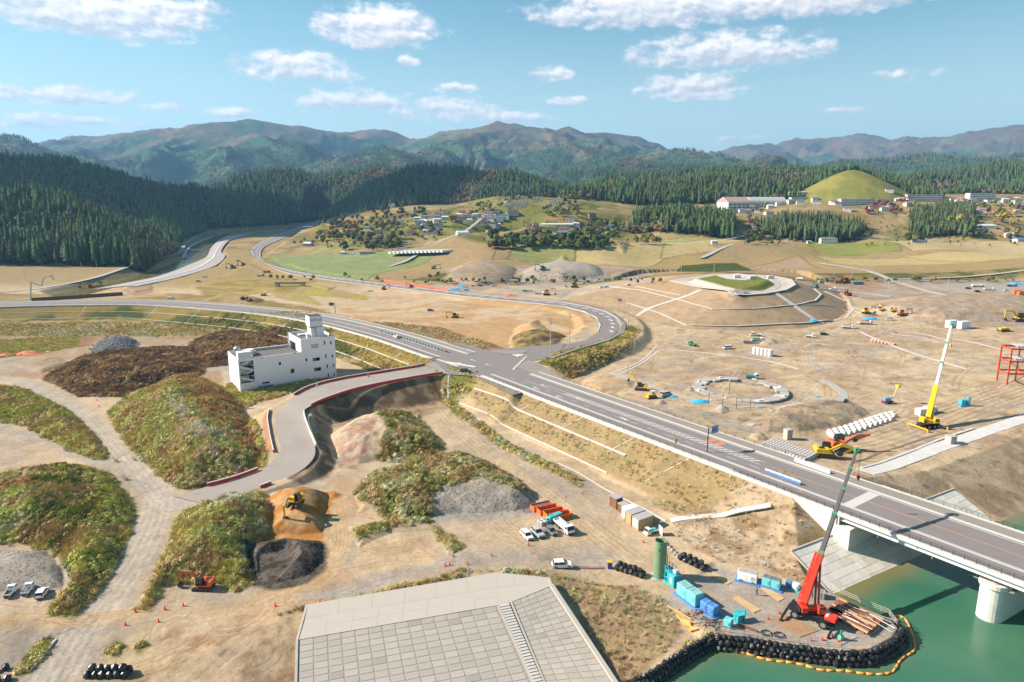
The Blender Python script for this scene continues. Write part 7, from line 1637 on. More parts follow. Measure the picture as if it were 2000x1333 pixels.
cabin(1203,990,rc-math.pi/2,2.0,2.6,2.9,woodd,'tall narrow brown wooden hut at the far end of the cabin row',door=True);cabin(1217,1000,rc-math.pi/2,1.8,2.2,2.2,woodd,'low brown wooden hut second from the far end',door=True)
cabin(1229,1009,rc-math.pi/2,3.4,2.0,2.5,white(),'white site cabin in the middle of the cabin row',posts=False,roof=white());cabin(1240,1018,rc-math.pi/2,4.6,2.3,2.8,woodm,'wooden cabin with a pale roof and a white panel front');cabin(1255,1029,rc-math.pi/2,4.8,2.5,2.9,woodm,'wooden cabin covered with a board of notices nearest the mini pickup',board=True)
tag(MB().box((0,0,1.2),(.08,1.8,2.2),.3).ob('white_panel',whiteC,None,loc=Gp(1290,1045)),'white panel leaning behind the mini pickup','panel')
# orange skips, teal container
sk0,sk1=Gp(1062,995),Gp(1094,1012);sd_=(sk1-sk0);rs_=hd(1046,985,1090,975)
def skip(i,lab):
  p=Gp(1058+i*12.5,994+i*6.3);T=empty('skip_container',p,rs_-.0+0,lab,'skip','orange skips in a row');L,W,H=5.6,2.1,1.35
  b=MB();b.box((0,0,.12),(L,W,.15));b.ob('floor',SKIN,T)
  for s in (-1,1):b=MB();b.box((0,s*W/2,H/2),(L,.08,H));o=b.ob('side',SKIP,T);[MB().box((-L/2+.3+k*(L-.6)/8,s*(W/2+.07),H/2),(.1,.08,H)).ob('stiffener',SKIP,o) for k in range(9)]
  for s in (-1,1):MB().box((s*L/2,0,H/2),(.08,W,H)).ob('end_wall',SKIP,T)
  for s in (-1,1):MB().box((0,s*(W/2),H+.03),(L+.1,.14,.08)).ob('rim',ORG,T)
  MB().box((0,0,.35 if i else .95),(L*.9,W*.85,.3)).ob('contents',SKIN if i else mat('grey_load',(.12,.11,.12),.9,var=.3),T)
for i,lb in enumerate(['orange skip filled nearly to the rim, farthest of the four','orange skip with a dark red inside, second from the far end','orange skip with a dark red inside, third from the far end','orange skip nearest the turquoise container']):skip(i,lb)
genset(1067,1024,1098,1011,4.6,1.3,1.5,TEAL,'long turquoise container between the skips and the white truck',tray=None,name='container',z0=.1)
T=empty('water_cage',Gp(1054,1024),rc,'grey wire cages stacked left of the turquoise container','cage')
for i in range(2):
  for j in range(2):MB().box((i*1.1,j*1.1,.6),(1,1,1.1)).ob('cage',galv,T,bevel=.08)
MB
T=empty('portable_toilet',Gp(1191,1110),0,'narrow dark blue box with an orange top beside the black sandbags','box');MB().box((0,0,.75),(.95,.95,1.5)).ob('body',paint_m('navy',(.02,.05,.25)),T);MB().box((0,0,1.56),(1.0,1.0,.12)).ob('top',YEL,T)
for x,y,lb in [(1133,1111,'pipes and a red pump lying on the gravel right of the white estate car'),(1165,1112,'grey pipes lying beside the dark blue box')]:
  T=empty('pipe_stack',Gp(x,y),0,lb,'pipes');[MB().tube((-1.8,i*.25,.1),(1.8,i*.3,.1),.07,6).ob('pipe',galv if i else redl,T) for i in range(4)]
for x,y,lb in [(924,1128,'white board standing at the top edge of the concrete levee')]:T=empty('sign_board',Gp(x-8,y),0,lb,'sign');MB().box((0,0,1.3),(1.0,.06,1.6),.9).ob('panel',whiteC,T);MB().box((0,0,.3),(.06,.06,.9)).ob('post',galv,T)
# ---------------------------------------------------------------- people
def person(P,rz,top,trousers,hat,label,stride=.25,name='person'):
  T=empty(name,P,rz,label,'person')
  J=[(0,0,.95),(0,0,1.2),(0,0,1.42),(0,0,1.5),(0.02,0,1.58),(.02,0,1.72),(stride*.5,-.1,.52),(stride*.7,-.1,.1),(stride*.7+.16,-.1,.04),(-stride*.2,.1,.5),(-stride,.1,.12),(-stride+.14,.1,.05),(0,-.2,1.40),(-.08,-.25,1.12),(.06,-.25,.88),(0,.2,1.40),(.08,.25,1.12),(.2,.24,.9),(0,-.1,.9),(0,.1,.9),(.1,-.25,.80),(.25,.24,.82)]
  E=[(0,1),(1,2),(2,3),(3,4),(4,5),(0,18),(18,6),(6,7),(7,8),(0,19),(19,9),(9,10),(10,11),(2,12),(12,13),(13,14),(14,20),(2,15),(15,16),(16,17),(17,21)]
  Rr=[.15,.15,.16,.06,.09,.085,.075,.05,.045,.075,.05,.045,.07,.05,.038,.07,.05,.038,.1,.1,.035,.035]
  me=bpy.data.meshes.new('body');me.from_pydata(J,E,[]);o=link('body',me,T);sk=o.modifiers.new('skin','SKIN');
  for v,r_ in zip(me.skin_vertices[0].data if me.skin_vertices else [],Rr):v.radius=(r_,r_)
  if not me.skin_vertices:
    o.modifiers.remove(sk);bm=bmesh.new();bm.from_mesh(me);ly=bm.verts.layers.skin.verify()
    bm.verts.ensure_lookup_table()
    for i,v in enumerate(bm.verts):v[ly].radius=(Rr[i],Rr[i]);v[ly].use_root=(i == 0)
    bm.to_mesh(me);bm.free();o.modifiers.new('skin','SKIN')
  o.modifiers.new('sub','SUBSURF').levels=1;o.modifiers[-1].render_levels=1
  m=bpy.data.materials.new('clothed_body');m.use_nodes=True;nt=m.node_tree;tc=nn(nt,'ShaderNodeTexCoord');sp_=nn(nt,'ShaderNodeSeparateXYZ');nt.links.new(tc.outputs['Object'],sp_.inputs[0])
  cr=nn(nt,'ShaderNodeValToRGB');cr.color_ramp.interpolation='CONSTANT';e=cr.color_ramp.elements;e[0].color=(.02,.02,.02,1);e[1].position=.06;e[1].color=trousers+(1,);x=e.new(.5);x.color=top+(1,);x=e.new(.755);x.color=(.5,.3,.2,1)
  nt.links.new(mth(nt,'MULTIPLY',sp_.outputs[2],.5),cr.inputs[0]);nt.links.new(cr.outputs[0],nt.nodes['Principled BSDF'].inputs['Base Color']);me.materials.append(m)
  b=MB();b.tube((.02,0,1.69),(.02,0,1.80),.125,12,r2=.06);b.tube((.05,0,1.68),(.05,0,1.70),.16,12);b.ob('helmet',mat('helmet_%s' % hat,{'white':(.75,.75,.75),'black':(.03,.03,.03)}[hat],.4),T)
  return T
person(Gp(1478,1163),2.6,(.03,.03,.04),(.03,.03,.035),'black','person in dark clothes walking across the quay')
person(Gp(1556,1100) if False else Vector(at(1666,1058,1.2)+(1.35,)),0,(.65,.05,.03),(.03,.05,.15),'white','person in a red vest standing on the sloping slabs under the bridge')
person(Gp(1650,1214),1.0,(.6,.06,.04),(.03,.04,.12),'white','person in a red vest beside the rusty staging')
for x,y,lb in [(1590,668,'x')][:0]:pass
# ---------------------------------------------------------------- cones
conem=mat('cone_red',(.72,.07,.03),.5)
def cone_me():
  b=MB();b.box((0,0,.02),(.4,.4,.04));b.tube((0,0,.04),(0,0,.75),.15,10,r2=.03);return b.me('traffic_cone',conem)
CONE=cone_me()
def cones(l,where):
  for i,(x,y) in enumerate(l):
    o=link('traffic_cone',CONE,None,Gp(x,y,-.02));o.scale=(1.25,)*3;tag(o,'red traffic cone '+where,'cone','traffic cones '+where)
cones([(1500,1210),(1522,1199)],'left of the red crane');cones([(1584,1252),(1606,1251),(1625,1245),(1615,1248)],'in front of the red crane');cones([(265,1196),(322,1191),(358,1184),(245,1222),(310,1216),(538,1185),(625,1178)],'along the sandy track at the lower left');cones([(372,997),(376,996),(380,995)],'at the foot of the side road');cones([(960,1086),(913,1103),(870,1106),(878,1104),(1032,1066)],'along the gravel road');cones([(1105,972),(1137,965),(1257,1060)],'on the bare yard by the skips');cones([(348,947),(190,783),(193,795)],'beside the pale dirt road')
# ---------------------------------------------------------------- red and white road barriers
barr=mat('barrier_red',(.62,.035,.03),.5,var=.05,dirt=.1);barw=mat('barrier_white',(.74,.72,.70),.5,var=.05,dirt=.15)
def barrier_line(E,label,sgn,o_=.25,colbot=barr):
  E=np.asarray(E);s=np.concatenate([[0],np.cumsum(np.linalg.norm(np.diff(E[:,:2],axis=0),axis=1))]);T=empty('road_barrier',Vector(E[0]),0,label,'barrier','plastic barriers along the side road');u=0;inv=-T.location;k=0
  while u < s[-1]-1:
    a=Vector([np.interp(u,s,E[:,i]) for i in range(3)]);b_=Vector([np.interp(min(u+1.95,s[-1]),s,E[:,i]) for i in range(3)]);up=Vector((0,0,.42));b=MB();b.bar(a+up,b_+up,.42,.8,0);b.ob('lower_block',colbot,T,loc=inv)
    b=MB();b.bar(a+up*2.25,b_+up*2.25,.26,.26);b.ob('top_rail',barw,T,loc=inv);u += 2.0;k += 1
def edge(A,i0,i1,sh=.03):R=mixe(rampL,rampR,A,.08);return R[i0:i1]
iR=lambda px,py,z:int(np.argmin(np.hypot(rampL[:,0]-at(px,py,z)[0],rampL[:,1]-at(px,py,z)[1])));iQ=lambda px,py,z:int(np.argmin(np.hypot(rampR[:,0]-at(px,py,z)[0],rampR[:,1]-at(px,py,z)[1])))
barrier_line(edge(-.03,iR(838,716,8.5),iR(572,776,6.6)),'red and white barrier along the building side of the sloping road',1);barrier_line(edge(-.03,iR(523,803,5.6),iR(536,892,3.2)),'red and white barrier on the outside of the tight bend',1)
barrier_line(edge(-.03,iR(500,922,2),iR(392,955,.7)),'red and white barrier below the large grassy mound',1)
barrier_line(edge(1.03,iQ(862,731,8.5),iQ(604,797,6.8)),'red and white barrier above the dark bare slope',1);barrier_line(edge(1.03,iQ(592,808,6.3),iQ(614,878,4)),'short white barrier on the inside of the bend',1,colbot=barw);barrier_line(edge(1.03,iQ(529,946,1.3),iQ(495,958,.9)),'short red barrier at the foot of the bend',1)
def dboard(px,py,c,lb):
  T=empty('warning_board',Gp(px,py),.3,lb,'sign');MB().box((0,0,1.0),(.75,.06,1.6)).ob('panel',c,T);MB().box((0,-.04,1.3),(.45,.02,.3)).ob('symbol',barr,T);[MB().box((s*.3,0,.12),(.06,.4,.3)).ob('leg',galv,T) for s in (-1,1)]
for x,y,c,lb in [(430,941,barw,'white warning board, left of three beside the lower barrier'),(461,934,barw,'white warning board, middle of three beside the lower barrier'),(481,925,YEL,'yellow figure board, right of three beside the lower barrier'),(619,757,barw,'white board at the left behind the upper barrier'),(655,746,barw,'white board right of the white building behind the upper barrier'),(720,738,YEL,'yellow figure board behind the upper barrier'),(824,716,barw,'white board near the junction end of the upper barrier'),(1320,868,YEL,'yellow figure board on the highway verge before the blue sign')]:dboard(x,y,c,lb)
# white and blue barriers on the highway and green centre posts
def gbar(l,label,m1,m2):
  P=np.array([at(x,y,RZ)+(RZ+.18,) for x,y in l]);T=empty('guard_rail',Vector(P[0]),0,label,'guard rail');inv=-T.location;b=MB();A,B=Vector(P[0]),Vector(P[-1]);n=int((B-A).length/2)
  MB().bar(A+Vector((0,0,.75)),B+Vector((0,0,.75)),.3,.35).ob('rail',m1,T,loc=inv);MB().bar(A+Vector((.0,0,.2)),B+Vector((0,0,.2)),.5,.4).ob('foot',m2,T,loc=inv);[MB().box(A.lerp(B,i/n)+Vector((0,0,.45)),(.2,.2,.8)).ob('post',m1,T,loc=inv) for i in range(n+1)]
gbar([(1495,923),(1563,948)],'white barrier with a blue foot on the near side of the highway',barw,BLUE2);gbar([(1552,902),(1621,927)],'white barrier on the far footpath of the highway',barw,barw)
T=empty('centre_posts',Vector(at(790,648,RZ)+(RZ,)),0,'line of green and white centre posts with orange end drums on the highway','barrier');i0,i1=e_at(757,648),e_at(877,688);cp=off(11.4,RZ)
for i in range(i0+1,i1):[MB().box((q[0]-T.location.x,q[1]-T.location.y,.4),(.5,.5,.8)).ob('centre_post',mat('post_green',(.05,.28,.17),.5) if k % 2 else barw,T) for k,q in enumerate([cp[i],(cp[i]+cp[i+1])/2])]
for i in (i0,i1):MB().tube((cp[i][0]-T.location.x,cp[i][1]-T.location.y,0),(cp[i][0]-T.location.x,cp[i][1]-T.location.y,1),.5,10).ob('end_drum',ORG,T)
# ---------------------------------------------------------------- poles, lamps and signs
conc=mat('pole_concrete',(.42,.41,.39),.8)
def upole(px,py,H,label,arms=1,m=None,group='utility poles',P=None,name='utility_pole'):
  T=empty(name,P or Gp(px,py,-.1),random.uniform(0,.5),label,'pole',group);MB().tube((0,0,0),(0,0,H),.2,8,r2=.13).ob('pole',m or conc,T)
  for k in range(arms):MB().box((0,0,H-.5-k*.9),(2.0,.12,.12)).ob('crossarm',galv,T)
  if arms > 1:MB().tube((.35,0,H-3),(.35,0,H-2.2),.28,8).ob('transformer',galv,T)
def lamp(px,py,H,label,z=None,group='street lamps'):
  T=empty('street_lamp',Vector(at(px,py,z)+(z,)) if z is not None else Gp(px,py),random.uniform(-1,1),label,'street lamp',group);MB().tube((0,0,0),(0,0,H),.11,8,r2=.07).ob('pole',galv,T);MB().bar((0,0,H),(1.3,0,H+.25),.09,.09).ob('arm',galv,T);MB().box((1.5,0,H+.25),(.8,.3,.12)).ob('lamp_head',whiteC,T)
for x,y,H,a_,lb in [(1075,690,17,3,'tall concrete utility pole with transformers below the loop road, left of two'),(1112,676,17,3,'tall concrete utility pole with transformers inside the loop, right of two'),(1240,678,4,0,'short stake beside the plateau track'),(1226,640,15,2,'concrete utility pole outside the loop road, left of three'),(1152,600,12,1,'pole at the inner curve behind the loop road'),(1207,612,11,1,'pole beside the small grey sign on the loop road')]:upole(x,y,H,lb,a_)
for x,y,z,H,lb in [(1107,686,8.5,9,'street lamp on the near footpath of the loop road'),(1199,668,8.2,9,'street lamp at the right of the loop bend'),(1008,690,8.5,8,'street lamp at the junction corner with a black signal box'),(1006,720,8.5,6,'street lamp on the traffic island'),(814,718,8.5,8,'street lamp where the side road barriers begin'),(912,718,8.5,8,'street lamp beside the black car at the junction'),(953,684,8.5,8,'tall lamp behind the junction footpath'),(1012,715,8.5,4,'short signal post at the junction island')]:lamp(x,y,H,lb,z)
n_=0
for x,y in [(50,548),(160,533),(190,530),(700,541),(740,545),(770,553),(835,556),(848,545),(904,558),(964,545),(991,575),(1073,541),(1184,539),(1290,538),(1076,500),(1164,493),(1250,492),(1340,498),(1394,536),(1428,507),(1502,530),(1610,522),(1663,549),(1720,478),(1723,480),(1549,482),(1806,480),(1917,482),(1880,462),(1855,448),(1350,501),(1382,500),(1418,500),(540,545),(560,520),(620,500),(660,535),(680,560),(952,488),(1017,480),(875,468),(790,495),(735,498),(620,445),(640,425),(655,415),(770,425),(850,425),(862,418),(880,408),(1105,440),(1330,540),(1734,574),(1628,545),(1850,570)]:
  upole(x,y,11 if y > 500 else 12,'grey utility pole %s, %s' % ('at the left edge woods' if x < 300 else 'beside the far orange earthworks' if x < 760 else 'in the far yard' if y > 530 and x < 1100 else 'behind the memorial hill' if y > 530 and x < 1500 else 'by the right hand lorry park' if y > 530 else 'at the far end of the valley road' if y < 450 and x < 800 else 'in the village' if y < 470 and x < 1120 else 'in the left fields' if x < 1100 else 'in the middle fields' if x < 1480 else 'in the right fields',['first','second','third','fourth','fifth'][int(x/37) % 5]+' along'),1,group='grey utility poles out in the fields')
T=empty('direction_sign',Vector(at(1381,883,RZ)+(RZ+.15,)),0,'large blue direction sign with white arrows on a dark post','road sign');MB().tube((0,0,0),(0,0,7.2),.16,10,r2=.13).ob('post',railm,T);MB().bar((0,0,6.6),(1.9*.58,-.4+1.2,6.6),.1,.1).ob('arm',railm,T);MB().bar((0,0,5.4),(1.1,.8,5.4),.1,.1).ob('arm',railm,T)
sgm=paint_m('sign_blue',(.01,.09,.36),.4,0);sg=MB();sg.box((0,0,0),(2.9,.08,2.2));so=sg.ob('sign_panel',sgm,T,loc=(2.3,1.35,6.2),rz=.62)
b=MB();[b.box((x,-.06,z),(w,.02,h)) for x,z,w,h in [(.25,-.2,.14,1.0),(0,-.65,1.7,.14),(-.95,-.65,.14,.4),(.95,-.1,.14,.5),(-.8,.75,.9,.22),(.6,.8,.9,.2),(-.9,.3,.5,.15),(.95,.4,.5,.2),(.25,.45,.35,.25),(0,1.04,2.8,.04),(0,-1.04,2.8,.04)]];b.ob('arrow_marking',linem,so)
for x,y,z,lb in [(655,613,RZ,'overhead sign board seen from behind on the highway bend'),(1210,604,7,'grey sign board seen from behind on the loop road')]:
  T=empty('road_sign',Vector(at(x,y,z)+(z,)),0,lb,'road sign');MB().tube((0,0,0),(0,0,7),.16,8).ob('post',railm if x < 1000 else galv,T);MB().bar((0,0,6.6),(-3,0,6.6),.14,.14).ob('arm',railm,T)
  o=MB().box((-2.2 if x < 1000 else 0,.1,6),(3,.1,2)).ob('sign_panel',mat('sign_back',(.12,.12,.14),.5) if x < 1000 else PS,T);[MB().box((-3.5+k*.65 if x < 1000 else -1.2+k*.6,-.02,6),(.06,.06,2)).ob('stiffener',galv,o) for k in range(5)]
# poles round the plaza
for x,y in [(1384,790),(1411,795),(1438,799),(1465,800),(1226,732),(1424,770)]:o=MB().tube((0,0,0),(0,0,4.5),.09,6).ob('steel_post',railm,None,loc=Gp(x,y));tag(o,'thin dark steel post round the plaza ring','post','thin posts round the plaza ring')
# ---------------------------------------------------------------- concrete blocks and stacks on the plateau
blkm=mat('cast_block',(.40,.39,.38),.9,var=.1,sc=1,dirt=.1)
def block_me(m,d=(1.5,1.5,1.1)):
  b=MB();b.box((0,0,d[2]*.3),(d[0],d[1],d[2]*.6));b.box((0,0,d[2]*.8),(d[0]*.62,d[1]*.9,d[2]*.4));b.tube((0,0,d[2]),(0,0,d[2]+.12),.2,8);return b.me('concrete_block',m,bevel=.06)
BL=block_me(blkm);BW=block_me(mat('white_cast_block',(.58,.57,.56),.85,var=.06),(1.9,1.6,1.3))
def blockfield(A,B,Cc,nu,nv,me,label,group):
  A,B,Cc=[Gp(*p) for p in (A,B,Cc)];U,V_=(B-A)/nu,(Cc-A)/nv;rz=math.atan2(U.y,U.x)
  for i in range(nu):
    for j in range(nv):p=A+U*(i+.5)+V_*(j+.5);o=link('concrete_block',me,None,(p.x,p.y,float(gz(p.x,p.y))-.03),rz);tag(o,'%s, row %s' % (label,['nearest the highway','second from the highway','third from the highway','fourth from the highway','farthest from the highway'][j]),'block',group)
blockfield((1484,872),(1572,906),(1512,860),14,5,BL,'grey cast block along the highway fence','grey cast blocks along the highway fence')
blockfield((1622,858),(1745,822),(1614,846),12,3,BW,'pale concrete block of the long plateau stack','pale blocks in the long double row');blockfield((1700,830),(1752,815),(1692,822),5,2,BW,'pale block at the upper end of the long row','pale blocks at the upper end of the row')
def boxes(l,dims,m,labels,name='crate',cat='crate'):
  for (x,y),lb in zip(l,labels):T=empty(name,Gp(x,y),.3,lb,cat);MB().box((0,0,dims[2]/2),dims).ob('body',m,T,bevel=.05);MB().box((0,0,dims[2]+.04),(dims[0]*1.04,dims[1]*1.04,.08)).ob('lid',m,T);[MB().box((s*dims[0]*.25,-dims[1]/2-.02,dims[2]/2),(dims[0]*.4,.03,dims[2]*.8)).ob('side_panel',m,T) for s in (-1,1)]
boxes([(1538,858)],(2,2,3.2),levm,['tall pale concrete box standing behind the grey blocks']);boxes([(1800,810),(1816,806)],(4,2.4,2.2),mat('white_cast_block'),['white slab stack left of the yellow crane boom','second white slab stack behind the yellow crane boom'])
boxes([(1858,640),(1881,642)],(6.5,3.2,4.2),paint_m('cabin_white',(.62,.64,.68),.5),['white site office, left of two on the grey pad','white site office, right of two on the grey pad'],'site_cabin','cabin')
for i in range(5):o=MB().tube((0,0,0),(0,0,3.4),1.2,14).ob('silo_bag',wsack,None,loc=Gp(1474+i*7.5,692+i*1.2),bevel=.1);tag(o,'tall round white sack in the row beside the plateau track','sack','tall white sacks beside the plateau track')
boxes([(1856,866)],(2.4,2.2,2.4),levm,['pale concrete cube at the edge of the apron']);boxes([(1511,853)][:0],(1,1,1),levm,[])
# red steel frame
def redframe():
  A=Gp(1966,752);T=empty('unfinished_tower',A,-.12,'red steel frame of an unfinished tower at the right edge','steel frame');rm=paint_m('primer_red',(.62,.05,.025),.5)
  for x in (0,7,14):
    for y in (0,7):MB().box((x,y,7.5),(.45,.45,15)).ob('column',rm,T)
  for z in (4.6,9.6,14.8):
    for y in (0,7):MB().bar((0,y,z),(14,y,z),.35,.6).ob('beam',rm,T)
    for x in (0,7,14):MB().bar((x,.2,z-.01),(x,6.8,z-.01),.3,.5).ob('beam',rm,T)
    if z > 5:MB().box((8.5,3.5,z+.5),(10,5.5,.2)).ob('floor_deck',galv,T);[MB().bar((3+k*1.3,1,z+.9),(3+k*1.3,6,z+1.1),.8,.3).ob('deck_bundle',PS,T) for k in range(8)]
  for a,c in (((0,0,.3),(7,0,4.4)),((7,0,5),(0,0,9.4))):MB().bar(a,c,.2,.2).ob('brace',rm,T)
redframe()
# blue sheets, pipes, small clutter on the plateau
shb=mat('blue_sheet',(.05,.38,.68),.5,var=.1)
def tarp(px,py,s,label,m=shb):
  b=MB();r=random.Random(px);n=6;s=s*.72;v=[(i/n*s*1.6-s*.8,j/n*s-s*.5,.12+.5*s*.35*math.sin(math.pi*i/n)*math.sin(math.pi*j/n)*(1+r.random()*.6)) for i in range(n+1) for j in range(n+1)];b.add(v,[(i*(n+1)+j,(i+1)*(n+1)+j,(i+1)*(n+1)+j+1,i*(n+1)+j+1) for i in range(n) for j in range(n)]);tag(b.ob('tarpaulin',m,None,loc=Gp(px,py)),label,'tarpaulin')
for x,y,s,lb in [(1368,786,6,'crumpled blue sheet left of the plaza posts'),(1315,776,3,'small blue sheet beside the silver van'),(887,567,9,'bright blue sheet, left one in the far yard'),(903,563,10,'bright blue sheet, right one in the far yard'),(1700,624,8,'long blue sheet at the foot of the memorial hill'),(1588,627,5,'blue sheet on the stepped hill path'),(1482,797,2,'scrap of blue sheet below the plaza posts'),(1597,776,2,'scrap of blue sheet near the curved kerb'),(1990-6,556,10,'blue cover at the right edge lorry park'),(690,497,8,'blue cover beside the greenhouse')]:tarp(x,y,s,lb)
for x,y,s,lb in [(997,579,9,'orange net pile on the loop road verge'),(10,695,6,'orange net heap at the left edge'),(55,692,10,'long orange net heap by the field at the left'),(95,688,3,'pale bundle at the end of the orange nets')]:tarp(x,y,s,lb,mat('orange_net',(.62,.2,.08),.8,var=.2) if 'pale' not in lb else sackp)
for x0,y0,x1,y1,m_,lb in [(745,549,875,570,mat('red_net',(.6,.16,.1),.8),'red safety netting along the top of the orange embankment'),(62,589,240,577,mat('brown_sheet_pile',(.20,.09,.06),.8,var=.2),'brown sheet pile wall beside the left riverside works')]:
  A,B=Gp(x0,y0),Gp(x1,y1);d=B-A;T=empty('netting' if x0 > 500 else 'sheet_pile_wall',A,0,lb,'wall');n=24
  for i in range(n):a_,c_=d*(i/n),d*((i+1)/n);a_.z=float(gz(*(A+a_).xy))-A.z;c_.z=float(gz(*(A+c_).xy))-A.z;MB().bar(a_+Vector((0,0,1.0)),c_+Vector((0,0,1.0)),.12,2.0 if x0 > 500 else 3.4,roll=(0,0,1)).ob('panel',m_,T)
T=empty('concrete_pump',Gp(60,587),.2,'white folded arm of a concrete pump at the left edge of the highway','pump truck')
for a,c in (((0,0,0),(2,0,14)),((2,0,14),(9,0,11)),((9,0,11),(11,0,17)),((11,0,17),(17,0,18.5)),((17,0,18.5),(17.5,0,15))):MB().bar(a,c,.7,.8).ob('arm',whiteC,T)
for x,y,w_,lb in [(760,1,1,'')][:0]:pass
for x0,x1,y,lb in [(540,592,560,'low grey concrete portal in the yellow grass')]:
  A=Gp(x0,y);B=Gp(x1,y);T=empty('concrete_portal',A,0,lb,'portal');[MB().box((x,0,1.4),(3,4,3)).ob('pier',conc,T) for x in (1,(B-A).x-1)];MB().box(((B-A).x/2,0,3.2),((B-A).x+2,3.5,.8)).ob('beam',mat('dark_beam',(.06,.06,.07),.8),T)
T=empty('box_culvert',Gp(1003,557),0,'grey concrete box culvert at the back of the far yard','culvert');[MB().box((x,0,2),(.8,4,4)).ob('side_wall',conc,T) for x in (-3,3)];MB().box((0,0,4.2),(7,4,.6)).ob('lid',conc,T)
b=MB();r=random.Random(5);A=Gp(1195,547);B=Gp(1245,545)
for i in range(7):T0=A.lerp(B,i/6);o=MB().tube((0,0,.6),(6,.8,.6),.6,8).ob('concrete_pipe',whiteC,None,loc=T0);tag(o,'pale concrete pipe in the row behind the far yard','pipe','pale concrete pipes behind the far yard')
for i,(x,y,c) in enumerate([(1440,544,whiteC),(1470,546,whiteC),(1505,545,whiteC),(1560+45,549,PS),(1622,551,conc),(1636,553,rust),(1670,556,PBL),(1680,556,PBL),(1604,553,PS),(1646,549,rust)]):T=empty('material_stack',Gp(x,y),0,['long white beam stack left behind the hill','long white beam stack behind the hill crown','long white beam stack right behind the hill','silver sheet stack in the machine yard','grey block stack in the machine yard','brown box stack in the machine yard','blue drum stack in the machine yard, left','blue drum stack in the machine yard, right','pale sheet stack at the start of the machine yard','rusty bar stack in the machine yard'][i],'stack');[MB().box((0,0,.4+k*.8),(5-k*.3,2.2,.7)).ob('layer',c,T) for k in range(3)]
for i,(x,y) in enumerate([(1985,574),(1994,576)]):T=empty('skip_container',Gp(x,y),0,['small orange container at the right edge, left one','small orange container at the right edge, right one'][i],'skip');MB().box((0,0,1.2),(5,3,2.4)).ob('body',SKIP,T,bevel=.1);MB().box((0,0,2.45),(5.1,3.1,.15)).ob('rim',ORG,T)
# ================================================================ FAR BUILDINGS
def hm(n,c,r=.7):return mat(n,c,r,var=.05,sc=.5)
WALLS=[hm('wall_cream',(.58,.54,.47)),hm('wall_white',(.66,.66,.64)),hm('wall_brown',(.25,.16,.11)),hm('wall_grey',(.40,.40,.40))]
ROOFS=dict(grey=hm('roof_grey',(.16,.17,.19)),dark=hm('roof_dark',(.06,.06,.07)),red=hm('roof_red',(.30,.09,.07)),brown=hm('roof_brown',(.16,.08,.05)),blue=hm('roof_blue',(.12,.18,.28)),pink=hm('roof_pink',(.45,.22,.18)),pale=hm('roof_pale',(.55,.56,.57)),orange=hm('roof_orange',(.50,.22,.12)))
wmesh=MB().box((0,0,0),(1.5,.12,1.1)).me('window',glass)
def house(P,rz,W,D,H,wall,roof,label,st=1,group=None,win_=True,name='house',cat='house',flat=False):
  T=empty(name,P,rz,label,cat,group);MB().box((0,0,H/2-1),(W,D,H+2)).ob('wall',WALLS[wall],T);e=.7;rh_=D*.22
  if flat:MB().box((0,0,H+.15),(W+.4,D+.4,.4)).ob('roof',ROOFS[roof],T)
  else:
    b=MB();r_=W/2*.45;b.add([(-W/2-e,-D/2-e,H),(W/2+e,-D/2-e,H),(W/2+e,D/2+e,H),(-W/2-e,D/2+e,H),(-r_-W*.1,0,H+rh_),(r_+W*.1,0,H+rh_)],[(3,2,1,0),(0,1,5,4),(2,3,4,5),(1,2,5),(3,0,4)]);b.ob('roof',ROOFS[roof],T)
  if win_:
    n=max(2,int(W/3.4));ns=max(1,int(H/3))
    for s in range(ns):
      for i in range(n):link('window',wmesh,T,(-W/2+W*(i+.5)/n,-D/2-.03,H*(s+.55)/ns))
      link('window',wmesh,T,(W/2+.03,0,H*(s+.55)/ns),math.pi/2);link('window',wmesh,T,(-W/2-.03,0,H*(s+.55)/ns),math.pi/2)
  return T
Gf=lambda x,y:Gp(x,y)
rv=random.Random(77)
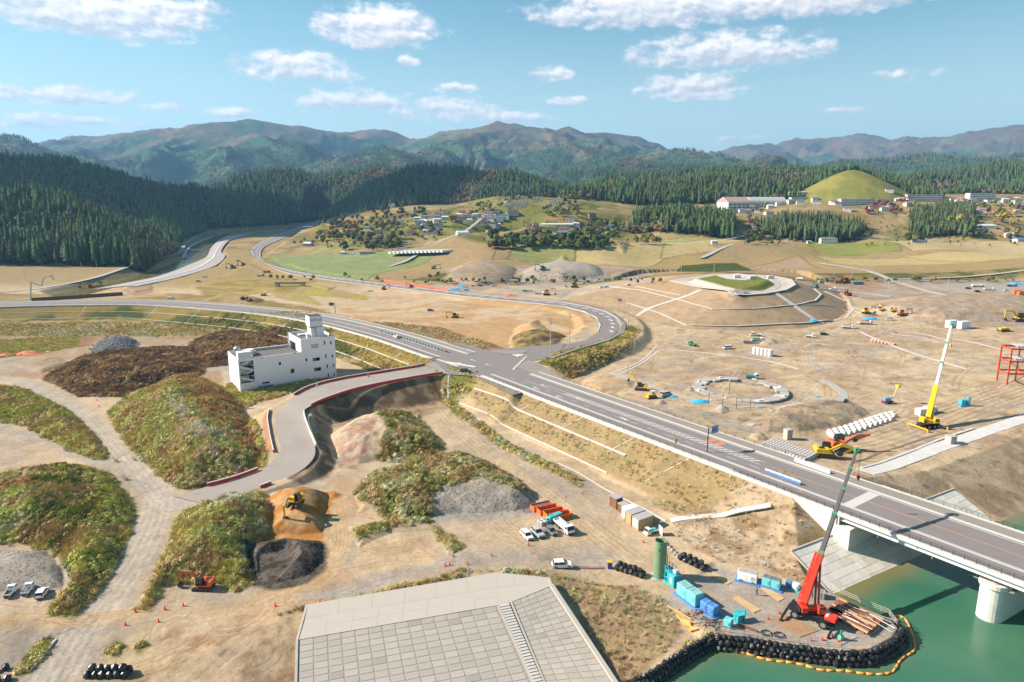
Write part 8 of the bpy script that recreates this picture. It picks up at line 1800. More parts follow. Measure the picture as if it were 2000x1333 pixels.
for x,y,W,D,H,wl,rf,lb in [(1099,464,14,10,7,1,'grey','two storey white house with a grey hipped roof on the terrace above the fields'),(1001,420,20,10,5,3,'dark','long low house with a dark roof at the foot of the cemetery road'),(976,431,13,9,6,1,'grey','two storey house with a grey roof at the village road bend'),(955,423,17,9,7,1,'red','two storey white house with a wide red roof'),
 (940,432,11,9,5,1,'red','small house with a red roof beside the yellow container'),(926,425,11,8,5,1,'grey','pale house with a grey roof between the red roofs'),(908,427,13,9,6,0,'grey','cream house with a grey roof in the village middle'),(886,430,12,9,7,2,'brown','brown house with a brown roof in the village'),(869,430,12,8,5,0,'pale','cream house with a pale roof at the village left'),(896,436,13,8,4,2,'dark','low black roofed house in front of the brown one'),
 (917,434,10,7,4,1,'pale','small white shed in the village'),(947,437,10,7,4,3,'red','low shed with a red roof before the yellow container'),(777,438,13,8,5,2,'dark','dark house among the trees left of the village'),(766,404,16,8,5,1,'pale','white house on the green terrace under the dark hill'),(635,437,18,8,4,3,'grey','grey shed beside the far road'),(846,427,30,10,4,3,'grey','long grey warehouse left of the village'),(826,437,16,14,4,1,'pale','white roofed workshop left of the village'),
 (1156,426,12,8,7,2,'dark','brown two storey house standing alone below the cedar hill'),(1125,441,12,7,4,1,'pale','small white building beside the long greenhouse'),(1044,445,16,7,3,1,'pale','low white shed left of the long greenhouse'),(670,497,7,5,3,1,'pale','small white hut at the field road'),(716,496,16,8,3,3,'pink','shed with a pink roof beside the greenhouses'),(602,481,14,10,4,3,'pale','grey barn by the far road'),(1617,476,22,9,7,1,'grey','two storey white house with black windows at the edge of the fields'),
 (1395,477,8,5,4,1,'pale','white box building at the far crossroads'),(1795,474,18,8,3,3,'blue','open shed with a dark blue roof in the right fields'),(1926,447,26,10,5,1,'pale','long white building behind the yellow tree'),(1972,462,14,8,4,1,'pale','white shed at the right edge fields'),(1990,472,16,10,4,1,'blue','shed with a light blue cover at the right edge'),(1580,476,6,4,3,1,'pale','small white cabin left of the two storey house'),(590,440,16,8,4,3,'grey','grey hut at the far river bend')]:
  house(Gf(x,y),random.uniform(-.35,.25),W,D,H,wl,rf,lb)
for i in range(44):
  x,y=[(rv.uniform(800,1000),rv.uniform(416,446)),(rv.uniform(640,860),rv.uniform(432,470)),(rv.uniform(1040,1200),rv.uniform(430,462))][0 if i < 26 else 1 if i < 37 else 2];rf=['grey','dark','red','blue','pale','brown'][i % 6]
  house(Gf(x,y),rv.uniform(-.4,.4),rv.uniform(9,14),8,rv.uniform(4,7),rv.choice([0,1,1,3]),rf,'%s roofed house %s, %s' % (rf,['in the village crowd','among the trees left of the village','on the terrace below the cedar hill'][0 if i < 26 else 1 if i < 37 else 2],['lowest','lower','upper','highest'][min(3,max(0,int((446-y)/8)))]+' row'),group='scattered %s roofed village houses' % rf)
T=empty('yellow_container',Gf(954,441),0,'bright yellow container in the village','container');MB().box((0,0,1.8),(11,5,3.6)).ob('body',YDK,T);MB().box((0,0,3.65),(11.2,5.2,.15)).ob('lid',YDK,T)
def hoop(P,rz,L,R,label,group=None,m=hm('greenhouse_film',(.70,.72,.72),.35)):
  n=8;b=MB();v=[(x,R*math.cos(math.pi*k/n),R*.75*math.sin(math.pi*k/n)+.9*(0 < k < n)) for x in (-L/2,L/2) for k in range(n+1)];b.add(v,[(k,k+1,n+2+k,n+1+k) for k in range(n)]+[tuple(range(n,-1,-1)),tuple(range(n+1,2*n+2))]);T=empty('greenhouse',P,rz,label,'greenhouse',group);b.ob('film',m,T)
  for i in range(6):x=-L/2+L*i/5;b=MB();[b.bar((x,(R+.06)*math.cos(math.pi*k/6),(R+.06)*.75*math.sin(math.pi*k/6)+.8),(x,(R+.06)*math.cos(math.pi*(k+1)/6),(R+.06)*.75*math.sin(math.pi*(k+1)/6)+.8),.1,.1) for k in range(6)];b.ob('hoop',galv,T)
g0,g1,g2=Gf(757,502),Gf(865,499),Gf(893,485)
for i in range(14):p=g0.lerp(g1,(i+.5)/14)+(g2-g1)*.5;hoop(p,math.atan2((g2-g1).y,(g2-g1).x),(g2-g1).length*.97,(g1-g0).length/28*1.0,'white film greenhouse in the side by side block beyond the green field','white greenhouses in the large block')
hoop(Gf(1088,441),.02,52,4,'long white greenhouse on the terrace below the cedar hill');hoop(Gf(903,459),.3,16,6,'pale hooped tent beside the village lane');hoop(Gf(957,455),.1,12,3,'small white hoop house at the lane bend')
# school, gym and town on the right hand terrace
def longblock(x0,x1,y,D,H,label,roof='pale',fl_=3,wall=1,dz=0):
  A=Gf(x0,y);d=ray(x1,y);B=Vector((A.y/d[1]*d[0],A.y,A.z));c=(A+B)/2;c.z=min(A.z,float(gz(c.x,c.y)))+dz;W=(B-A).length;T=empty('building',c,0,label,'building');MB().box((0,D/2,H/2-1),(W,D,H+2)).ob('wall',WALLS[wall],T);MB().box((0,D/2,H+.3),(W+1,D+1,.6)).ob('roof',ROOFS[roof],T)
  n=max(3,int(W/4.2));wm=MB().box((0,0,0),(2.8,.15,1.5)).me('window',glass)
  for f in range(fl_):
    for i in range(n):link('window',wm,T,(-W/2+W*(i+.5)/n,-.04,H*(f+.55)/fl_))
    MB().box((0,-.5,H*(f+.98)/fl_-H/fl_*.9),(W,1.0,.25)).ob('balcony',WALLS[1],T)
  return T
T=empty('gymnasium',Gf(1443,416),.25,'large white gymnasium with a gabled dull red roof on the terrace edge','building');W,D,H=46,40,20
MB().box((0,D/2,H/2-2),(W,D,H+4)).ob('wall',WALLS[1],T);b=MB();b.add([(-W/2-1,-1,H),(W/2+1,-1,H),(W/2+1,D+1,H),(-W/2-1,D+1,H),(-W/2-1,D*.45,H+9),(W/2+1,D*.45,H+9)],[(3,2,1,0),(0,1,5,4),(2,3,4,5),(1,2,5),(3,0,4)]);b.ob('roof',hm('gym_roof',(.40,.27,.24)),T)
gm=MB().box((0,0,0),(7,.2,3.2)).me('window',glass);[link('window',gm,T,(-W/2+5+i*9,-.05,z)) for i in range(5) for z in (5,10,15)]
T=empty('arched_hall',Gf(1500,404),0,'grey hall with a curved roof right of the gymnasium','building');b=MB();n=10;R=20;L=70;b.add([(x,R+R*math.cos(math.pi*k/n),6+R*.6*math.sin(math.pi*k/n)) for x in (-L/2,L/2) for k in range(n+1)],[(k,k+1,n+2+k,n+1+k) for k in range(n)]+[tuple(range(n,-1,-1)),tuple(range(n+1,2*n+2))]);b.ob('curved_roof',hm('hall_roof',(.42,.42,.41),.5),T);MB().box((0,R,2),(L,2*R,8.2)).ob('wall',WALLS[3],T)
longblock(1545,1640,397,14,11,'long white three storey school block behind the dark grove, left wing');longblock(1642,1745,402,14,12,'long white three storey school block, right wing above the red trees');longblock(1772,1842,386,14,14,'white four storey apartment block below the forest at the right',fl_=4);longblock(1893,1943,395,14,16,'white apartment block with balconies right of the tall grove',fl_=4)
longblock(1375,1440,480,5,.6,'low stone retaining wall at the crossroads below the grove','grey',1,3) if False else None
rt=random.Random(21);rc_=['grey','dark','blue','pale','brown','pink','orange','grey','grey']
for i in range(130):
  x=[rt.uniform(1400,1780),rt.uniform(1845,2010)][i % 2];y=rt.uniform(381,393) if i % 2 else rt.uniform(380,389);d=rt.uniform(1215,1500);v=atd(x,y,d);p=Vector((v[0],d,float(gz(v[0],d))));rf=rc_[i % 9]
  if abs(v[0]-gx) < 110 and d > 1400:continue
  house(p,rt.uniform(-.4,.4),rt.uniform(9,16),8,rt.uniform(4,7),rt.choice([0,1,1,1]),rf,'%s roofed town house %s, %s' % (rf,'right of the tall grove' if x > 1840 else 'left of the grassy cone' if x < 1600 else 'below the grassy cone','front' if d < 1300 else 'middle' if d < 1400 else 'back'),group='houses of the town with %s roofs' % rf)
# cemetery on the hillside
b=MB();rg_=random.Random(3)
for i in range(520):
  x,y=rg_.uniform(988,1062),rg_.uniform(385,412)
  if y > 412-(x-985)*.33+6:continue
  p=hit(x,y,900);s=rg_.uniform(.8,1.6);b.box((p.x,p.y,p.z+s*.8),(s,.8,s*1.9),mi=i % 2)
for i in range(160):p=hit(rg_.uniform(1066,1098),rg_.uniform(388,402),900);s=rg_.uniform(.8,1.3);b.box((p.x,p.y,p.z+s*.7),(s,.8,s*1.6),mi=i % 2)
stuff(b.ob('gravestones',[hm('grave_grey',(.34,.34,.35)),hm('grave_pale',(.56,.56,.56))]))
for i,(x,y) in enumerate([(1885,295),(1897,299)]):
  v=atd(x,y+14,3600);zt=float(MZ[np.argmin(np.abs(MY[:,0]-3600)),np.argmin(np.abs(MX[np.argmin(np.abs(MY[:,0]-3600))]-v[0]))]);T=empty('pylon',(v[0],3600,zt-1),0,['white transmission pylon on the far ridge, left of two','white transmission pylon on the far ridge, right of two'][i],'pylon')
  H=46;b=MB();[b.bar((sx*5,sy*5,0),(sx*.8,sy*.8,H),.7,.7) for sx in (-1,1) for sy in (-1,1)];b.ob('tower',whiteC,T);[MB().bar((-9+k*2,0,H-4-k*6),(9-k*2,0,H-4-k*6),.7,.7).ob('crossarm',whiteC,T) for k in range(3)]
# ================================================================ VEGETATION
def leaf_mat(name,col,rnd=.5,tint=False):
  m=bpy.data.materials.new(name);m.use_nodes=True;nt=m.node_tree;L=nt.links.new;b=nt.nodes['Principled BSDF'];b.inputs['Roughness'].default_value=.8;b.inputs['Specular IOR Level'].default_value=.12
  oi=nn(nt,'ShaderNodeObjectInfo');geo=nn(nt,'ShaderNodeNewGeometry');n=nn(nt,'ShaderNodeTexNoise');n.inputs['Scale'].default_value=.9 if tint else .35;n.inputs['Detail'].default_value=3;L(geo.outputs['Position'],n.inputs['Vector'])
  f=mth(nt,'MULTIPLY',mth(nt,'ADD',1-rnd/2,mth(nt,'MULTIPLY',oi.outputs['Random'],rnd)),mth(nt,'ADD',.45,mth(nt,'MULTIPLY',n.outputs[0],1.1)))
  vm=nn(nt,'ShaderNodeVectorMath',operation='SCALE');L(f,vm.inputs['Scale'])
  if tint:a=nn(nt,'ShaderNodeAttribute',attribute_name='tint');a.attribute_type='INSTANCER';L(a.outputs['Color'],vm.inputs[0])
  else:
    hs=nn(nt,'ShaderNodeHueSaturation');hs.inputs['Color'].default_value=tuple(col)+(1,);L(mth(nt,'ADD',.475,mth(nt,'MULTIPLY',oi.outputs['Random'],.05)),hs.inputs['Hue']);L(hs.outputs[0],vm.inputs[0])
  L(vm.outputs[0],b.inputs['Base Color'])
  return m
bark=mat('bark',(.13,.10,.08),.9,var=.15)
def conifer(seed,H=20,R=2.9,layers=11,per=9,base=.28):
  r=random.Random(seed);b=MB()
  for l in range(layers):
    f=l/(layers-1);z0=H*(base+(1-base)*f*.97);rr=R*1.12*(1-f)**.58*(1+.15*r.random())+.2;ph=r.random()*6
    for k in range(per if l < layers-3 else 6):
      t=ph+2*math.pi*k/per;q=rr*r.uniform(.72,1.12);w_=rr*.52;dx,dy=math.cos(t),math.sin(t);dz=-H*.055*r.uniform(.6,1.3)
      b.add([(0,0,z0+H*.06),(dx*q*.55-dy*w_*.6,dy*q*.55+dx*w_*.6,z0+dz*.3),(dx*q,dy*q,z0+dz),(dx*q*.55+dy*w_*.6,dy*q*.55-dx*w_*.6,z0+dz*.3)],[(0,1,2),(0,2,3)])
  return b
def broad(seed,H=11,R=4.6,n=150,bare=False,leaf=.95):
  r=random.Random(seed);b=MB();lobes=[(Vector((r.uniform(-.45,.45)*R,r.uniform(-.45,.45)*R,H*r.uniform(.5,.78))),R*r.uniform(.42,.66)) for _ in range(7)]
  for i in range(n):
    c,rad=lobes[i % 7];d=Vector((r.gauss(0,1),r.gauss(0,1),r.gauss(.25,1))).normalized();p=c+d*rad*r.uniform(.75,1.05);s=leaf*r.uniform(.6,1.25)
    u=d.cross(Vector((r.gauss(0,1),r.gauss(0,1),r.gauss(0,1)))).normalized();v=d.cross(u);u=(u+d*r.uniform(-.5,.5)).normalized();b.add([p-u*s-v*s*.6,p+u*s-v*s*.8,p+u*s*.9+v*s,p-u*s*.8+v*s*.8],[(0,1,2,3)])
  return b
def trunk_b(H,r0):b=MB();b.tube((0,0,-1),(0,0,H),r0,6,r2=r0*.35);return b
LM=dict(cedar=leaf_mat('cedar_needles',(.10,.15,.06),.9),cedar2=leaf_mat('cypress_needles',(.105,.15,.045),.8),dkgreen=leaf_mat('evergreen_leaves',(.075,.11,.038),.7),olive=leaf_mat('olive_leaves',(.20,.20,.07),.5),yellow=leaf_mat('ginkgo_leaves',(.42,.36,.04),.3),ygreen=leaf_mat('yellow_green_leaves',(.20,.24,.05),.4),russet=leaf_mat('russet_leaves',(.26,.15,.09),.6),red=leaf_mat('red_maple_leaves',(.26,.055,.04),.5),bare=leaf_mat('bare_twigs',(.30,.23,.18),.4),gold=leaf_mat('golden_leaves',(.34,.27,.06),.3))
PROTO={}
def proto(kind,i):
  k=(kind,i)
  if k not in PROTO:
    if kind in ('cedar','cedar2'):PROTO[k]=(conifer(i+1,20+i*2,2.7+.3*i,base=[.10,.34,.22][i % 3]).me('crown',LM[kind]),trunk_b(15,.32).me('trunk',bark))
    else:PROTO[k]=(broad(i+5,11,4.8,150,leaf=.95 if kind != 'bare' else .5).me('crown',LM[kind]),trunk_b(7,.35).me('trunk',bark))
  return PROTO[k]
NTREE={}
def tree(kind,P,s,label,group):
  c,t=proto(kind,random.randrange(3));nm='cedar_tree' if kind.startswith('cedar') else 'broadleaf_tree'
  T=empty(nm,P,random.random()*6.28,label,'tree',group,s);link('crown',c,T);link('trunk',t,T);return T
# scatter object: points with a per-point prototype, drawn by a node group
def scatter(name,meshes,Pn,rot,scl,tint=None):
  colc=bpy.data.collections.new(name+'_kinds')
  for i,me in enumerate(meshes):o=bpy.data.objects.new('%s_kind_%d' % (name,i),me);colc.objects.link(o)
  me=bpy.data.meshes.new(name);n=len(Pn);me.vertices.add(n);me.vertices.foreach_set('co',np.asarray(Pn,np.float32).ravel())
  for k,v in (('rotz',rot),('scl',scl)):a=me.attributes.new(k,'FLOAT','POINT');a.data.foreach_set('value',np.asarray(v,np.float32))
  a=me.attributes.new('kind_i','INT','POINT');a.data.foreach_set('value',np.random.default_rng(3).integers(0,len(meshes),n).astype(np.int32))
  if tint is not None:a=me.attributes.new('tint','FLOAT_COLOR','POINT');a.data.foreach_set('color',np.concatenate([tint,np.ones((n,1))],1).astype(np.float32).ravel())
  o=link(name,me);g=bpy.data.node_groups.new(name+'_scatter','GeometryNodeTree');g.interface.new_socket('Geometry',in_out='INPUT',socket_type='NodeSocketGeometry');g.interface.new_socket('Geometry',in_out='OUTPUT',socket_type='NodeSocketGeometry');L=g.links.new
  gi=g.nodes.new('NodeGroupInput');go=g.nodes.new('NodeGroupOutput');ip=g.nodes.new('GeometryNodeInstanceOnPoints');ci=g.nodes.new('GeometryNodeCollectionInfo');ci.inputs['Collection'].default_value=colc;ci.inputs['Separate Children'].default_value=True;ci.inputs['Reset Children'].default_value=True
  def na(nm,t):a_=g.nodes.new('GeometryNodeInputNamedAttribute');a_.data_type=t;a_.inputs['Name'].default_value=nm;return [q for q in a_.outputs if q.enabled and q.name == 'Attribute'][0]
  cx=g.nodes.new('ShaderNodeCombineXYZ');L(na('rotz','FLOAT'),cx.inputs[2]);ip.inputs['Pick Instance'].default_value=True;L(na('kind_i','INT'),ip.inputs['Instance Index']);L(cx.outputs[0],ip.inputs['Rotation']);L(na('scl','FLOAT'),ip.inputs['Scale'])
  L(gi.outputs[0],ip.inputs['Points']);L(ci.outputs[0],ip.inputs['Instance']);L(ip.outputs[0],go.inputs[0]);o.modifiers.new('scatter','NODES').node_group=g;return stuff(o)
# ---- forest
R2=np.random.default_rng(12)
def forest_points(n,y0,y1,fmin=.5):
  """random places on forested ground, even per square metre"""
  y=np.sqrt(R2.random(n)*(y1*y1-y0*y0)+y0*y0);t=(R2.random(n)*2-1)*.97;x=t*y;k=gsample(FOREST,x,y) > fmin;return x[k],y[k]
xs,ys=[],[]
for n,y0,y1 in ((60000,680,1300),(62000,1300,2000),(42000,2000,2690)):a,c=forest_points(n,y0,y1);xs.append(a);ys.append(c)
X=np.concatenate(xs);Y=np.concatenate(ys);ZZ=gz(X,Y)
# keep buildings and the school ground free
keep=~((np.hypot(X-gx,Y-gy) < 100) & (Y < gy+5));X,Y,ZZ=X[keep],Y[keep],ZZ[keep]
pt=fbm(X,Y,110,4,15)+.1*R2.standard_normal(len(X))*.35;p2=fbm(X,Y,50,3,16)
kindr=np.where(pt > .13,2,np.where(p2 > .12,1,0));kindr=np.where((R2.random(len(X)) < np.where((Y < 1010) & (X < 0) & (ZZ > 22),.65,.2)),np.where(R2.random(len(X)) < .5,3,1),kindr)
px_=1000+FL*X/(Y*CP-(ZZ-CH)*SP)
# the nearest, largest trees are individuals
score=Y+np.where(kindr == 0,0,150);vis=(px_ > 0) & (px_ < 2000) & (kindr < 2);order=np.argsort(np.where(vis,score,1e9));near=order[:150];gA=np.where(vis & (px_ > 1100) & (px_ < 1950) & (Y < 1320))[0];gA=gA[np.argsort(Y[gA]+30*R2.random(len(gA)))][:145]
ind=set(near.tolist()) | set(gA.tolist())
for i in sorted(ind):
  left=px_[i] < 1000;tree('cedar' if kindr[i] == 0 else 'cedar2',(X[i],Y[i],ZZ[i]-.3),(1.0 if px_[i] < 1450 else .78)+.25*random.random(),('cedar at the foot of the left wooded hill, '+['at the frame edge','left of the pole','right of the pole','left of the middle','at the middle','right of the middle','before the river bend','at the river bend'][min(7,int(px_[i]/45))]+(', front row' if Y[i] < np.median(Y[near]) else ', second row') if left else 'tall cedar behind the fields, '+('front edge' if Y[i] < 1120 else 'inner row')+' of the '+['left','middle','right'][0 if px_[i] < 1440 else 1 if px_[i] < 1730 else 2]+' grove, '+['outer left','left of centre','centre','right of centre','outer right'][int(px_[i]/60) % 5]),'cedars at the foot of the left hill' if left else 'cedars in the groves behind the fields')
rest=np.ones(len(X),bool);rest[list(ind)]=False
CM=[proto('cedar',i)[0] for i in range(3)]+[proto('cedar2',i)[0] for i in range(2)]
TRK=trunk_b(15,.32)
for kk,nm,ms in ((0,'cedar_forest',CM),(1,'mixed_forest',[proto('dkgreen',0)[0],proto('cedar2',1)[0],proto('olive',1)[0]]),(2,'autumn_forest',[proto('russet',0)[0],proto('bare',1)[0],proto('olive',2)[0],proto('bare',0)[0]]),(3,'scattered_forest',[proto('dkgreen',1)[0],proto('olive',0)[0],proto('cedar2',2)[0]])):
  m=rest & (kindr == kk);sc=(.65+.45*R2.random(m.sum()))*np.where(Y[m] > 1900,1.3,1)*np.where((px_[m] > 1440) & (Y[m] < 1300),.75,1);scatter(nm,ms,np.stack([X[m],Y[m],ZZ[m]-.5],1),R2.random(m.sum())*6.28,sc)
fm=rest & (Y < 1330) & (kindr < 2);scatter('forest_trunks',[TRK.me('trunk',mat('pale_bark',(.30,.24,.20),.9))],np.stack([X[fm],Y[fm],ZZ[fm]],1),np.zeros(fm.sum()),.8+.3*R2.random(fm.sum()))
# wooded slopes of the nearer mountains
yy=2500+R2.random(90000)**1.3*2600;xx=(R2.random(90000)*2-1)*.8*yy;ri_=np.searchsorted(MY[:,0],yy)-1;tt=np.interp(xx/yy,np.linspace(-1.15,1.15,760),np.arange(760)).astype(int);zz=MZ[np.clip(ri_,0,None),tt]
q=fbm(xx,yy,160,4,73);
for nm,m,ms in (('mountain_cedars',q < .08,CM[:3]),('mountain_oaks',q >= .08,[proto('russet',0)[0],proto('olive',2)[0]])):scatter(nm,ms,np.stack([xx[m],yy[m],zz[m]-1],1),R2.random(m.sum())*6.28,1.0+.5*R2.random(m.sum()))
cx_=[(1568+i*2.4,372-i*.95) for i in range(44)]+[(1672+i*2.6,335+i*.98) for i in range(46)]+[(1660+i*1.5,333) for i in range(10)]
cp_=[atd(x+random.gauss(0,3),y-2,1512+random.uniform(0,50)) for x,y in cx_ for _ in range(3)];cp_=np.array([(p[0],p[1],float(gz(p[0],p[1]))-1) for p in cp_]);scatter('hilltop_cedars',CM[:3],cp_,R2.random(len(cp_))*6.28,.75+.4*R2.random(len(cp_)))
# ---- single trees and thickets in the valley
VT=[(620,690,425,450,'dkgreen',26),(640,720,440,470,'russet',22),(650,790,462,492,'dkgreen',46),(690,760,465,485,'bare',22),(700,780,430,455,'olive',24),(730,760,405,432,'dkgreen',12),(745,765,412,430,'ygreen',8),(775,830,408,432,'dkgreen',22),(780,800,420,440,'red',5),(800,860,440,462,'bare',22),(820,845,445,470,'dkgreen',12),(620,660,455,470,'ygreen',16),(575,640,470,480,'olive',8),(690,720,420,445,'olive',8),
 (955,1180,462,488,'dkgreen',110),(960,1150,470,490,'olive',22),(1000,1060,445,468,'bare',22),(1140,1210,440,470,'olive',40),(1120,1200,455,480,'dkgreen',30),(930,1000,395,415,'ygreen',20),(980,1040,375,398,'dkgreen',24),(920,960,405,425,'olive',10),(1060,1090,372,385,'dkgreen',16),(1068,1076,384,388,'red',2),(1060,1140,405,425,'olive',26),(1100,1130,395,410,'dkgreen',10),(1190,1260,440,460,'ygreen',14),(1240,1290,465,478,'olive',14),(1400,1425,395,412,'dkgreen',4),(1480,1500,400,412,'ygreen',5),(1440,1456,408,417,'dkgreen',3),
 (1690,1760,403,420,'red',26),(1690,1740,395,405,'russet',10),(1755,1775,390,404,'red',6),(1455,1520,440,480,'dkgreen',24),(1455,1500,430,470,'russet',12),(1640,1700,440,470,'dkgreen',14),(1800,1880,405,440,'dkgreen',26),(1810,1830,430,445,'red',4),(1835,1842,440,452,'gold',3),(1855,1890,432,452,'yellow',5),(1862,1880,430,446,'ygreen',3),(1895,1915,425,450,'dkgreen',5),(1938,1985,420,446,'gold',9),(1880,1960,400,425,'olive',24),(1950,2010,395,430,'olive',16),(1890,1930,455,470,'dkgreen',8),(1950,2000,455,470,'olive',6),(1770,1800,462,478,'dkgreen',8),(1300,1350,560,562,'olive',0),(1850,2000,365,378,'russet',26),(1850,2000,360,380,'dkgreen',40),(1780,1850,400,412,'olive',8)]
WORD=dict(dkgreen='dark evergreen',russet='russet brown',bare='leafless greyish brown',olive='olive green',ygreen='yellow green',yellow='bright yellow',gold='golden',red='dark red');NB=0
for x0,x1,y0,y1,k,n in VT:
  xm,ym=(x0+x1)/2,(y0+y1)/2;side=('beside the far road' if xm < 650 else 'above the greenhouses' if xm < 760 else 'left of the village houses' if xm < 870 else 'at the village edge' if xm < 950 else 'round the cemetery' if xm < 1085 and ym < 430 else 'on the bank above the fields' if xm < 1180 else 'under the cedar hill' if xm < 1300 else 'by the gymnasium' if xm < 1500 else 'before the school' if xm < 1780 and ym < 430 else 'at the field edge' if xm < 1790 else 'round the tall right grove')+(', upper group' if ym < 442 else ', lower group')
  ox=[]
  for _ in range(n):
    x,y=random.uniform(x0,x1),random.uniform(y0,y1);p=hit(x,y,700);s=random.uniform(.5,1.1)*(.8 if k in ('red','ygreen') else 1)*(1.25 if k in ('yellow','gold') else 1)
    if NB < 292:tree(k,p,s,'%s %s tree %s, %s' % ('small' if s < .68 else 'medium' if s < .9 else 'large',WORD[k],side,['left end','middle','right end'][min(2,int(3*(x-x0)/(x1-x0+1)))]),'%s trees %s' % (WORD[k],side));NB += 1
    else:ox.append((p,s))
  if ox:scatter('distant_thicket',[proto(k,0)[0],proto(k,1)[0]],np.array([tuple(p) for p,s in ox]),R2.random(len(ox))*6.28,np.array([s for p,s in ox]))
for x0,x1,y0,y1,n,ks in [(620,860,430,490,150,('olive','dkgreen','bare')),(930,1240,430,480,110,('olive','dkgreen')),(860,1000,405,440,50,('olive','ygreen')),(1440,2020,455,482,90,('olive','dkgreen','russet')),(1690,2020,398,452,90,('olive','dkgreen','russet')),(500,860,540,552,20,('olive',)),(800,1290,548,556,50,('olive','dkgreen')),(1580,2000,548,554,30,('olive',))]:
  P_=[hit(random.uniform(x0,x1),random.uniform(y0,y1),400) for _ in range(n)];scatter('hedgerow',[proto(k,0)[0] for k in ks],np.array([tuple(p) for p in P_]),R2.random(n)*6.28,.18+.3*R2.random(n))
# ---- tufts, weeds and scrub on the near ground: colour follows what grows there
tm=leaf_mat('dry_weeds',(1,1,1),.35,True)
def tuft(seed,n,R,H,w_):
  r=random.Random(seed);b=MB()
  for _ in range(n):
    a,d=r.random()*6.28,R*math.sqrt(r.random());x,y=d*math.cos(a),d*math.sin(a);h=H*r.uniform(.5,1.1);lx,ly=r.gauss(0,.28)*h,r.gauss(0,.28)*h;t=r.random()*3.14;wx,wy=w_*math.cos(t),w_*math.sin(t)
    b.add([(x-wx,y-wy,-.1),(x+wx,y+wy,-.1),(x+lx+wx*.4,y+ly+wy*.4,h*.75),(x+lx*1.5,y+ly*1.5,h)],[(0,1,2),(0,2,3)])
  return b.me('tuft',tm)
def scrub(seed,n,R):
  r=random.Random(seed);b=MB()
  for _ in range(n):
    d=Vector((r.gauss(0,1),r.gauss(0,1),abs(r.gauss(0,.8)))).normalized();p=d*R*r.uniform(.5,1);p.z *= .75;s=.105*r.uniform(.6,1.5)*R;u=d.cross(Vector((r.gauss(0,1),r.gauss(0,1),1))).normalized();v=(d.cross(u)+d*r.uniform(-.6,.6)).normalized();b.add([p-u*s-v*s,p+u*s-v*s,p+u*s+v*s,p-u*s+v*s],[(0,1,2,3)])
  return b.me('scrub',tm)
TU=[tuft(1,26,.55,.75,.05),tuft(2,30,.7,.55,.05),tuft(3,18,.45,1.0,.06)];SB=[scrub(1,120,.9),scrub(2,140,1.1),scrub(3,90,.7)]
n=520000;y=92*(430/92)**R2.random(n);t=(R2.random(n)*2-1)*.9;x=t*y;v=gsample(V,x,y);dens=np.clip((y/230)**2,.08,1)      # even cover per square metre
k=(R2.random(n) < (v-.18)*1.5*dens*.6) ;x,y,v=x[k],y[k],v[k];z=gz(x,y);cc=np.minimum(gsample(C,x,y)*3.0*np.array([[1.06,.96,.84]]),.5);q1=sm(fbm(x,y,6,4,55)+.1*R2.standard_normal(len(x)),-.12,.12)[:,None];dr=np.array([[.60,.42,.19]])*q1+np.array([[.42,.27,.14]])*(1-q1);aa=.8*sm(fbm(x,y,4,4,58)+.07*R2.standard_normal(len(x)),-.06,.12)[:,None];cc=cc*(1-aa)+dr*aa;cc *= (.85+.3*R2.random((len(x),1)));pk=R2.random(len(x));cl=fbm(x,y,5,3,99)+.12*R2.standard_normal(len(x))
msb=(cl > .1) & (v > .6);s0=(.55+.7*R2.random(len(x)))*np.clip(.45+.6*v,.5,1);scatter('weeds',TU,np.stack([x,y,z],1)[~msb],R2.random((~msb).sum())*6.28,s0[~msb]*1.15,cc[~msb]);scatter('scrub',SB,np.stack([x,y,z],1)[msb],R2.random(msb.sum())*6.28,s0[msb]*1.0,cc[msb]*.9)
print('weeds',len(x),'forest',len(X))
# pale plumes of pampas grass on the large mound
pp=[hit(random.gauss(352,14),random.gauss(800,9)) for _ in range(45)]+[hit(random.gauss(390,22),random.gauss(840,14)) for _ in range(50)]+[hit(random.gauss(360,60),random.gauss(880,25)) for _ in range(40)];scatter('pampas_grass',[tuft(7,30,.5,1.5,.05)],np.array([tuple(p) for p in pp]),R2.random(len(pp))*6.28,.9+.5*R2.random(len(pp)),np.tile(np.array([[.62,.55,.44]]),(len(pp),1)))
# loose stones
def stone(seed):
  bm=bmesh.new();bmesh.ops.create_icosphere(bm,subdivisions=1,radius=.5);r=random.Random(seed)
  for v_ in bm.verts:v_.co *= r.uniform(.7,1.15);v_.co.z *= .7
  me=bpy.data.meshes.new('stone');bm.to_mesh(me);bm.free();me.materials.append(sm_);return me
sm_=leaf_mat('stone',(1,1,1),.5,True);ST_=[stone(i) for i in range(4)]
def stones(l,n,s0_,s1_,col,name='rubble',z=1):
  P=[at(a,b_,z) for a,b_ in l];A=np.array(P);x=R2.uniform(A[:,0].min(),A[:,0].max(),n*3);y=R2.uniform(A[:,1].min(),A[:,1].max(),n*3);k=inside(x,y,P);x,y=x[k][:n],y[k][:n];scatter(name,ST_,np.stack([x,y,gz(x,y)],1),R2.random(len(x))*6.28,s0_+(s1_-s0_)*R2.random(len(x))**3,np.tile(np.array([col]),(len(x),1))*(.7+.6*R2.random((len(x),1))))
stones([(172,680),(205,655),(245,652),(275,668),(268,694),(190,698)],1500,.4,1.5,(.16,.17,.19));stones([(1120,545),(1060,540),(1040,548),(1180,552),(1195,538)],500,.8,2.2,(.22,.21,.2),z=6)
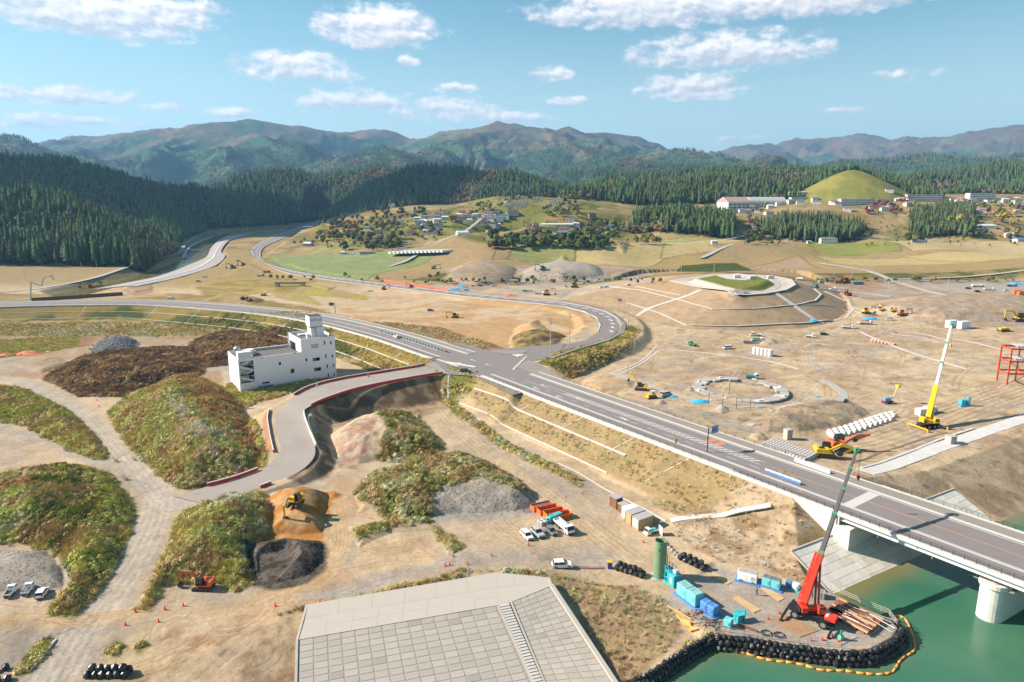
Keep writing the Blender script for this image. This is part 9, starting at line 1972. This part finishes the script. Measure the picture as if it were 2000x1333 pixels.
stones([(-60,1075),(95,1078),(132,1112),(128,1150),(-60,1160)],1800,.08,.4,(.26,.24,.22));stones([(838,1010),(850,975),(960,958),(1052,990),(960,1006)],1600,.08,.5,(.27,.25,.23));stones([(470,1062),(636,1052),(640,1098),(540,1147),(495,1135)],1300,.08,.45,(.09,.085,.08));stones([(640,600),(800,630),(800,645),(690,622),(640,612)],900,.3,.9,(.26,.23,.19),z=7)
stones([(598,944),(655,907),(640,856),(646,835),(820,808),(874,796),(868,735),(700,762),(610,795),(620,880)],2600,.06,.32,(.17,.14,.11));stones([(1300,1010),(1530,960),(1600,1050),(1600,1150),(1400,1090)],2600,.06,.3,(.30,.25,.2));stones([(1090,1150),(1240,1150),(1330,1240),(1240,1330),(1200,1330)],1800,.06,.3,(.22,.18,.14));stones([(845,930),(880,915),(900,935),(850,945)],160,.3,1.1,(.42,.40,.37));stones([(-60,740),(1400,740),(1400,1340),(-60,1340)],9000,.05,.28,(.36,.31,.25),'pebbles');stones([(1150,650),(2000,650),(2000,900),(1500,850)],5000,.1,.5,(.30,.25,.2),'pebbles',5)
stones([(1560,840),(1700,808),(1640,778),(1460,830)],1500,.1,.5,(.22,.19,.16),z=7);stones([(1740,575),(2060,575),(2060,632),(1720,630)],1800,.3,.9,(.24,.2,.17),z=8)
# ================================================================ AIR AND CLOUDS
b=MB();b.box((0,8300,690),(34000,17000,1400));hz_=bpy.data.materials.new('haze_air');hz_.use_nodes=True;nt=hz_.node_tree;nt.nodes.remove(nt.nodes['Principled BSDF']);pv=nn(nt,'ShaderNodeVolumePrincipled');pv.inputs['Density'].default_value=6.2e-5;pv.inputs['Color'].default_value=(.30,.60,1,1);pv.inputs['Anisotropy'].default_value=.2
nt.links.new(pv.outputs[0],[n_ for n_ in nt.nodes if n_.type == 'OUTPUT_MATERIAL'][0].inputs['Volume']);stuff(b.ob('haze',hz_))
def shade_cloud(tx,ty,rx,ry,alt=1500,tz=120):
  """an unseen cumulus, added up-sun of the ground it is to shade"""
  k=(alt-tz)/sd.z;c=Vector((tx,ty,tz))+sd*k;bm=bmesh.new();r=random.Random(int(tx*7+ty))
  for i in range(26):a,d=r.random()*6.28,math.sqrt(r.random())*.85;s=r.uniform(.28,.42);M=Matrix.Translation((rx*d*math.cos(a),ry*d*math.sin(a),r.uniform(0,50))) @ Matrix.Diagonal((rx*s,ry*s,55*(1.2-d),1));bmesh.ops.create_icosphere(bm,subdivisions=2,radius=1,matrix=M)
  me=bpy.data.meshes.new('shade_cloud');bm.to_mesh(me);bm.free();me.materials.append(mat('cloud_white',(.8,.8,.8),1));me.polygons.foreach_set('use_smooth',[True]*len(me.polygons));stuff(link('shade_cloud',me,None,c))
shade_cloud(-930,1560,420,330);shade_cloud(-800,1950,420,250);shade_cloud(-330,1950,330,210);shade_cloud(-1300,1400,350,300)  # all out of view, added to lay cloud shade on the wooded hills
